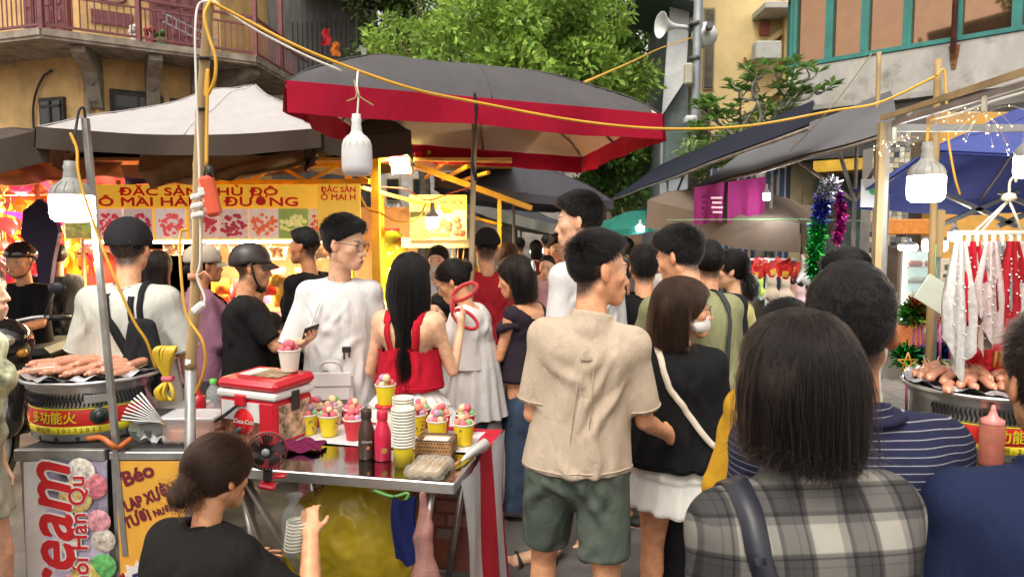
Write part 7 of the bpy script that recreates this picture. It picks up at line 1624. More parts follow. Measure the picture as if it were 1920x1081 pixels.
# dessert cups
cy=mat('cup_yellow',(.80,.62,.02),rough=.4,var=.05);cr=mat('cup_red',(.62,.03,.05),rough=.4,var=.06);cw=mat('cup_white',(.76,.72,.62),rough=.45,var=.04);cprint=mat('cup_print',(.28,.16,.10),rough=.5,var=.4,vscale=50)
puff=[mat('puff_pink',(.78,.16,.20),rough=.75,var=.15,bump=.4,bscale=120),mat('puff_cream',(.80,.58,.36),rough=.75,var=.12,bump=.4,bscale=120),mat('puff_green',(.26,.50,.20),rough=.75,var=.15,bump=.4,bscale=120),mat('puff_lilac',(.48,.30,.46),rough=.75,var=.12,bump=.4,bscale=120),mat('puff_coral',(.82,.28,.20),rough=.75,var=.12,bump=.4,bscale=120)]
def dessert(label,px,py,m,seed,z=TZ,s=1.0,body=None,balls=9,loc=None):
 p=loc if loc is not None else onz(px,py,z);o=empty('dessert_cup',p,seed*.7,label,'dessert cup','cups of coloured puff balls');rr=random.Random(seed);h_=.092*s;r0,r1=.033*s,.045*s
 P=lambda name,mm,fn,par=None:(lambda q:(fn(q),q.build(name,mm,par or o))[1])(MB())
 b=P('cup',m,lambda q:q.lathe([(0,0),(r0,0),(r0*1.02,.004),(r1*.985,h_*.93)],n=24));P('rim',cw,lambda q:q.lathe([(r1*.985,h_*.90),(r1*1.03,h_*.93),(r1*1.05,h_*.98),(r1*1.02,h_),(r1*.95,h_*.96)],n=24),b)
 def pr(q):
  for k in range(26):a=2.2+rr.uniform(0,2.4)+seed;z_=h_*rr.uniform(.15,.75);r_=r0+(r1-r0)*z_/h_+.0006;q.lathe([(rr.uniform(.002,.006),0),(0,.0006)],(r_*math.cos(a),r_*math.sin(a),z_),7,axis=(math.cos(a),math.sin(a),-.1))
 if m is cy:P('printed_figures',cprint,pr,b)
 for k in range(balls):
  a=k*2.4+seed;q_=.026*s if k<balls-3 else .012*s;P('puff_ball',puff[rr.choice([0,0,0,1,1,2,3,4])],lambda q:q.ball((q_*math.cos(a),q_*math.sin(a),h_*.98+(.0 if k<balls-3 else .024*s)+rr.uniform(0,.006)),.0165*s*rr.uniform(.85,1.12),10,7))
 return o
for i,(px,py,m,lb)in enumerate(((578,812,cy,'yellow cup of pastel puffs nearest the red cooler'),(617,815,cy,'second yellow cup of puffs from the red cooler'),(592,796,cr,'red cup of puffs behind the two yellow cups by the cooler'),(625,794,cw,'pale cup with one green puff behind the second yellow cup'),(664,822,cr,'red cup of puffs directly left of the brown bottle'),(662,800,cr,'red cup of puffs behind the brown bottle'),(790,800,cr,'red cup of orange puffs behind the stacked empty cups'),(782,812,cy,'yellow cup of orange puffs peeking beside the stacked empty cups'),(826,812,cr,'red cup with green puff behind the napkin basket'),(820,825,cy,'yellow cup of puffs hidden behind the napkin basket'),(870,832,cy,'yellow cup of pink puffs at the table end'),(872,812,cr,'red rimmed cup of pink puffs behind the table end cup'))):dessert(lb,px,py,m,i+1,z=TZ+.006)
def inv(P):P('cup',cw,lambda q:q.lathe([(.045,0),(.048,.004),(.036,.118),(0,.118)],n=24));P('lid',redpl,lambda q:q.lathe([(.030,.118),(.046,.118),(.048,.124),(.046,.130),(0,.130)],n=24))
io=put('upturned white cup with red lid behind the pink bottle','cup','upturned_cup',724,812,TZ+.006,inv);dessert('yellow dessert cup raised on an upturned cup',0,0,cy,21,loc=io.location+Vector((0,0,.131)),balls=6)
# stack of empty cups
def stack(n):
 def f(P):
  b=P('cup',cy,lambda q:q.lathe([(0,0),(.032,0),(.040,.075)],n=24));
  for k in range(n):P('cup_rim',cw,lambda q:q.lathe([(.040,.076+.0115*k),(.0445,.078+.0115*k),(.046,.083+.0115*k),(.0445,.0865+.0115*k),(.041,.0860+.0115*k)],n=24))
  P('cup_inside',cw,lambda q:q.lathe([(.041,.086+.0115*(n-1)),(.033,.03+.0115*(n-1)),(0,.03+.0115*(n-1))],n=24))
 return f
put('tall stack of empty paper cups with yellow bottom cup at the table front','cups','cup_stack',757,872,TZ,stack(13));put('stack of empty paper cups behind the tall stack','cups','cup_stack',757,838,TZ,stack(12))
# sauce bottles
def sauce(m,cap):
 def f(P):
  b=P('bottle',m,lambda q:q.lathe([(0,0),(.030,0),(.033,.006),(.033,.095),(.031,.115),(.020,.150),(.0165,.165)],n=24));P('cap',cap,lambda q:q.lathe([(.0205,.160),(.0215,.163),(.0215,.192),(.019,.197),(0,.197)],n=24))
  if m.name=='choc_bottle':lettering('Choco',.015,mat('label_white',(.7,.68,.65),rough=.5),b,(.008,-.0345,.075),rotz(R(15)));P('label_dot',cmat((.6,.2,.08)),lambda q:q.lathe([(.007,0),(0,.001)],(.012,-.032,.05),10,axis=(.3,-.95,0)),b)
  else:P('label_mark',cmat((.45,.25,.06)),lambda q:q.lathe([(.012,0),(0,.001)],(.012,-.032,.045),10,axis=(.35,-.93,0)),b)
 return f
put('dark brown chocolate sauce bottle on the steel table','bottle','sauce_bottle',688,858,TZ,sauce(mat('choc_bottle',(.055,.030,.020),rough=.35,var=.06),mat('choc_cap',(.045,.025,.017),rough=.4)));put('bright pink red syrup bottle next to the brown bottle','bottle','sauce_bottle',718,861,TZ,sauce(mat('pink_bottle',(.62,.02,.07),rough=.3,var=.05),mat('pink_cap',(.58,.02,.06),rough=.35)))
# napkin basket, woven
def basket(P):
 w,d,h_=.145,.105,.062;wm=mat('wicker',(.45,.24,.09),rough=.6,var=.2,vscale=30);dk_=mat('wicker_dark',(.05,.03,.02),rough=.6)
 P('basket_body',wm,lambda q:[q.bbox((sx*w/2 if ax==0 else 0,sy*d/2 if ax else 0,h_/2),(.006 if ax==0 else w,.006 if ax else d,h_),.002)for ax,sx,sy in((0,-1,0),(0,1,0),(1,0,-1),(1,0,1))])
 P('basket_edge',dk_,lambda q:q.tube([(-w/2,-d/2,h_),(w/2,-d/2,h_),(w/2,d/2,h_),(-w/2,d/2,h_)],.004,n=6,closed=True,smooth=False))
 def holes(q):
  for j in range(4):
   for i in range(11):q.box((-w/2+.014+i*.0122+(.006 if j%2 else 0),-d/2-.0035,.010+.0145*j),(.0055,.002,.006))
   for i in range(8):q.box((w/2+.0035,-d/2+.012+i*.0122,.010+.0145*j),(.002,.0055,.006))
 P('weave_gap',dk_,holes);P('napkins',whitepl,lambda q:[q.bbox((0,0,.02+.011*k),(.118-.004*k,.08,.010),.003)for k in range(4)])
put('woven basket of white napkins on the steel table','basket','napkin_basket',818,848,TZ,basket,rz=R(-9))
def pack(P):
 P('sticks',skew,lambda q:[q.bar((-.055+.0055*i,-.075,.012+.008*j+.004*math.sin(i)),(-.055+.0055*i,.075,.012+.008*j+.004*math.sin(i*1.7)),.0035)for i in range(21)for j in range(3)]);S=SDF((-.085,-.12,-.01),(.085,.12,.06),.006);S.cone((-.05,-.06,.018),(.05,-.06,.018),.024,.024,k=.01);S.cone((-.05,.06,.018),(.05,.06,.018),.024,.024,k=.01);S.cone((-.05,-.06,.018),(-.05,.06,.018),.024,.024,k=.02);S.cone((.05,-.06,.018),(.05,.06,.018),.024,.024,k=.02);S.cone((0,-.06,.018),(0,.06,.018),.026,.026,k=.03);S.cut(lambda X,Y,Z:.001-Z+0*X+0*Y);V,F=S.mesh();N=vnormals(V,F);V=V+N*(pnoise(V*40)*.006)[:,None];q=MB();q.raw(V,[tuple(f)for f in F],True);P('wrapper',film('pack_film',(.82,.78,.70),.25,.12),lambda z:(z.raw(V,[tuple(f)for f in F],True)))
put('clear pack of short wooden sticks at the table front','pack','stick_pack',806,885,TZ,pack,rz=R(-12))
def cones(P):
 P('wood_handle',mat('handle_wood',(.42,.22,.09),rough=.6),lambda q:q.tube([(-.035,-.055,.012),(-.018,-.02,.014)],.007,n=8))
 for k in range(4):P('paper_cone',whitepl,lambda q:q.lathe([(.002,0),(.024,.12),(.023,.12)],(-.018+.006*k,-.02+.012*k,.012+.006*k),12,axis=(.45+.08*k,.88,.12)))
put('white paper cones with wooden handle lying at the table corner','paper cones','paper_cones',872,868,TZ,cones)
def rag(P):
 P('cloth',cloth('maroon_rag',(.13,.012,.05),wr=.5,ws=20),lambda q:q.sheet(lambda u,v:((u-.5)*.16,(v-.5)*.12,.012+.018*abs(math.sin(6*u+2*v))*math.sin(math.pi*v)*.9+.016*math.sin(math.pi*u)*math.sin(math.pi*v)+.008*math.sin(14*v+9*u)),22,16))
put('crumpled maroon rag beside the red cooler','rag','rag',570,842,TZ,rag)
# red cooler
def cooler():
 p=onz(497,838,TZ);o=empty('cooler_box',p,R(-24),'red picnic cooler with white rim and red lid on the table','cooler');P=lambda name,m,fn,par=None:(lambda q:(fn(q),q.build(name,m,par or o))[1])(MB())
 w,d,h_=.31,.24,.195;P0=Vector((-.10,.12,0));b=P('body',redpl,lambda q:q.bbox(P0+Vector((0,0,h_/2)),(w,d,h_),.014));P('rim',whitepl,lambda q:q.bbox(P0+Vector((0,0,h_+.016)),(w+.014,d+.014,.034),.010),b)
 lid=P('lid',redpl,lambda q:(q.bbox(P0+Vector((0,.005,h_+.058)),(w+.02,d+.02,.048),.018,Matrix.Rotation(R(2),3,'X'))));P('lid_sticker',mat('sticker_dark',(.30,.20,.12),rough=.4,var=.6,vscale=22),lambda q:q.bbox(P0+Vector((.03,.02,h_+.0845)),(.15,.13,.003),.001,Matrix.Rotation(R(2),3,'X')),lid);P('lid_sticker',whitepl,lambda q:q.bbox(P0+Vector((-.08,.02,h_+.0845)),(.07,.12,.003),.001,Matrix.Rotation(R(2),3,'X')),lid)
 fy=P0.y-d/2-.001;pf=P('front_print',mat('cola_print_white',(.66,.64,.62),rough=.4),lambda q:q.bbox((P0.x-.03,fy,h_*.62),(.21,.003,.12),.001),b);P('food_print',mat('cola_food',(.16,.06,.035),rough=.4,var=.8,vscale=30),lambda q:q.bbox((P0.x-.03,fy-.0005,h_*.26),(.21,.003,.10),.001),b)
 lg=P('logo_disc',mat('cola_red',(.60,.01,.015),rough=.3),lambda q:q.lathe([(.056,0),(.055,.002),(0,.002)],(P0.x-.01,fy-.0015,h_*.50),28,axis=(0,-1,0)),b);lettering('Coca-Cola',.026,mat('label_white',(.7,.68,.65)),lg,(P0.x-.01,fy-.0045,h_*.50),None,shear=.3,bold=.0004)
 sx=P0.x+w/2+.001;P('side_print',mat('cola_side',(.48,.30,.20),rough=.4,var=.9,vscale=28),lambda q:q.bbox((sx,P0.y,h_*.50),(.003,.19,.15),.001),b);P('latch',blacks,lambda q:q.bbox((sx+.006,P0.y+.0,h_*.92),(.010,.05,.085),.004));P('handle',blacks,lambda q:q.tube([(P0.x-w/2-.01,fy-.012,h_*.42),(P0.x-w/2+.06,fy-.022,h_*.62),(P0.x-.03,fy-.018,h_*.86)],[.010,.012,.010],n=8,flat=.6));P('latch',redpl,lambda q:q.bbox((P0.x-.02,fy-.008,h_*.97),(.06,.018,.05),.005))
 return o
CO=cooler();dessert('pale dessert cup of pink puffs standing on the red cooler lid',0,0,cw,31,loc=(CO.matrix_basis@Vector((-.02,.18,.287))),s=1.05,balls=7)
# hand fan clipped to the table edge
def fan():
 p=at(500,845,2.36);o=empty('clip_fan',p,R(8),'black mini fan clipped to the table edge with red clip','fan');P=lambda name,m,fn,par=None:(lambda q:(fn(q),q.build(name,m,par or o))[1])(MB());r=.066
 T=Matrix.Rotation(R(-8),3,'X');c=P('cage',blacks,lambda q:(q.lathe([(r,-.012),(r*1.03,0),(r,.012),(r*.97,0),(r,-.012)],n=36,axis=(0,-1,0)),[q.tube([(r*.2*math.cos(a),-.016,r*.2*math.sin(a)),(r*.7*math.cos(a+.12),-.018,r*.7*math.sin(a+.12)),(r*.99*math.cos(a+.2),-.010,r*.99*math.sin(a+.2))],.0017,n=4)for a in np.linspace(0,6.283,35)[:-1]]))
 P('hub',mat('fan_hub',(.22,.23,.25),rough=.4),lambda q:q.lathe([(r*.22,0),(r*.2,.006),(0,.006)],(0,-.016,0),20,axis=(0,-1,0)),c)
 for k in range(5):P('blade',mat('fan_blade',(.06,.015,.015),rough=.35),lambda q:q.sheet(lambda u,v:((.012+.045*u)*math.cos(k*1.2566+.8*v-.2*u),.006*(v-.5)*2,(.012+.045*u)*math.sin(k*1.2566+.8*v-.2*u)),5,4))
 P('ring',redpl,lambda q:q.lathe([(r*1.01,-.014),(r*1.035,-.012),(r*1.035,-.006),(r*1.01,-.004)],n=36,axis=(0,-1,0)));P('neck',blacks,lambda q:q.bbox((.0,.01,-r-.022),(.03,.03,.045),.006));P('clip',redpl,lambda q:(q.bbox((.0,.0,-r-.055),(.055,.06,.016),.006,Matrix.Rotation(R(14),3,'Y')),q.bbox((.035,.02,-r-.03),(.05,.035,.012),.004)))
fan()
# bags and cloths under the table
def bag(label,c,r,m,seed,h=.008,squash=.8,name='plastic_bag',ears=True,amp=.02):
 S=SDF((-r[0]*1.4,-r[1]*1.4,-r[2]*1.3),(r[0]*1.4,r[1]*1.4,r[2]*1.9),h);S.ell((0,0,0),r,k=0);S.ell((r[0]*.2,0,r[2]*.5),(r[0]*.7,r[1]*.7,r[2]*.6),k=.05)
 if ears=='drop':S.f[:]=1;S.cone((0,0,r[2]),(0,0,-r[2]*.6),.012,r[0],k=.0,flat=((0,1,0),.7));S.ell((0,0,-r[2]*.6),(r[0]*1.1,r[1],r[0]),k=.03)
 elif ears:
  for sg in(-1,1):S.cone((sg*r[0]*.3,0,r[2]*.8),(sg*r[0]*.45,0,r[2]*1.55),r[0]*.2,r[0]*.08,k=.04,flat=((0,1,0),.4))
 V,F=S.mesh();N=vnormals(V,F);a=np.abs(pnoise(V*np.array([9,9,5])+seed));V=V+N*((.5-2.4*a)*amp+pnoise(V*26+seed)*amp*.35)[:,None];V[:,2]=np.maximum(V[:,2],-c[2]+.005)
 return tag(link(name,mesh_np(name,V,F,m),None,c),label,'bag','plastic bags by the table')
bag('large translucent yellow rubbish bag hanging under the table',tuple(tb(.50,.24,.36)),(.29,.17,.34),film('yellow_bag',(.60,.44,.03),.5,.25),1,.010,amp=.022,ears=False)
bag('thin pinkish clear bag hanging at the right end below the table',tuple(tb(.11,.0,.42)),(.085,.065,.33),film('pink_bag',(.72,.38,.34),.32,.12),2,.006,ears='drop',amp=.016)
bag('crumpled red plastic bag on the ground beside the seated woman',(at(262,1078,2.55).x,2.55,.16),(.15,.13,.15),mat('red_bag',(.62,.04,.02),rough=.25,var=.15,translucent=.3),3,.009,amp=.03)
hang('dark blue towel hanging from the table front','blue_towel','towel',lambda u,v:tb(.13+.09*u+.012*math.sin(4*v),-.03+.016*math.sin(7*u+2*v),TZ-.045-.24*v-.02*math.sin(3*u)),cloth('blue_towel',(.008,.012,.065),wr=.6),10,14)
q=MB();q.tube(smooth_path([tb(.30,.0,TZ-.05),tb(.22,-.02,TZ-.06),tb(.16,-.02,TZ-.045),tb(.19,-.02,TZ-.12),tb(.17,-.02,TZ-.3)],5),.006,n=6);q.build('green_string',mat('green_string',(.10,.28,.06),rough=.6),None,None,label='green string tied along the table front edge',cat='string')
# ================================================================ PEOPLE
HK=hair_mat('hair_black',(.010,.009,.009));SK=strand_mat('strand_black',(.006,.005,.005));HBr=hair_mat('hair_brown',(.035,.018,.010));SBr=strand_mat('strand_brown',(.030,.014,.008));HDk=hair_mat('hair_dark_brown',(.018,.012,.010));SDk=strand_mat('strand_dark_brown',(.010,.007,.006))
blackT=cloth('black_cotton',(.009,.009,.010));whiteT=cloth('white_cotton',(.66,.65,.64),wr=.5);jeans=cloth('grey_jeans',(.14,.15,.17));dkt=cloth('dark_trousers',(.02,.02,.024));shoe=mat('shoe_black',(.02,.02,.02),rough=.6);SKN='#dda078';SKL='#e6b593';SKD='#c2845b'
def PX(px,Y,z=1.45):return xat(px,Y,z)
def stripes_mat():
 m=cloth('navy_stripe',(.020,.022,.055),wr=.35);nt=m.node_tree;L=nt.links;b=[n for n in nt.nodes if n.type=='BSDF_PRINCIPLED'][0];src=b.inputs['Base Color'].links[0].from_socket
 a=nd(nt,'ShaderNodeAttribute',attribute_name='cl');s=nd(nt,'ShaderNodeSeparateXYZ');L.new(a.outputs['Vector'],s.inputs[0]);mu=nd(nt,'ShaderNodeMath',operation='MULTIPLY');mu.inputs[1].default_value=1/.0130;L.new(s.outputs[2],mu.inputs[0]);fr=nd(nt,'ShaderNodeMath',operation='FRACT');L.new(mu.outputs[0],fr.inputs[0])
 lt=nd(nt,'ShaderNodeMath',operation='LESS_THAN');lt.inputs[1].default_value=.085;L.new(fr.outputs[0],lt.inputs[0]);mx=nd(nt,'ShaderNodeMix',data_type='RGBA');L.new(lt.outputs[0],mx.inputs[0]);L.new(src,mx.inputs[6]);mx.inputs[7].default_value=(.40,.39,.42,1);L.new(mx.outputs[2],b.inputs['Base Color']);return m
def plaid_mat():
 m=cloth('plaid',(.33,.31,.27),wr=.35);nt=m.node_tree;L=nt.links;b=[n for n in nt.nodes if n.type=='BSDF_PRINCIPLED'][0];src=b.inputs['Base Color'].links[0].from_socket
 a=nd(nt,'ShaderNodeAttribute',attribute_name='cl');s=nd(nt,'ShaderNodeSeparateXYZ');L.new(a.outputs['Vector'],s.inputs[0]);cur=src
 def band(sock,period,off,w,col,f,slope=0.0):
  nonlocal cur
  x=nd(nt,'ShaderNodeMath',operation='MULTIPLY_ADD');x.inputs[1].default_value=1/period;x.inputs[2].default_value=off+20;L.new(sock,x.inputs[0]);fr=nd(nt,'ShaderNodeMath',operation='FRACT');L.new(x.outputs[0],fr.inputs[0])
  mr=nd(nt,'ShaderNodeMapRange');mr.inputs[1].default_value=w;mr.inputs[2].default_value=w-.03;mr.inputs[4].default_value=f;L.new(fr.outputs[0],mr.inputs[0]);mx=nd(nt,'ShaderNodeMix',data_type='RGBA',blend_type='MULTIPLY');L.new(mr.outputs[0],mx.inputs[0]);L.new(cur,mx.inputs[6]);mx.inputs[7].default_value=c4(col);cur=mx.outputs[2]
 ad=nd(nt,'ShaderNodeMath',operation='MULTIPLY_ADD');ad.inputs[1].default_value=.35;L.new(s.outputs[1],ad.inputs[0]);L.new(s.outputs[2],ad.inputs[2])
 for sk,o_ in((s.outputs[0],.1),(ad.outputs[0],.35)):
  band(sk,.105,o_,.48,(.30,.30,.33),.85);band(sk,.105,o_+.12,.2,(.40,.40,.44),.6);band(sk,.105,o_+.62,.04,(.18,.18,.2),.75);band(sk,.105,o_+.74,.025,(.3,.27,.27),.7)
 L.new(cur,b.inputs['Base Color']);return m
RIDEL=((-.28,.92,-.22),(-.05,.12,-1));RIDER=((.28,.92,-.22),(.05,.12,-1));BARL=((-.25,.55,-.8),(.15,.95,-.05));BARR=((.25,.55,-.8),(-.15,.95,-.05))
# --- foreground: plaid woman, striped man, navy person
p=Person('woman with dark bob in grey plaid shirt closest to the camera',PX(1540,1.12),1.12,6,h=1.535,sex='f',side=-4,build=1.04,skin=SKL,yaw=-4,head=1.04).body();p.tee(plaid_mat(),hem=-.08,sleeve=1.0,loose=1.14,collar=.03,amp=.008,sr=1.25,off=.016,long=True);p.trousers(dkt,1.95);p.shoes(shoe);p.fallhair(HDk,SDk,L=.098,n=22000,wz=.0,wl=.13,squeeze=.84,vol=.020,width=1.0,rad=.0006,K=12,spread=1.0)
p.strap(mat('navy_strap',(.02,.02,.03),rough=.45),[s_ for s_ in(p.T(-.105,.09,.18*p.h),p.T(-.11,.02,.292*p.h),p.T(-.115,-.055,.285*p.h),p.T(-.10,-.118,.19*p.h),p.T(-.085,-.135,.08*p.h),p.T(-.06,-.14,-.06*p.h))],.019,'bag_strap')
p=Person('broad man in navy polo with thin white stripes beside the plaid woman',PX(1603,1.34),1.36,-4,h=1.595,build=1.16,skin=SKD,yaw=-12,head=1.05).body();p.tee(stripes_mat(),hem=-.10,sleeve=.85,loose=1.10,collar=.022,amp=.008,sr=1.22,off=.014);p.trousers(dkt,1.95);p.shoes(shoe);p.short(HK,SK,top=.004,side=.006,n=16000,ln=.008,wild=.5,comb=(0,.2,.1),front=False,rad=.0005)
co_=MB();nd2=unit(p.C-p.N);pts=[p.N+nd2*.018+V3(.083*math.cos(a),.083*math.sin(a)*.95,.004*math.cos(a))for a in np.linspace(0,2*math.pi,26)[:-1]];co_.tube([tuple(q_)for q_ in pts],.017,n=8,closed=True,flat=.55);co_.build('collar',cloth('navy_collar',(.018,.018,.045)),p.sh)
p=Person('person in plain dark navy polo cut by the right edge of the picture',PX(2005,1.15),1.15,-12,h=1.53,build=1.08,skin=SKN,yaw=0).body();p.tee(cloth('navy_polo',(.016,.024,.065),bscale=600,bump=.4),hem=-.08,sleeve=.85,loose=1.12,collar=.03,amp=.008,sr=1.2,off=.016);p.trousers(dkt,1.95);p.shoes(shoe);p.short(HDk,SDk,top=.02,side=.016,n=14000,ln=.04,lowcut=-.02,rad=.0006)
# --- beige man, tall man, masked woman, mustard woman
p=Person('man in beige linen shirt and green shorts seen from behind',PX(1084,2.42),2.42,-6,h=1.66,build=.92,skin=SKN,side=5,yaw=-68,pitch=-4,head=1.06,armR=((.17,.14,-.97),(.42,.80,-.42)),armL=((-.16,.04,-1),(.25,.9,-.45)),handR=((.4,.85,-.35),(-.8,.2,-.6),(0,.3,1)),curlR=.7,legL=((-.10,.32,-1),(-.02,-.12,-1)),legR=((.06,-.02,-1),(.02,-.05,-1))).body(fade=.95)
linen=cloth('beige_linen',(.54,.43,.325),bump=.5,bscale=260,wr=.6,ws=8,var=.05);p.tee(linen,hem=-.012,sleeve=.84,loose=1.08,collar=.030,amp=.009,sr=1.1,off=.012,flare=1.03,sc=(11,11,4.5));p.trousers(cloth('green_shorts',(.10,.122,.10),wr=.8),.76,loose=1.10,amp=.010,name='shorts');p.sandals(shoe);p.short(HK,SK,top=.034,side=.004,n=14000,comb=(0,.9,.25),ln=.045,wild=.45,lowcut=.03,rad=.0006)
q_=MB();q_.box(tuple(p.T(-.004,-.126,.235*p.h)),(.036,.006,.012));q_.build('loop',linen,p.sh)
for xx in(-.022,.022):q_=MB();q_.tube([tuple(p.T(xx*1.0,-.120,.235*p.h)),tuple(p.T(xx*1.2,-.128,.16*p.h)),tuple(p.T(xx*1.4,-.127,.04*p.h))],[.004,.004,.001],n=5,flat=.5);q_.build('back_pleat',linen,p.sh)
p=Person('tall young man in loose white T-shirt towering behind the beige man',PX(1098,3.62),3.62,38,h=1.85,build=.92,skin=SKL,yaw=38,pitch=-4,head=1.12,armL=((-.10,.0,-1),(.0,.3,-1)),legL=((-.22,.05,-1),(-.1,-.04,-1)),legR=((.16,-.06,-1),(.06,-.04,-1)))
p.fd=V3(math.cos(math.pi+.15-p.face),math.sin(math.pi+.15-p.face),0);p.body();p.tee(whiteT,hem=-.08,sleeve=.95,loose=1.14,amp=.012,sr=1.35,off=.016);p.trousers(cloth('dark_green_shorts',(.05,.06,.055)),.98,loose=1.1,name='shorts');p.sandals(shoe);p.short(HK,SK,top=.036,side=.008,n=9000,comb=(0,1.0,.1),ln=.05,wild=.45,rad=.0009)
p=Person('short woman with white face mask in black T-shirt and white skirt',PX(1276,2.78),2.78,-14,h=1.475,sex='f',build=1.08,skin=SKN,yaw=-78,head=1.10,armR=((.16,.25,-1),(.0,.8,-.5)),armL=((-.12,-.02,-1),(-.02,.1,-1))).body();p.tee(blackT,hem=-.015,sleeve=.80,loose=1.18,amp=.010,sr=1.22,flare=1.05,off=.016);p.skirt(cloth('white_skirt',(.68,.66,.62),wr=.5),top=.03,hem=.58,r0=.074,r1=.125,tiers=2,pleat=16);p.shoes(mat('cream_shoe',(.5,.47,.42),rough=.6));p.fallhair(HBr,SBr,L=.135,n=9000,vol=.020,rad=.0008,spread=1.05);p.mask(cloth('mask_white',(.68,.64,.60),wr=.1));p.glasses(mat('thin_metal',(.12,.08,.06),rough=.3,metal=.8))
p.strap(cloth('cream_strap',(.62,.55,.45)),[p.T(-.10,.10,.17*p.h),p.T(-.085,.02,.288*p.h),p.T(-.075,-.055,.280*p.h),p.T(-.02,-.132,.20*p.h),p.T(.06,-.137,.12*p.h),p.T(.14,-.10,.045*p.h),p.T(.165,.0,.02*p.h)],.012,'bag_strap',th=.2)
p=Person('woman in mustard yellow blouse with black claw clip half hidden by the plaid woman',PX(1478,2.05),2.05,4,h=1.475,sex='f',build=1.05,skin=SKN,yaw=-10,armL=((-.30,.1,-1),(-.05,.25,-1))).body();p.tee(cloth('mustard',(.50,.27,.02),wr=.6),hem=-.10,sleeve=1.0,loose=1.12,amp=.010,sr=1.15,off=.014,long=True);p.trousers(dkt,1.95);p.shoes(shoe);p.tied(HK,SK,bun=(0,-.11,-.02),br=(.03,.025,.045),n=9000,vol=.016,rad=.0008)
q_=MB();c_=p.fromhead(V3(-.05,-.115,.0));q_.bbox(tuple(c_),(.045,.02,.02),.006);q_.tube([tuple(p.fromhead(V3(-.05+.02*math.sin(k*1.1),-.125,.012+.012*k)))for k in range(4)],.006,n=6);q_.build('claw_clip',blacks,p.hairo)
# --- olive polo man and neighbours
p=Person('man in olive polo with a dark strap over his shoulder',PX(1303,3.05),3.05,12,h=1.70,build=1.12,skin=SKN,lean=5,yaw=38,pitch=-18,head=1.04,armL=((-.2,.4,-1),(.3,.9,.0)),armR=((.2,.3,-1),(-.3,.9,.1))).body();p.tee(cloth('olive_polo',(.23,.23,.12),wr=.6),hem=-.09,sleeve=.9,loose=1.15,collar=.030,amp=.010,sr=1.25,off=.016);p.trousers(dkt,1.95);p.shoes(shoe);p.short(HK,SK,top=.024,side=.014,n=9000,comb=(0,.8,.1),ln=.045,wild=.4,rad=.0009)
p.strap(cloth('grey_strap',(.045,.05,.055)),[p.T(.10,.10,.18*p.h),p.T(.105,.03,.292*p.h),p.T(.105,-.06,.280*p.h),p.T(.10,-.13,.2*p.h),p.T(.09,-.142,.1*p.h),p.T(.085,-.145,-.02*p.h)],.015,'bag_strap')
p=Person('dark haired person hidden behind the olive polo man',PX(1330,3.95),3.95,0,h=1.62,skin=SKN).body(legs=False);p.tee(dkt,hem=-.08);p.trousers(dkt,1.9);p.short(HK,None,top=.03,side=.018,n=0,lowcut=-.03)
p=Person('woman in pale yellow T-shirt with low ponytail looking toward the tall man',PX(1375,4.2),4.2,62,h=1.57,sex='f',skin=SKL,yaw=14,head=1.05).body();p.tee(cloth('pale_yellow',(.62,.56,.22)),hem=-.06,sleeve=.8,loose=1.1);p.trousers(jeans,1.9);p.shoes(shoe);p.tied(HK,SK,bun=(0,-.112,-.04),br=(.02,.02,.025),tail=.14,n=3500,vol=.012)
p=Person('man in black T-shirt and grey jeans walking ahead of the masked woman',PX(1208,3.95),3.95,-4,h=1.60,build=1.06,skin=SKN,legR=((.10,-.1,-1),(.05,-.1,-1)));p.fd=V3(-.95,.2,0);p.body();p.tee(blackT,hem=-.04,sleeve=.85,loose=1.12,sr=1.2);p.trousers(jeans,1.85);p.shoes(shoe);p.short(HK,SK,top=.022,side=.014,n=5000,ln=.035)
p=Person('person in pale T-shirt with backpack strap farther down the lane',PX(1240,6.3),6.3,-6,h=1.69,skin=SKN).body(legs=False);p.tee(cloth('pale_grey_tee',(.52,.50,.47)),hem=-.06,loose=1.1);p.trousers(dkt,1.9);p.short(HK,None,top=.024,side=.014,n=0);p.strap(cloth('grey_strap',(.045,.05,.055)),[p.T(-.05,.0,.29*p.h),p.T(.0,-.12,.2*p.h),p.T(.1,-.12,.05*p.h)],.022,'bag_strap')
p=Person('small child with dark ponytail carried on an arm down the lane',PX(1232,6.05,1.3),6.05,10,h=.95,z0=.56,sex='f',skin=SKL,head=1.1,cat='child').body(legs=False);p.tee(cloth('cream_tee',(.62,.58,.5)),hem=-.05);p.trousers(dkt,1.9);p.tied(HK,None,bun=(0,-.11,.05),br=(.03,.03,.03),tail=.08,n=0)
# --- centre: off-shoulder woman, white dress woman, red shirt man, facing man, baby
p=Person('woman in dark off shoulder top and long denim skirt with white hair claw',PX(988,4.15),4.15,58,h=1.53,sex='f',build=1.05,skin=SKN,yaw=16,pitch=-14,lean=4,head=1.10,armL=((-.2,.25,-1),(.2,.85,-.4)),armR=((.25,.15,-1),(-.05,.7,-.7))).body(merge=True)
p.tee(cloth('plum_black',(.030,.022,.032)),hem=.0,sleeve=.0,sides='',loose=1.02,neck=.135,amp=.006,name='top')
for sd in 'LR':
 u_=p.arm[sd][0];a_=p.S[sd]+u_*.075;q_=MB();ring=[(a_[0]+.062*math.cos(t),a_[1]+.058*math.sin(t),a_[2]+.014*math.sin(2*t))for t in np.linspace(0,6.283,18)[:-1]];q_.tube(ring,[.022+.004*math.sin(5*k)for k in range(17)],n=8,closed=True);q_.build('ruffle',MATS['plum_black'],p.o)
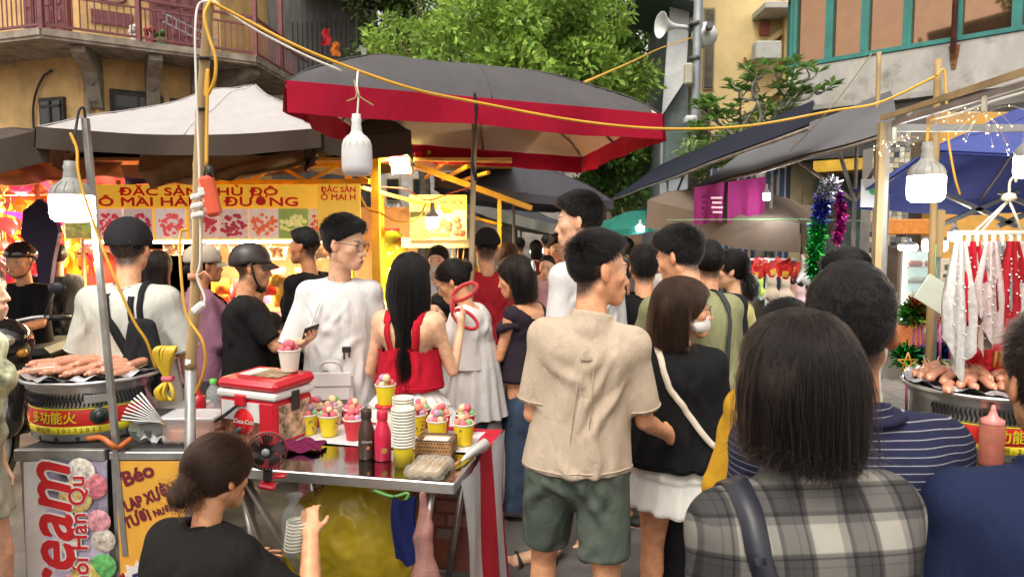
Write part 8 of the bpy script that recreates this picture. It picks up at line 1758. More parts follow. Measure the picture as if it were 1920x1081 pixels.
p.skirt(cloth('denim',(.045,.065,.11),var=.3,wr=.4),top=.05,hem=.06,r0=.076,r1=.135,pleat=9);p.shoes(mat('white_clog',(.6,.58,.55),rough=.5));p.fallhair(HDk,SDk,L=.14,n=4500,vol=.018,rad=.0012);q_=MB();c_=p.fromhead(V3(0,-.125,.035));q_.tube([tuple(c_+p.RH@V3(.022*math.cos(t),-.004,.028*math.sin(t)))for t in np.linspace(0,6.28,14)[:-1]],.008,n=6,closed=True);q_.build('hair_claw',whitepl,p.hairo)
p=Person('woman in white floral dress with low bun bending over a purchase',PX(893,4.05),4.05,72,h=1.53,sex='f',build=1.06,skin=SKN,yaw=8,pitch=-28,lean=9,head=1.08,armL=((-.1,.45,-1),(.15,.9,.1)),armR=((.12,.25,-1),(-.1,.95,-.1)),curlL=.8,curlR=.8);p.fd=V3(.3,.9,0);p.body();wd=cloth('white_dress',(.76,.73,.71),wr=.5,ws=5);p.tee(wd,hem=.06,sleeve=.92,loose=1.05,sr=1.4,neck=.075,amp=.008,name='dress_top')
fl=cloth('floral_dress',(.66,.62,.60),wr=.4);nt=fl.node_tree;b_=[n for n in nt.nodes if n.type=='BSDF_PRINCIPLED'][0];src=b_.inputs['Base Color'].links[0].from_socket;tc_=nd(nt,'ShaderNodeTexCoord')
for sc_,th_,col_,off_ in((5.5,.60,(.45,.04,.03),0),(6.5,.62,(.03,.10,.13),7),(9,.66,(.03,.04,.14),3)):
 mp_=nd(nt,'ShaderNodeMapping');mp_.inputs['Location'].default_value=(off_,off_,off_);n_=nd(nt,'ShaderNodeTexNoise',Scale=sc_,Detail=1.0);nt.links.new(tc_.outputs['Object'],mp_.inputs[0]);nt.links.new(mp_.outputs[0],n_.inputs['Vector']);r_=nd(nt,'ShaderNodeMapRange');r_.inputs[1].default_value=th_;r_.inputs[2].default_value=th_+.015;nt.links.new(n_.outputs[0],r_.inputs[0]);mx_=nd(nt,'ShaderNodeMix',data_type='RGBA');nt.links.new(r_.outputs[0],mx_.inputs[0]);nt.links.new(src,mx_.inputs[6]);mx_.inputs[7].default_value=c4(col_);src=mx_.outputs[2]
nt.links.new(src,b_.inputs['Base Color']);p.skirt(wd,top=.16,hem=.62,r0=.075,r1=.125,pleat=13,name='dress_skirt');p.skirt(fl,top=-.14,hem=.13,r0=.105,r1=.135,pleat=13,name='dress_hem');p.shoes(mat('leaf_clog',(.45,.52,.42),rough=.5,var=.9,vscale=40));p.tied(HDk,SDk,bun=(0,-.118,.035),br=(.036,.034,.036),n=4500,vol=.012,rad=.0012,low=-.015);p.glasses(blacks)
bagp=p.world(p.arm['R'][3]+V3(.0,.08,-.10));tag(link('paper_bag',(lambda S:(S.ell((0,0,-.05),(.09,.06,.15),k=0),S.cone((0,0,.05),(0,0,.14),.03,.02,k=.03),mesh_np('paper_bag',*(lambda v,f:(v+vnormals(v,f)*(pnoise(v*22)*.012)[:,None],f))(*S.mesh()),mat('thin_white_bag',(.66,.62,.60),rough=.5,translucent=.3)))[-1])(SDF((-.15,-.12,-.25),(.15,.12,.2),.01)),None,bagp),'thin white shopping bag held by the white dress woman','bag')
p=Person('man in red T-shirt with black and red cap seen from behind',PX(913,5.0),5.0,8,h=1.69,build=1.12,skin=SKN,head=1.05).body(legs=False);p.tee(cloth('red_tee',(.42,.02,.03),wr=.5),hem=-.06,sleeve=.9,loose=1.12,sr=1.2);p.trousers(jeans,1.9);p.short(HK,None,top=.01,side=.008,n=0);p.cap(cloth('cap_black',(.02,.018,.02)),brimc=cloth('cap_red',(.5,.02,.02)),low=.02)
p=Person('woman with long light brown hair behind the red shirt man',PX(952,5.9),5.9,-6,h=1.60,sex='f',skin=SKN).body(legs=False);p.tee(dkt,hem=-.05);p.trousers(dkt,1.9);p.fallhair(hair_mat('hair_light_brown',(.10,.045,.018)),None,L=.26,n=0,vol=.02)
p=Person('man facing the camera down the lane in black and orange shirt',PX(1046,5.6),5.6,176,h=1.655,skin=SKN,yaw=10,head=1.05).body(legs=False);p.tee(cloth('black_orange',(.05,.03,.02)),hem=-.06);p.trousers(dkt,1.9);p.short(HK,None,top=.02,side=.010,n=0);q_=MB();q_.box(tuple(p.T(0,.12,.24*p.h)),(.22,.02,.05));q_.build('orange_panel',cloth('orange_cl',(.65,.20,.03)),p.sh)
p=Person('baby in pale pink held up beside the facing man',PX(1026,5.35,1.3),5.35,172,h=.74,z0=.745,sex='f',skin=SKL,head=1.12,yaw=-10,cat='baby',armL=((-.5,.5,-.6),(.2,.9,.0)),armR=((.5,.5,-.6),(-.2,.9,0)),legL=((-.3,.9,-.2),(0,.2,-1)),legR=((.3,.9,-.2),(0,.2,-1))).body();p.tee(cloth('baby_pink',(.68,.40,.40)),hem=-.06,long=True);p.trousers(cloth('baby_pink',(.68,.40,.40)),1.8);p.short(HDk,None,top=.0,side=.003,n=0,front=False,lowcut=.02)
p=Person('woman with white face mask behind the long haired woman',PX(822,5.3),5.3,172,h=1.585,sex='f',skin=SKL,head=1.05).body(legs=False);p.tee(whiteT,hem=-.05);p.trousers(dkt,1.9);p.tied(HDk,None,bun=(0,-.11,.0),n=0,vol=.012);p.mask(MATS['mask_white'])
p=Person('small dark haired child standing behind the red top woman',PX(828,4.4,1.2),4.4,150,h=1.30,sex='f',skin=SKL,cat='child').body(legs=False);p.tee(whiteT,hem=-.05);p.trousers(dkt,1.9);p.fallhair(HK,None,L=.10,n=0,vol=.016)
# --- red top woman with long hair, glasses man
p=Person('woman with very long black hair in red smocked top and white skirt',PX(766,3.46),3.46,-12,h=1.575,sex='f',build=1.0,skin=SKL,yaw=-14,pitch=-6,head=1.04,armL=((-.30,.05,-1),(.10,.85,-.6)),armR=((.28,.20,-.9),(.06,.45,.9)),curlR=.35).body(merge=True)
rt=cloth('red_smock',(.50,.012,.03),wr=.0,bump=.5,bscale=70);rt.node_tree.nodes;p.tee(rt,hem=.05,sleeve=0,sides='',loose=.99,neck=.001,amp=.005,name='top')
# keep only the bodice below the shoulder blades
me=p.sh.data;import bmesh as _b;bm=_b.new();bm.from_mesh(me);zc=p.T(0,0,.185*p.h)[2];_b.ops.delete(bm,geom=[v for v in bm.verts if v.co.z>zc+.012*math.cos(v.co.x*30)],context='VERTS');bm.to_mesh(me);bm.free()
for sg in(-1,1):p.strap(cloth('red_strap',(.55,.015,.03)),[p.T(sg*.085,.10,.16*p.h),p.T(sg*.088,.055,.27*p.h),p.T(sg*.085,-.01,.292*p.h),p.T(sg*.078,-.075,.262*p.h),p.T(sg*.066,-.105,.175*p.h)],.020,'shoulder_strap',lay='body')
p.skirt(cloth('white_tier_skirt',(.72,.70,.68),wr=.6),top=.055,hem=.72,r0=.068,r1=.15,tiers=2,pleat=17,amp=.010);p.shoes(shoe);p.fallhair(HK,SK,L=.60,n=9000,vol=.015,rad=.0011,K=20,spread=.8,width=.8,squeeze=.62,shift=.03)
q_=MB();q_.sheet(lambda u,v:tuple(p.T(-.10-.06*u+.03*v,-.12+.05*u,.12*p.h-.22*v-.06*u)),6,8);q_.build('sash',cloth('red_strap',(.55,.015,.03)),p.o)
p=Person('young man in white T-shirt with glasses looking at his phone',PX(636,3.62),3.62,186,h=1.735,build=.90,skin=SKL,yaw=68,pitch=-8,head=1.10,armR=((.34,.18,-1),(-.42,.86,.24)),handR=((-.55,.75,.35),(.1,.2,1),(-.3,-.6,.2)),curlR=.55,armL=((-.22,.0,-1),(-.05,.2,-1))).body();p.tee(whiteT,hem=-.075,sleeve=.98,loose=1.12,amp=.0075,sr=1.2,off=.014);p.trousers(cloth('khaki',(.30,.22,.14),wr=.6),1.95);p.shoes(shoe);p.short(HK,SK,top=.040,side=.010,n=9000,comb=(.5,.8,.0),ln=.055,wild=.25,rad=.0010);p.glasses(blacks)
for cxy in((-.05,.12,.105),(.055,.125,.035)):
 q_=MB();c_=p.T(cxy[0],cxy[1]+.028,cxy[2]*p.h);q_.bbox(tuple(c_),(.045,.008,.03),.006);q_.box(tuple(c_+V3(0.012,0,-.03)),(.008,.006,.04));q_.box(tuple(c_+V3(-.014,0,-.026)),(.008,.006,.03));q_.build('black_bow',blacks,p.sh)
ph=p.arm['R'][3]+unit(V3(-.55,.75,.35))*.085+V3(0,0,.022);tag(link('phone',(lambda q:(q.bbox((0,0,0),(.075,.15,.009),.004),q.build('tmp',blacks))[1])(MB()).data,None,p.world(ph),(R(35),R(15),R(215))),'black phone held by the young man with glasses','phone');bpy.data.objects.remove([o for o in COL.objects if o.name.startswith('tmp')][0])
hb=empty('handbag',p.world(p.T(.02,.185,.005*p.h)),p.face,'small white handbag worn across the chest of the glasses man','bag');bgm=mat('white_leather',(.68,.66,.62),rough=.4,var=.05,bump=.15,bscale=60)
q_=MB();q_.bbox((0,0,-.01),(.21,.06,.15),.018);q_.build('body',bgm,hb);q_=MB();q_.bbox((0,.032,.035),(.20,.008,.07),.003);q_.build('flap',bgm,hb);q_=MB();q_.tube(smooth_path([(-.05,.0,.06),(-.045,.02,.11),(0,.03,.125),(.045,.02,.11),(.05,0,.06)],5),.007,n=7);q_.build('handle',bgm,hb);q_=MB();q_.tube(smooth_path([(.095,0,.06),(.11,-.02,.25),(.06,-.06,.42)],5),.006,n=6);q_.build('strap',bgm,hb)
# red wire hair ornaments held near the white dress woman
q_=MB();fz=mat('red_fuzz',(.60,.01,.015),rough=.95,var=.2,bump=1.0,bscale=120,sheen=.6);O_=at(852,576,3.75)
for(dx,dz,ang,a_,b_2)in((.055,.085,R(30),.075,.034),(.06,-.065,R(-35),.075,.036)):q_.tube([(dx+a_*math.cos(t)*math.cos(ang)-b_2*math.sin(t)*math.sin(ang),.01*math.sin(t),dz+a_*math.cos(t)*math.sin(ang)+b_2*math.sin(t)*math.cos(ang))for t in np.linspace(0,6.283,26)[:-1]],.011,n=8,closed=True)
q_.tube([(-.005,0,.06),(-.012,0,.0),(-.005,0,-.05)],.013,n=8);q_.build('wire_bunny_ears',fz,None,O_,label='red fuzzy wire bunny ears held up beside the white dress woman',cat='headband')
# --- left: white T-shirt man, riders, man in black, onlookers
p=Person('stocky man in off white T-shirt and black cap seen from behind',PX(243,3.35),3.35,4,h=1.725,build=1.06,skin=SKN,head=1.04,armL=((-.30,.05,-1),(-.02,.12,-1)),armR=((.30,.10,-1),(-.1,.5,-1))).body();p.tee(cloth('offwhite_tee',(.50,.49,.43),wr=.6),hem=-.07,sleeve=.9,loose=1.06,sr=1.2,amp=.008,off=.016);p.trousers(dkt,1.95);p.shoes(shoe);p.short(HK,SK,top=.0,side=.006,n=5000,ln=.006,front=False);cp=p.cap(cloth('cap_black',(.02,.018,.02)),low=.005);q_=MB();q_.tube([tuple(p.fromhead(V3(.055*math.cos(t),-.105-.02*math.sin(t),.012+.035*math.sin(t))))for t in np.linspace(0,3.14,12)],.006,n=6);q_.build('cap_strap',blacks,cp)
stm=cloth('bag_black',(.016,.016,.018));p.strap(stm,[p.T(-.12,.08,.2*p.h),p.T(-.075,.02,.296*p.h),p.T(-.068,-.07,.275*p.h),p.T(-.01,-.14,.19*p.h),p.T(.07,-.155,.10*p.h),p.T(.12,-.155,.03*p.h)],.020,'bag_strap')
for xx in(.055,.092):p.strap(stm,[p.T(xx,.03,.29*p.h),p.T(xx,-.045,.29*p.h),p.T(xx+.01,-.125,.22*p.h),p.T(xx+.045,-.160,.12*p.h),p.T(xx+.06,-.165,.08*p.h)],.013,'bag_strap')
bgp=p.world(p.T(.135,-.19,.13*p.h));S_=SDF((-.15,-.08,-.22),(.15,.08,.2),.008);S_.cone((-.03,0,.12),(-.04,0,-.14),.035,.075,k=.02,flat=((0,1,0),.5));S_.cone((.03,0,.12),(.05,0,-.14),.035,.07,k=.04,flat=((0,1,0),.5));v_,f_=S_.mesh();tag(link('sling_bag',mesh_np('sling_bag',folds(v_,f_,.006,2),f_,stm),None,bgp),'black sling bag hanging on the back of the off white T-shirt man','bag')
p=Person('woman with long dark hair in front of the fruit banner',PX(296,4.7),4.7,10,h=1.56,sex='f',skin=SKN).body(legs=False);p.tee(dkt,hem=-.05);p.trousers(dkt,1.9);p.fallhair(HDk,SDk,L=.25,n=2500,vol=.02,rad=.0014)
p=Person('rider in black T-shirt and black helmet on a motorbike behind the table',PX(462,4.3),4.3,-66,h=1.66,build=1.10,skin=SKN,pelvis=.80,yaw=-6,pitch=-6,head=1.06,armL=BARL,armR=BARR,legL=RIDEL,legR=RIDER).body();p.tee(cloth('black_print_tee',(.014,.013,.014)),hem=-.05,sleeve=.85,loose=1.10,sr=1.22);p.trousers(dkt,1.9);p.shoes(shoe);p.short(HK,None,top=0,side=.004,n=0,front=False);p.helmet(mat('helmet_matt',(.035,.028,.026),rough=.4,var=.05),blacks);bb=MB();bb.bbox(tuple(p.T(-.11,.17,.0)),(.20,.07,.17),.02);bb.build('waist_bag',cloth('dark_green_bag',(.02,.03,.03)),p.o);q_=MB();[q_.tube([tuple(p.T(-.02+.02*math.sin(k),.135-.004*k,(.20-.03*k)*p.h)),tuple(p.T(.03,.138,(.17-.03*k)*p.h))],.003,n=5)for k in range(4)];q_.build('shirt_print',mat('print_grey',(.45,.45,.45),rough=.8),p.sh)
p=Person('passenger in mauve shirt and beige cap behind the helmeted rider',PX(378,4.42),4.42,-60,h=1.60,sex='f',build=1.14,skin=SKN,pelvis=.84,yaw=10,head=1.05,armL=((-.2,.35,-1),(.1,.9,-.2)),armR=((.2,.35,-1),(-.1,.9,-.2)),legL=RIDEL,legR=RIDER).body();mv=cloth('mauve',(.32,.15,.22),wr=.6);p.tee(mv,hem=-.06,sleeve=1.0,loose=1.12,sr=1.3,collar=.02,long=True);p.trousers(mv,1.9,loose=1.1);p.shoes(shoe);p.tied(HDk,None,bun=(0,-.11,-.03),n=0);p.cap(cloth('cap_beige',(.52,.45,.35)),low=.01);p.strap(stm,[p.T(-.1,.1,.16*p.h),p.T(-.02,.135,.2*p.h),p.T(.08,.06,.292*p.h)],.018,'bag_strap')
p=Person('man in black T-shirt standing before the fruit stall in profile',PX(578,4.85),4.85,68,h=1.70,build=1.10,skin=SKD,yaw=12,head=1.05).body(legs=False);p.tee(blackT,hem=-.05,sleeve=.9,loose=1.1,sr=1.2);p.trousers(dkt,1.9);p.short(HK,None,top=.014,side=.008,n=0)
p=Person('stall keeper woman with her hand at her cheek behind the helmeted rider',PX(483,5.5,1.2),5.5,168,h=1.55,sex='f',skin=SKN,pelvis=.60,pitch=-8,armL=((-.1,.5,-.9),(.15,.3,1)),legL=RIDEL,legR=RIDER).body(legs=False);p.tee(dkt,hem=-.05);p.trousers(dkt,1.6);p.tied(HK,None,bun=(0,-.11,0),n=0)
p=Person('rider in black T-shirt and glossy helmet facing the camera at far left',PX(42,5.38),5.38,176,h=1.66,build=1.05,skin=SKN,pelvis=.80,yaw=6,pitch=-2,head=1.05,armL=BARL,armR=BARR,legL=RIDEL,legR=RIDER).body();p.tee(blackT,hem=-.05,sleeve=.85,loose=1.08,sr=1.2);p.trousers(dkt,1.9);p.shoes(shoe);p.short(HK,None,top=0,side=.004,n=0,front=False);p.helmet(mat('helmet_gloss',(.03,.022,.02),rough=.12,coat=.6,var=.05),blacks,visor=False)
p=Person('young woman in profile at the left edge with patterned shirt and pale shorts',PX(-36,2.55),2.55,-84,h=1.585,sex='f',skin=SKL,yaw=8,head=1.06,lip=None)if False else Person('young woman in profile at the left edge with patterned shirt and pale shorts',PX(-102,2.55),2.55,-88,h=1.585,sex='f',build=.86,lean=10,skin=SKL,yaw=8,head=1.06,armL=((-.15,-.1,-1),(0,.1,-1)),armR=((.15,-.1,-1),(0,.1,-1)),legL=((-.06,.20,-1),(-.02,-.22,-1)),legR=((.06,.30,-1),(.02,-.20,-1)));p.body(lip=(.5,.12,.12));p.tee(mat('pattern_shirt',(.5,.42,.25),rough=.7,var=1.0,vscale=9),hem=-.05,sleeve=.8,loose=1.0);p.trousers(cloth('pale_shorts',(.42,.41,.30),wr=.6),.62,loose=1.12,name='shorts');p.sandals(shoe);p.tied(HDk,SDk,bun=(0,-.11,.0),n=2500)
p=Person('shopper reaching up among the lanterns of the toy stall',PX(108,6.1),6.1,40,h=1.60,sex='f',skin=SKN,armL=((-.5,.6,.2),(-.3,.8,.4))).body(legs=False);p.tee(dkt,hem=-.05);p.trousers(dkt,1.9);p.tied(HK,None,n=0)
# --- right background people
p=Person('woman with black hair tied up behind the striped polo man',PX(1600,3.0),3.0,74,h=1.60,sex='f',skin=SKL,yaw=8,pitch=-10,head=1.08).body();p.tee(cloth('cream_tee',(.62,.58,.5)),hem=-.06);p.trousers(dkt,1.9);p.shoes(shoe);p.tied(HK,SK,bun=(0,-.118,.0),br=(.035,.035,.04),n=5000,vol=.012);q_=MB();q_.ball(tuple(p.fromhead(V3(.03,-.135,.03))),(.03,.012,.018),8,5);q_.build('hair_bow',whitepl,p.hairo)
p=Person('toy seller woman in orange sitting low beside the toy rack',PX(1497,6.4,1.1),6.4,130,h=1.5,sex='f',skin=SKL,pelvis=.58,legL=RIDEL,legR=RIDER).body(legs=False);p.tee(cloth('orange_cl',(.65,.20,.03)),hem=-.05);p.trousers(dkt,1.6);p.tied(HK,None,n=0)
p=Person('vendor in white shirt and black cap behind the hanging lace clothes',PX(1812,4.3),4.3,-30,h=1.50,skin=SKN,pitch=-20,lean=8,yaw=-20).body(legs=False);p.tee(cloth('bluewhite_shirt',(.45,.48,.52)),hem=-.05,loose=1.1);p.trousers(dkt,1.9);p.short(HK,None,top=.01,side=.012,n=0);p.cap(cloth('cap_black',(.02,.018,.02)),low=.02)
# --- the seated seller
p=Person('seated seller woman in black T-shirt with brown low ponytail holding cups',PX(350,2.10,.9),2.10,-24,h=1.60,sex='f',build=1.24,skin=SKN,pelvis=.265,lean=9,yaw=-8,pitch=-12,head=1.05,armR=((.72,.30,-.62),(-.42,.55,.72)),armL=((-.35,.5,-.8),(.3,.9,-.1)),handR=((-.45,.45,.75),(-.7,-.3,-.2),(.2,.5,.6)),curlR=.75,legL=((-.35,.93,.1),(0,.15,-1)),legR=((.35,.93,.1),(0,.15,-1))).body();p.tee(cloth('black_cotton2',(.013,.012,.012),wr=.7),hem=-.06,sleeve=1.0,loose=1.10,sr=1.45,amp=.011,off=.018);p.trousers(dkt,1.8);p.shoes(shoe);p.tied(HBr,SBr,bun=(0,-.115,-.035),br=(.038,.036,.045),tail=.05,n=12000,vol=.018,low=-.015,rad=.0007);q_=MB();q_.tube([tuple(p.fromhead(V3(.02*math.cos(t),-.108,-.022+.02*math.sin(t))))for t in np.linspace(0,6.28,12)[:-1]],.006,n=6,closed=True);q_.build('hair_tie',blacks,p.hairo)
HW=p.world(p.arm['R'][3]+unit(V3(-.45,.45,.75))*.06)
q_=MB();q_.bbox((0,0,.17),(.30,.28,.03),.01);[q_.tube([(sx*.12,sy*.11,.16),(sx*.14,sy*.13,0)],.012,n=6)for sx in(-1,1)for sy in(-1,1)];q_.build('low_stool',mat('stool_red',(.45,.03,.03),rough=.4),None,(p.loc[0],p.loc[1],.03),label='low red plastic stool under the seated seller',cat='stool')
cs=empty('cup_stack',HW+Vector((-.05,.0,-.05)),0,'stack of cream paper cups in clear film held by the seated seller','cups')
for k in range(9):q_=MB();q_.lathe([(.034,0),(.039,.006),(.040,.010),(.036,.010)],(.0015*k,0,.0115*k-.06),20);q_.build('cup_rim',cw,cs)
q_=MB();q_.lathe([(.044,-.07),(.047,.0),(.045,.06),(.028,.09),(.012,.105),(.03,.13)],n=18);q_.build('film_wrap',clearpl,cs)
# --- more people deep in the lane
fc=random.Random(5)
for i,(px,Y,h_,c,lb,sx_)in enumerate(((1070,8.0,1.64,(.03,.03,.035),'far dark clothed walker between the tall man and the facing man','m'),(1005,9.5,1.60,(.35,.05,.05),'far walker in red beyond the off shoulder woman','f'),(1024,11.5,1.66,(.05,.06,.09),'far walker in navy beyond the facing man','m'),(975,10.5,1.62,(.45,.42,.4),'far walker in grey white above the off shoulder woman','m'),(1150,8.5,1.66,(.04,.04,.04),'far walker in black under the teal canopy edge','m'),(1178,11.0,1.62,(.4,.3,.25),'far walker in tan under the teal canopy','f'),(1048,14,1.64,(.3,.28,.3),'farthest walker in grey at the end of the lane','m'),(868,8.2,1.60,(.4,.2,.1),'shopper in rust top at the tea stall','f'))):
 p=Person(lb,PX(px,Y),Y,fc.uniform(-30,30),h=h_,sex=sx_,skin=SKN).body(legs=False);p.tee(cloth('far_c%d'%i,c,wr=.2),hem=-.05);p.trousers(dkt,1.9)
 if sx_=='m':p.short(HK,None,top=.02,side=.012,n=0)
 else:p.fallhair(HDk,None,L=.16,n=0)
# ---------------------------------------------------------------- motorbikes
def motorbike(label,loc,rz,body_m):
 o=empty('motorbike',loc,rz,label,'motorbike','parked and ridden motorbikes');P=lambda name,m,fn,par=None:(lambda q:(fn(q),q.build(name,m,par or o))[1])(MB())
 def sm(name,m,lo,hi,fn,par=None,h=.014):S=SDF(lo,hi,h);fn(S);V,F=S.mesh();return link(name,mesh_np(name,relax(V,F),F,m),par or o)
 tyre=mat('tyre',(.02,.02,.02),rough=.9);
 for y in(.62,-.60):
  w=P('wheel',tyre,lambda q:q.lathe([(.20,-.045),(.27,-.045),(.285,0),(.27,.045),(.20,.045)],(0,y,.285),32,axis=(1,0,0)));P('rim',steel,lambda q:(q.lathe([(.205,-.03),(.19,-.02),(.19,.02),(.205,.03)],(0,y,.285),32,axis=(1,0,0)),[q.bar((0,y,.285),(0,y+.19*math.cos(a),.285+.19*math.sin(a)),.02)for a in np.linspace(0,6.28,6)[:-1]]),w)
 sm('front_shield',body_m,(-.3,.1,.2),(.3,.75,1.2),lambda S:(S.cone((0,.50,.42),(0,.40,.88),.14,.17,k=.05,flat=((0,1,0),.5)),S.ell((0,.47,.92),(.19,.13,.12),k=.06),S.ell((0,.62,.58),(.07,.16,.06),k=.04)))
 P('headlight',mat('headlight_glass',(.55,.55,.5),rough=.06,metal=.5,var=.3,vscale=20),lambda q:(q.ball((.085,.565,.93),(.06,.035,.04)),q.ball((-.085,.565,.93),(.06,.035,.04))))
 P('indicator',mat('amber_glass',(.6,.25,.04),rough=.1),lambda q:(q.ball((.15,.50,.84),(.03,.04,.03)),q.ball((-.15,.50,.84),(.03,.04,.03))))
 sm('rear_body',body_m,(-.25,-.9,.25),(.25,.15,.9),lambda S:(S.cone((0,-.1,.55),(0,-.7,.70),.13,.09,k=.06),S.ell((0,-.35,.48),(.14,.28,.14),k=.06)));P('seat',cloth('seat_vinyl',(.03,.03,.03),wr=0,rough=.5),lambda q:q.bbox((0,-.28,.755),(.25,.72,.09),.04));P('floorboard',body_m,lambda q:q.bbox((0,.20,.32),(.26,.42,.06),.02))
 P('handlebar',steel,lambda q:q.tube(smooth_path([(-.34,.30,1.03),(-.20,.36,1.05),(0,.40,1.02),(.20,.36,1.05),(.34,.30,1.03)],5),.013,n=8));[P('grip',blacks,lambda q:q.tube([(sg*.25,.34,1.045),(sg*.36,.29,1.03)],.019,n=8))for sg in(-1,1)]
 for sg in(-1,1):m_=P('mirror',blacks,lambda q:(q.tube([(sg*.23,.36,1.05),(sg*.30,.38,1.20)],.006,n=6),q.ball((sg*.32,.38,1.24),(.055,.02,.04))));P('mirror_glass',mat('mirror_glass',(.6,.6,.62),rough=.03,metal=1.0,var=0),lambda q:q.ball((sg*.32,.365,1.24),(.047,.010,.033)),m_)
 P('fork',steel,lambda q:[q.tube([(sg*.06,.62,.285),(sg*.06,.52,.62)],.018,n=8)for sg in(-1,1)]);P('exhaust',steel,lambda q:q.tube([(.14,-.1,.30),(.15,-.55,.33),(.15,-.80,.38)],[.03,.05,.045],n=10))
blk_paint=mat('black_paint',(.015,.014,.014),rough=.08,coat=.8,var=0)
motorbike('black motorbike under the helmeted rider behind the table',(PX(470,4.3,.8)+.22,4.22,0),R(-66),mat('black_paint2',(.02,.02,.025),rough=.15,coat=.5,var=0));motorbike('glossy black motorbike facing the camera at far left',(PX(62,5.1,.8),5.1,0),R(192),blk_paint);[setattr(o,'scale',(1.06,)*3)for o in COL.objects if o.get('label','').startswith('glossy black motorbike')]
# ================================================================ RIGHT SAUSAGE TENT AND SMALL THINGS
def tent_frame():
 o=empty('tent_frame',(1.53,2.91,0),0,'steel and wood frame of the front of the sausage tent','frame');O=o.location.copy();P=lambda name,m,fn,par=None:(lambda q:(fn(q),q.build(name,m,par or o))[1])(MB());wd=mat('post_wood',(.34,.24,.12),rough=.5,var=.2,vscale=7,stretch=(1,1,.2))
 P('post',wd,lambda q:q.box((0,0,1.07),(.026,.026,2.14)));P('post',steel,lambda q:q.box((.026,.01,1.07),(.022,.022,2.14)))
 P('side_rail',wd,lambda q:q.bar((0,-.0,2.16),(.0,-1.6,2.17),.020));P('side_rail',steel,lambda q:q.bar((.035,-.02,2.135),(.035,-1.6,2.14),.02));P('cross_bar',steel,lambda q:q.bar((.05,.0,2.12),(2.3,.02,2.12),.028));P('post',steel,lambda q:q.box((2.3,.02,1.06),(.03,.03,2.12)))
 x,y=at(1748,600,3.3).x-O.x,3.3-O.y;P('inner_pole',steel,lambda q:q.box((x,y,.9),(.034,.034,1.8)));P('pole_wrap',bambm,lambda q:q.box((x,y-.003,at(1750,430,3.3).z-.02),(.046,.046,.22)))
 P('plastic_sheet',film('tent_film',(.8,.8,.8),.2,.1),lambda q:q.sheet(lambda u,v:(.02+.0*u,-1.5+1.5*u,2.15-.09*v-.03*math.sin(9*u)*v),12,3))
tent_frame()
for px,Y,yt,lb in((1643,5.2,98,'tall bamboo pole rising before the teal windows'),(1757,3.25,112,'tall bamboo pole of the sausage tent carrying the yellow cable')):
 b=at(px,500,Y);t=at(px+(5 if px==1643 else 2),yt,Y);O=Vector((b.x,Y,0));q=MB();q.tube([Vector((0,0,t.z*k/24))+(t-O)*0+Vector(((t.x-b.x)*k/24,0,0))for k in range(25)],[.016+(.002 if k%4==0 else 0)for k in range(25)],n=10);q.build('bamboo_pole',bambm,None,O,label=lb,cat='pole',group='bamboo poles')
G2=(at(1838,735,2.86).x,2.86);sausage_grill('round stainless sausage grill of the right stall',G2,.80,.29,.262,'');sausages(G2,1.062,.29,40,'sausages on the right grill','glossy skewered sausage on the right stall grill',4)
def counter_r():
 o=empty('stall_counter',(2.0,2.7,0),0,'dark counter under the right sausage grill','counter');q=MB();q.bbox((.15,0,.785),(1.35,1.35,.03),.005);q.build('counter_top',charpl,o);
 for sx in(-.5,.8):
  for sy in(-.62,.62):q=MB();q.box((sx,sy,.385),(.04,.04,.77));q.build('leg',steel,o)
counter_r()
G3=(1.93,2.18);sausage_grill('small sausage plate stand at the edge beside the navy polo person',G3,.80,.20,.262,'',bands=False);sausages(G3,1.062,.20,10,'sausages on the plate stand','skewered sausage on the plate stand at the right edge',6)
def ket(P):
 b=P('bottle',film('ketchup_clear',(.70,.25,.18),.55,.15),lambda q:q.lathe([(0,0),(.040,0),(.043,.01),(.043,.15),(.038,.165)],n=22));P('sauce',mat('ketchup',(.30,.04,.03),rough=.3,var=.15),lambda q:q.lathe([(0,.003),(.039,.003),(.041,.012),(.041,.085),(0,.085)],n=20),b);P('cap',mat('pink_cap2',(.66,.24,.22),rough=.35),lambda q:q.lathe([(.040,.165),(.040,.180),(.018,.192),(.010,.215),(.006,.235),(0,.236)],n=20))
put('squeeze bottle half full of ketchup before the right grill','bottle','ketchup_bottle',1857,872,.80,ket)
# price card hung on the inner pole (code square left blank)
p=at(1755,552,3.05);o=empty('price_card',p,0,'white card hung askew on the steel pole by a green string','card');T=Matrix.Rotation(R(32),3,'Y');q=MB();q.bbox((0,0,0),(.155,.006,.125),.002,T);b=q.build('card',mat('card_white',(.62,.66,.54),rough=.35,var=.05),o);q=MB();q.tube(smooth_path([(0.0,0,.075),(-.004,.01,.14),(.002,.02,.22)],4),.003,n=5);q.build('string',mat('green_line',(.18,.5,.2)),o)
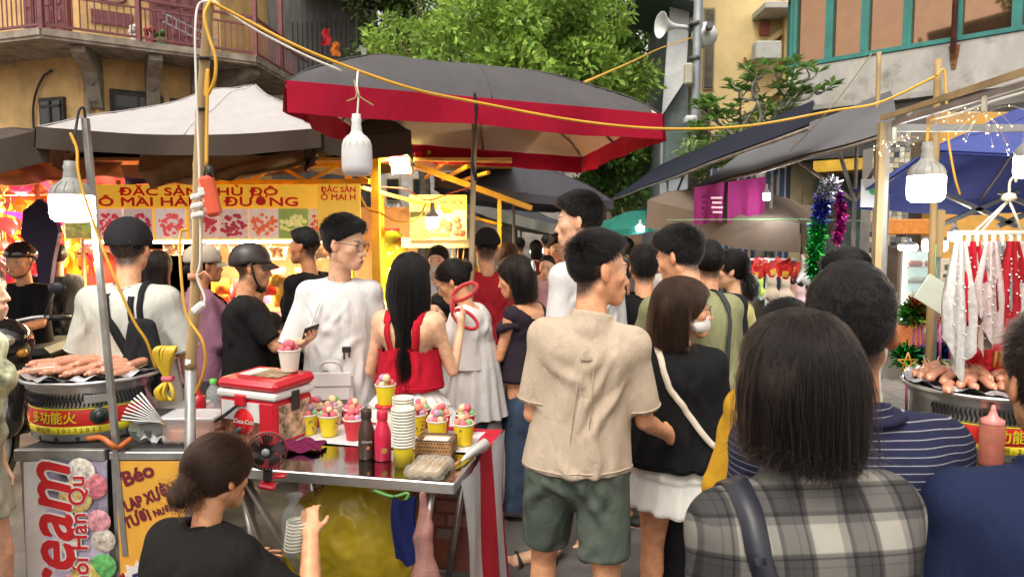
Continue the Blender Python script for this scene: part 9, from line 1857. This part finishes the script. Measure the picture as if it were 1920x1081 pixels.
# rack of lace clothes
def clothes():
 Y=2.75;a,b=at(1788,437,Y),at(1960,437,Y);o=empty('hanger_rack',(a+b)/2,0,'white multi clip hanger hung in the sausage tent','hanger');w=b.x-a.x;P=lambda name,m,fn,par=None:(lambda q:(fn(q),q.build(name,m,par or o))[1])(MB());iv=mat('ivory_plastic',(.66,.62,.50),rough=.4)
 P('bar',iv,lambda q:q.tube([(-w/2,0,0),(w/2,0,0)],.011,n=8));P('hub',iv,lambda q:q.lathe([(0,.16),(.02,.155),(.028,.135),(.012,.125)],(.03,0,0),12));[P('suspender',iv,lambda q:q.tube([(.03,0,.13),(x_,0,.005)],.005,n=6))for x_ in(-w/2*.55,-w/2*.4,w/2*.5)];P('hook',iv,lambda q:q.tube(smooth_path([(.03,0,.155),(.03,0,.2),(.045,0,.22),(.055,0,.2)],4),.005,n=6))
 for k in range(11):x=-w/2+.02+k*w/11;P('clip',iv,lambda q:q.bbox((x,-.01,-.03),(.012,.02,.045),.003))
 sp=[(1800,.03,.62,'white lace scarf with long point at the end of the hanger',(.66,.64,.62)),(1826,.025,.45,'bright red lace scarf hanging second on the hanger',(.55,.02,.04)),(1842,.03,.52,'cream lace scarf between red and pink ones on the hanger',(.60,.52,.44)),(1860,.025,.48,'pale pink sequinned scarf in the middle of the hanger',(.62,.50,.50)),(1877,.02,.30,'grey short top on the hanger beside the dotted one',(.32,.33,.36)),(1888,.02,.26,'black dotted top on the hanger',(.03,.03,.035)),(1900,.025,.48,'dark red lace scarf beside the black dotted top',(.42,.02,.03)),(1915,.03,.42,'white lace shawl hanging last at the picture edge',(.64,.62,.60)),(1812,.04,.30,'small white short sleeved top at the front of the hanger',(.66,.66,.68))]
 for i,(px,dx,L,lb,c)in enumerate(sp):
  p=at(px,452,Y-.03+.012*(i%3));lm=cloth('lace_%d'%i,c,wr=.5,ws=14,translucent=.25,var=.10,vscale=45);q=MB()
  def fn(u,v,off=0):wv=.022+.045*min(1,v*1.6);c_=(u-.5)*2;tip=.62+.38*(1-abs((u-.62)/.62));return(c_*wv*(1-.25*max(0,v-.6))+.012*v,off+.014*math.sin(u*17+i)*(.4+v)+.008*math.sin(u*31+2*i)*v,-L*.9*v*tip-.010*abs(math.sin(u*26))*v**4)
  q.sheet(lambda u,v:fn(u,v),14,18);q.sheet(lambda u,v:fn(u,v,.003),14,18,flip=True);ob=q.build('lace_garment',lm,None,p,label=lb,cat='garment',group='lace clothes on the hanger')
  q=MB();[q.ball((fn(.5+.1*(k%5-2),.2+.035*k)[0],fn(.5+.1*(k%5-2),.2+.035*k)[1]-.004,fn(.5+.1*(k%5-2),.2+.035*k)[2]),.004,5,4)for k in range(20)];q.build('bead',mat('bead_white',(.7,.68,.66),rough=.25),ob)
clothes()
# tinsel: many thin shiny strips
def tinsel(label,pts,r,cols,n,seed,name='tinsel_garland',rng_len=.05):
 P=smooth_path([at(*p)for p in pts],10);O=P[0];rr=np.random.RandomState(seed);ms=[mat('tinsel_%.2f%.2f%.2f'%c,c,rough=.18,metal=.9,var=.3,vscale=60,island=.5)for c in cols];V=[];F=[];fm=[];k=0
 for i in range(n):
  t=rr.rand();a=P[min(len(P)-1,int(t*(len(P)-1)))]-O;d=rr.randn(3);d/=np.linalg.norm(d);L=r*(.5+.6*rr.rand());s=np.cross(d,rr.randn(3));s/=np.linalg.norm(s);wv=.0035+.003*rr.rand();A=np.array(a)+rr.randn(3)*.008
  V+=[A-s*wv,A+s*wv,A+d*L+s*wv*.6,A+d*L-s*wv*.6];F.append((k,k+1,k+2,k+3));fm.append(min(len(cols)-1,int(t*len(cols))));k+=4
 me=mesh_np(name,np.array(V),np.array(F),ms,smooth=False,fm=fm);o=link(name,me,None,O);q=MB();q.tube([p-O for p in P],.004,n=5);q.build('core_string',bambm,o);return tag(o,label,'tinsel','tinsel garlands')
tinsel('tinsel garland changing from silver to green and blue on the tent pole',[(1560,345,4.2),(1545,370,4.2),(1538,400,4.2),(1532,440,4.2),(1528,480,4.2),(1528,520,4.2)],.062,[(.5,.5,.55),(.10,.12,.5),(.05,.45,.12),(.03,.42,.08)],2600,1)
tinsel('magenta and violet tinsel garland beside the green one',[(1562,345,4.3),(1572,370,4.3),(1578,400,4.3),(1575,430,4.3),(1568,455,4.3)],.038,[(.35,.05,.45),(.5,.04,.30),(.55,.06,.35)],1200,2)
for i,(px,py,c,lb)in enumerate(((1712,590,[(.10,.42,.08),(.45,.3,.05)],'green and gold tinsel ball left of the price card'),(1728,580,[(.45,.1,.05),(.4,.35,.08)],'red gold tinsel ball touching the price card'),(1775,600,[(.45,.05,.12),(.4,.3,.3)],'pink red tinsel ball under the price card corner'),(1790,585,[(.35,.08,.15),(.5,.4,.4)],'rose tinsel ball near the vendor in white'),(1702,668,[(.05,.4,.10),(.1,.3,.1)],'green tinsel ball at the low end of the display'),(1745,672,[(.03,.12,.55),(.05,.25,.4)],'blue tinsel ball low beside the steel pole'),(1770,665,[(.03,.15,.6),(.04,.3,.25)],'bright blue tinsel ball low beneath the star'),(1800,650,[(.05,.35,.10),(.4,.32,.05)],'green gold tinsel ball before the lace scarves'),(1722,690,[(.06,.35,.12),(.3,.3,.1)],'green tinsel ball right above the grill edge'),(1806,630,[(.4,.05,.35),(.3,.05,.3)],'purple tinsel ball beneath the vendor'))):tinsel(lb,[(px-9,py,3.5),(px,py-5,3.5),(px+9,py+3,3.5)],.075,c,520,20+i,'tinsel_ball')
def star(label,px,py,Y,s,c=(.62,.36,.03),stick=True):
 p=at(px,py,Y);pts=[(s*math.sin(k*4*math.pi/5),0,s*math.cos(k*4*math.pi/5))for k in range(5)];q=MB();[q.tube([pts[k],pts[(k+1)%5]],s*.075,n=6)for k in range(5)];o=q.build('star_wand',cmat(c,.35),None,p,label=label,cat='star wand',group='star wands')
 if stick:q=MB();q.tube([(0,.01,-s*.6),(.01,.01,-s*.6-.22)],.006,n=6);q.build('stick',cmat((.62,.14,.30)),o)
star('yellow star wand against the green tinsel low on the display',1702,680,3.35,.052);star('yellow star wand beside the steel pole low on the display',1745,682,3.35,.045);star('gold star wand just beneath the price card',1784,590,3.4,.045);star('orange star wand close under the card edge',1765,596,3.38,.035,(.6,.2,.04))
for i in range(7):
 px=(1716,1722,1728,1772,1780,1788,1800)[i];q=MB();a,b=at(px,602,3.5),at(px+(i%3-1)*6,672,3.5);q.tube([(0,0,0),b-a],.006,n=6);q.build('pink_stick',cmat((.60,.16,.32)),None,a,label='thin pink plastic stick standing in the tinsel display',cat='stick',group='pink sticks of the tinsel display')
def red_toy(label,px,py,s,Y=3.3,seed=0):
 p=at(px,py,Y);S=SDF((-.14*s,-.1*s,-.12*s),(.14*s,.1*s,.14*s),.008*s);S.ell((0,0,0),V3(.09,.06,.07)*s,k=0);S.ell((-.05*s,-.02*s,.05*s),V3(.045,.04,.04)*s,k=.03);S.cone((-.07*s,-.03*s,.03*s),(-.11*s,-.05*s,.02*s),.025*s,.02*s,k=.02)
 for sg in(-1,1):S.cone((-.03*s,sg*.02*s,.08*s),(-.01*s,sg*.035*s,.13*s),.012*s,.005*s,k=.01);S.cone((.05*s,sg*.03*s,-.04*s),(.06*s,sg*.04*s,-.11*s),.02*s,.015*s,k=.02);S.cone((-.04*s,sg*.03*s,-.04*s),(-.05*s,sg*.04*s,-.11*s),.02*s,.015*s,k=.02)
 V,F=S.mesh();o=link('red_toy',mesh_np('red_toy',V+vnormals(V,F)*(pnoise(V*50+seed)*.006)[:,None],F,mat('toy_red',(.60,.015,.03),rough=.35,var=.25,vscale=30)),None,p);tag(o,label,'toy','red dragon toys');q=MB();[q.tube([(-.02*s+.02*k*s,-.055*s,-.03*s),(-.02*s+.02*k*s,-.065*s,.03*s)],.005*s,n=5)for k in range(4)];q.ball((-.085*s,-.05*s,.055*s),.012*s);q.build('gold_trim',cmat((.62,.40,.05)),o)
red_toy('large red dragon toy in front of the lace scarves',1855,668,1.15,3.0,1);red_toy('small red dragon toy raised above the large one',1862,622,.7,3.1,2);red_toy('red dragon toy at the right next to the lace shawl',1896,640,.8,3.1,3)
q=MB();q.bbox((0,0,0),(.17,.10,.07),.008);gb=q.build('green_box',cmat((.06,.09,.05)),None,at(1806,690,3.2),label='dark green packing box behind the right sausages',cat='box');q=MB();q.bbox((0,-.052,0),(.13,.004,.045),.001);q.build('box_label',mat('box_label',(.25,.28,.16),rough=.5,var=.6,vscale=30),gb)
q=MB();q.bbox((0,0,.32),(1.0,.5,.64),.02);q.build('display_stand',mat('stand_cloth',(.20,.06,.07),rough=.8,var=.3),None,(at(1760,700,3.55).x,3.6,0),label='cloth covered stand under the tinsel display',cat='stand')
# wire string-light bursts
def firefly(label,px,py,Y,r,n,seed):
 p=at(px,py,Y);rr=random.Random(seed);o=empty('firefly_light',p,0,label,'string light','wire burst lights');q=MB();q.lathe([(0,.05),(.008,.045),(.009,.0),(.006,-.008),(0,-.008)],n=10);q.build('battery_stick',mat('ivory_plastic',(.66,.62,.50)),o);q=MB();t=MB()
 for k in range(n):
  a=k*2.399;el=rr.uniform(-.9,.35);L=r*rr.uniform(.7,1.1);d=Vector((math.cos(a)*math.cos(el),math.sin(a)*math.cos(el),math.sin(el)));e=d*L-Vector((0,0,L*L*2.2));mpt=d*L*.55;q.tube(smooth_path([(0,0,-.005),tuple(mpt),tuple(e)],4),.0006,n=4);t.ball(tuple(e),.0024,6,4);t.ball(tuple(mpt),.002,6,4)
 q.build('wire',mat('fine_wire',(.6,.5,.35),rough=.3,metal=.8),o);t.build('tiny_lamp',lit_mat('fairy_lit',(1,.78,.40),3.0),o)
firefly('large wire burst light hanging from the tent rail',1845,208,2.3,.14,18,1);firefly('smaller wire burst light beside the wooden tent post',1676,262,2.75,.09,13,2)
# toy rack in mid distance: red bags and soft toys
def toy_rack():
 Y=5.9;p=at(1440,487,Y);o=empty('toy_rack',(p.x,Y,0),0,'white rack holding red toy bags in front of the blue shutters','rack');q=MB();q.tube([(0,0,0),(0,0,p.z)],.018,n=8);q.build('post',lamp_house,o);q=MB();q.tube([(-.24,0,p.z),(.24,0,p.z)],.014,n=8);q.build('arm',lamp_house,o);q=MB();q.lathe([(0,0),(.2,0),(.18,.03),(0,.04)],n=16);q.build('base',lamp_house,o)
 rr=random.Random(3);proto=None
 for k in range(16):
  x=-.24+.03*k+rr.uniform(-.01,.01);c=(p.x+x+(.012 if k>7 else 0),Y-.04+.02*(k%4),p.z-.085+rr.uniform(-.03,.03))
  if proto is None:
   q=MB();q.sheet(lambda u,v:((u-.5)*.12,-.02*math.sin(math.pi*u),(.5-v)*.14),6,6);q.sheet(lambda u,v:((u-.5)*.12,.02*math.sin(math.pi*u),(.5-v)*.14),6,6,flip=True);proto=q.build('red_toy_bag',mat('toybag_red',(.62,.03,.03),rough=.35,var=.35,vscale=25),None,c);q=MB();q.box((0,-.022,-.01),(.05,.004,.05));q.build('gold_print',cmat((.62,.36,.04)),proto);ob=proto
  else:ob=copy_tree(proto);ob.location=c
  ob.rotation_euler=(rr.uniform(-.4,.4),rr.uniform(-.7,.7),rr.uniform(-.8,.8));sd_='blue soft toy end' if k<8 else 'brown soft toy end';tag(ob,'glossy red toy bag on the %s of the white rack'%sd_,'toy bag','red toy bags, '+sd_)
 for px,py,c,lb,s in((1408,545,(.32,.50,.52),'pale blue soft toy hanging at the left of the rack',1.0),(1424,540,(.42,.62,.10),'lime green soft toy in the middle of the rack',.75),(1446,543,(.45,.36,.26),'tan soft toy below the red bags',1.0),(1472,545,(.50,.40,.30),'light brown soft toy below the rack end',.95),(1500,560,(.62,.40,.42),'pink soft toy beside the toy seller',1.0),(1512,585,(.62,.22,.10),'orange soft toy low beside the toy seller',.9),(1513,510,(.60,.60,.58),'tall white cone toy next to the green tinsel',1.1)):
  p2=at(px,py,5.7);S=SDF((-.1,-.09,-.16),(.1,.09,.16),.012);S.ell((0,0,-.03),V3(.055,.05,.07)*s,k=0);S.ell((0,-.01,.06*s),V3(.04,.04,.04)*s,k=.03);[S.cone((sg*.025*s,0,.085*s),(sg*.04*s,0,.125*s),.014*s,.010*s,k=.01)for sg in(-1,1)];[S.cone((sg*.045*s,-.01,-.02),(sg*.075*s,-.02,-.07*s),.018*s,.014*s,k=.015)for sg in(-1,1)];V,F=S.mesh();tag(link('soft_toy',mesh_np('soft_toy',V,F,mat('plush_%d'%px,c,rough=.95,var=.25,sheen=.5,bump=.5,bscale=90)),None,p2),lb,'soft toy','soft toys of the rack')
toy_rack()
q=MB();q.bbox((0,0,0),(.14,.012,.20),.003);sg_=q.build('small_sign',whitepl,None,at(1632,362,5.0),label='small white sign with green mark behind the tent post',cat='sign');q=MB();q.lathe([(.035,0),(0,.002)],(.02,-.008,.02),14,axis=(0,-1,0));q.build('green_mark',cmat((.06,.32,.10)),sg_)
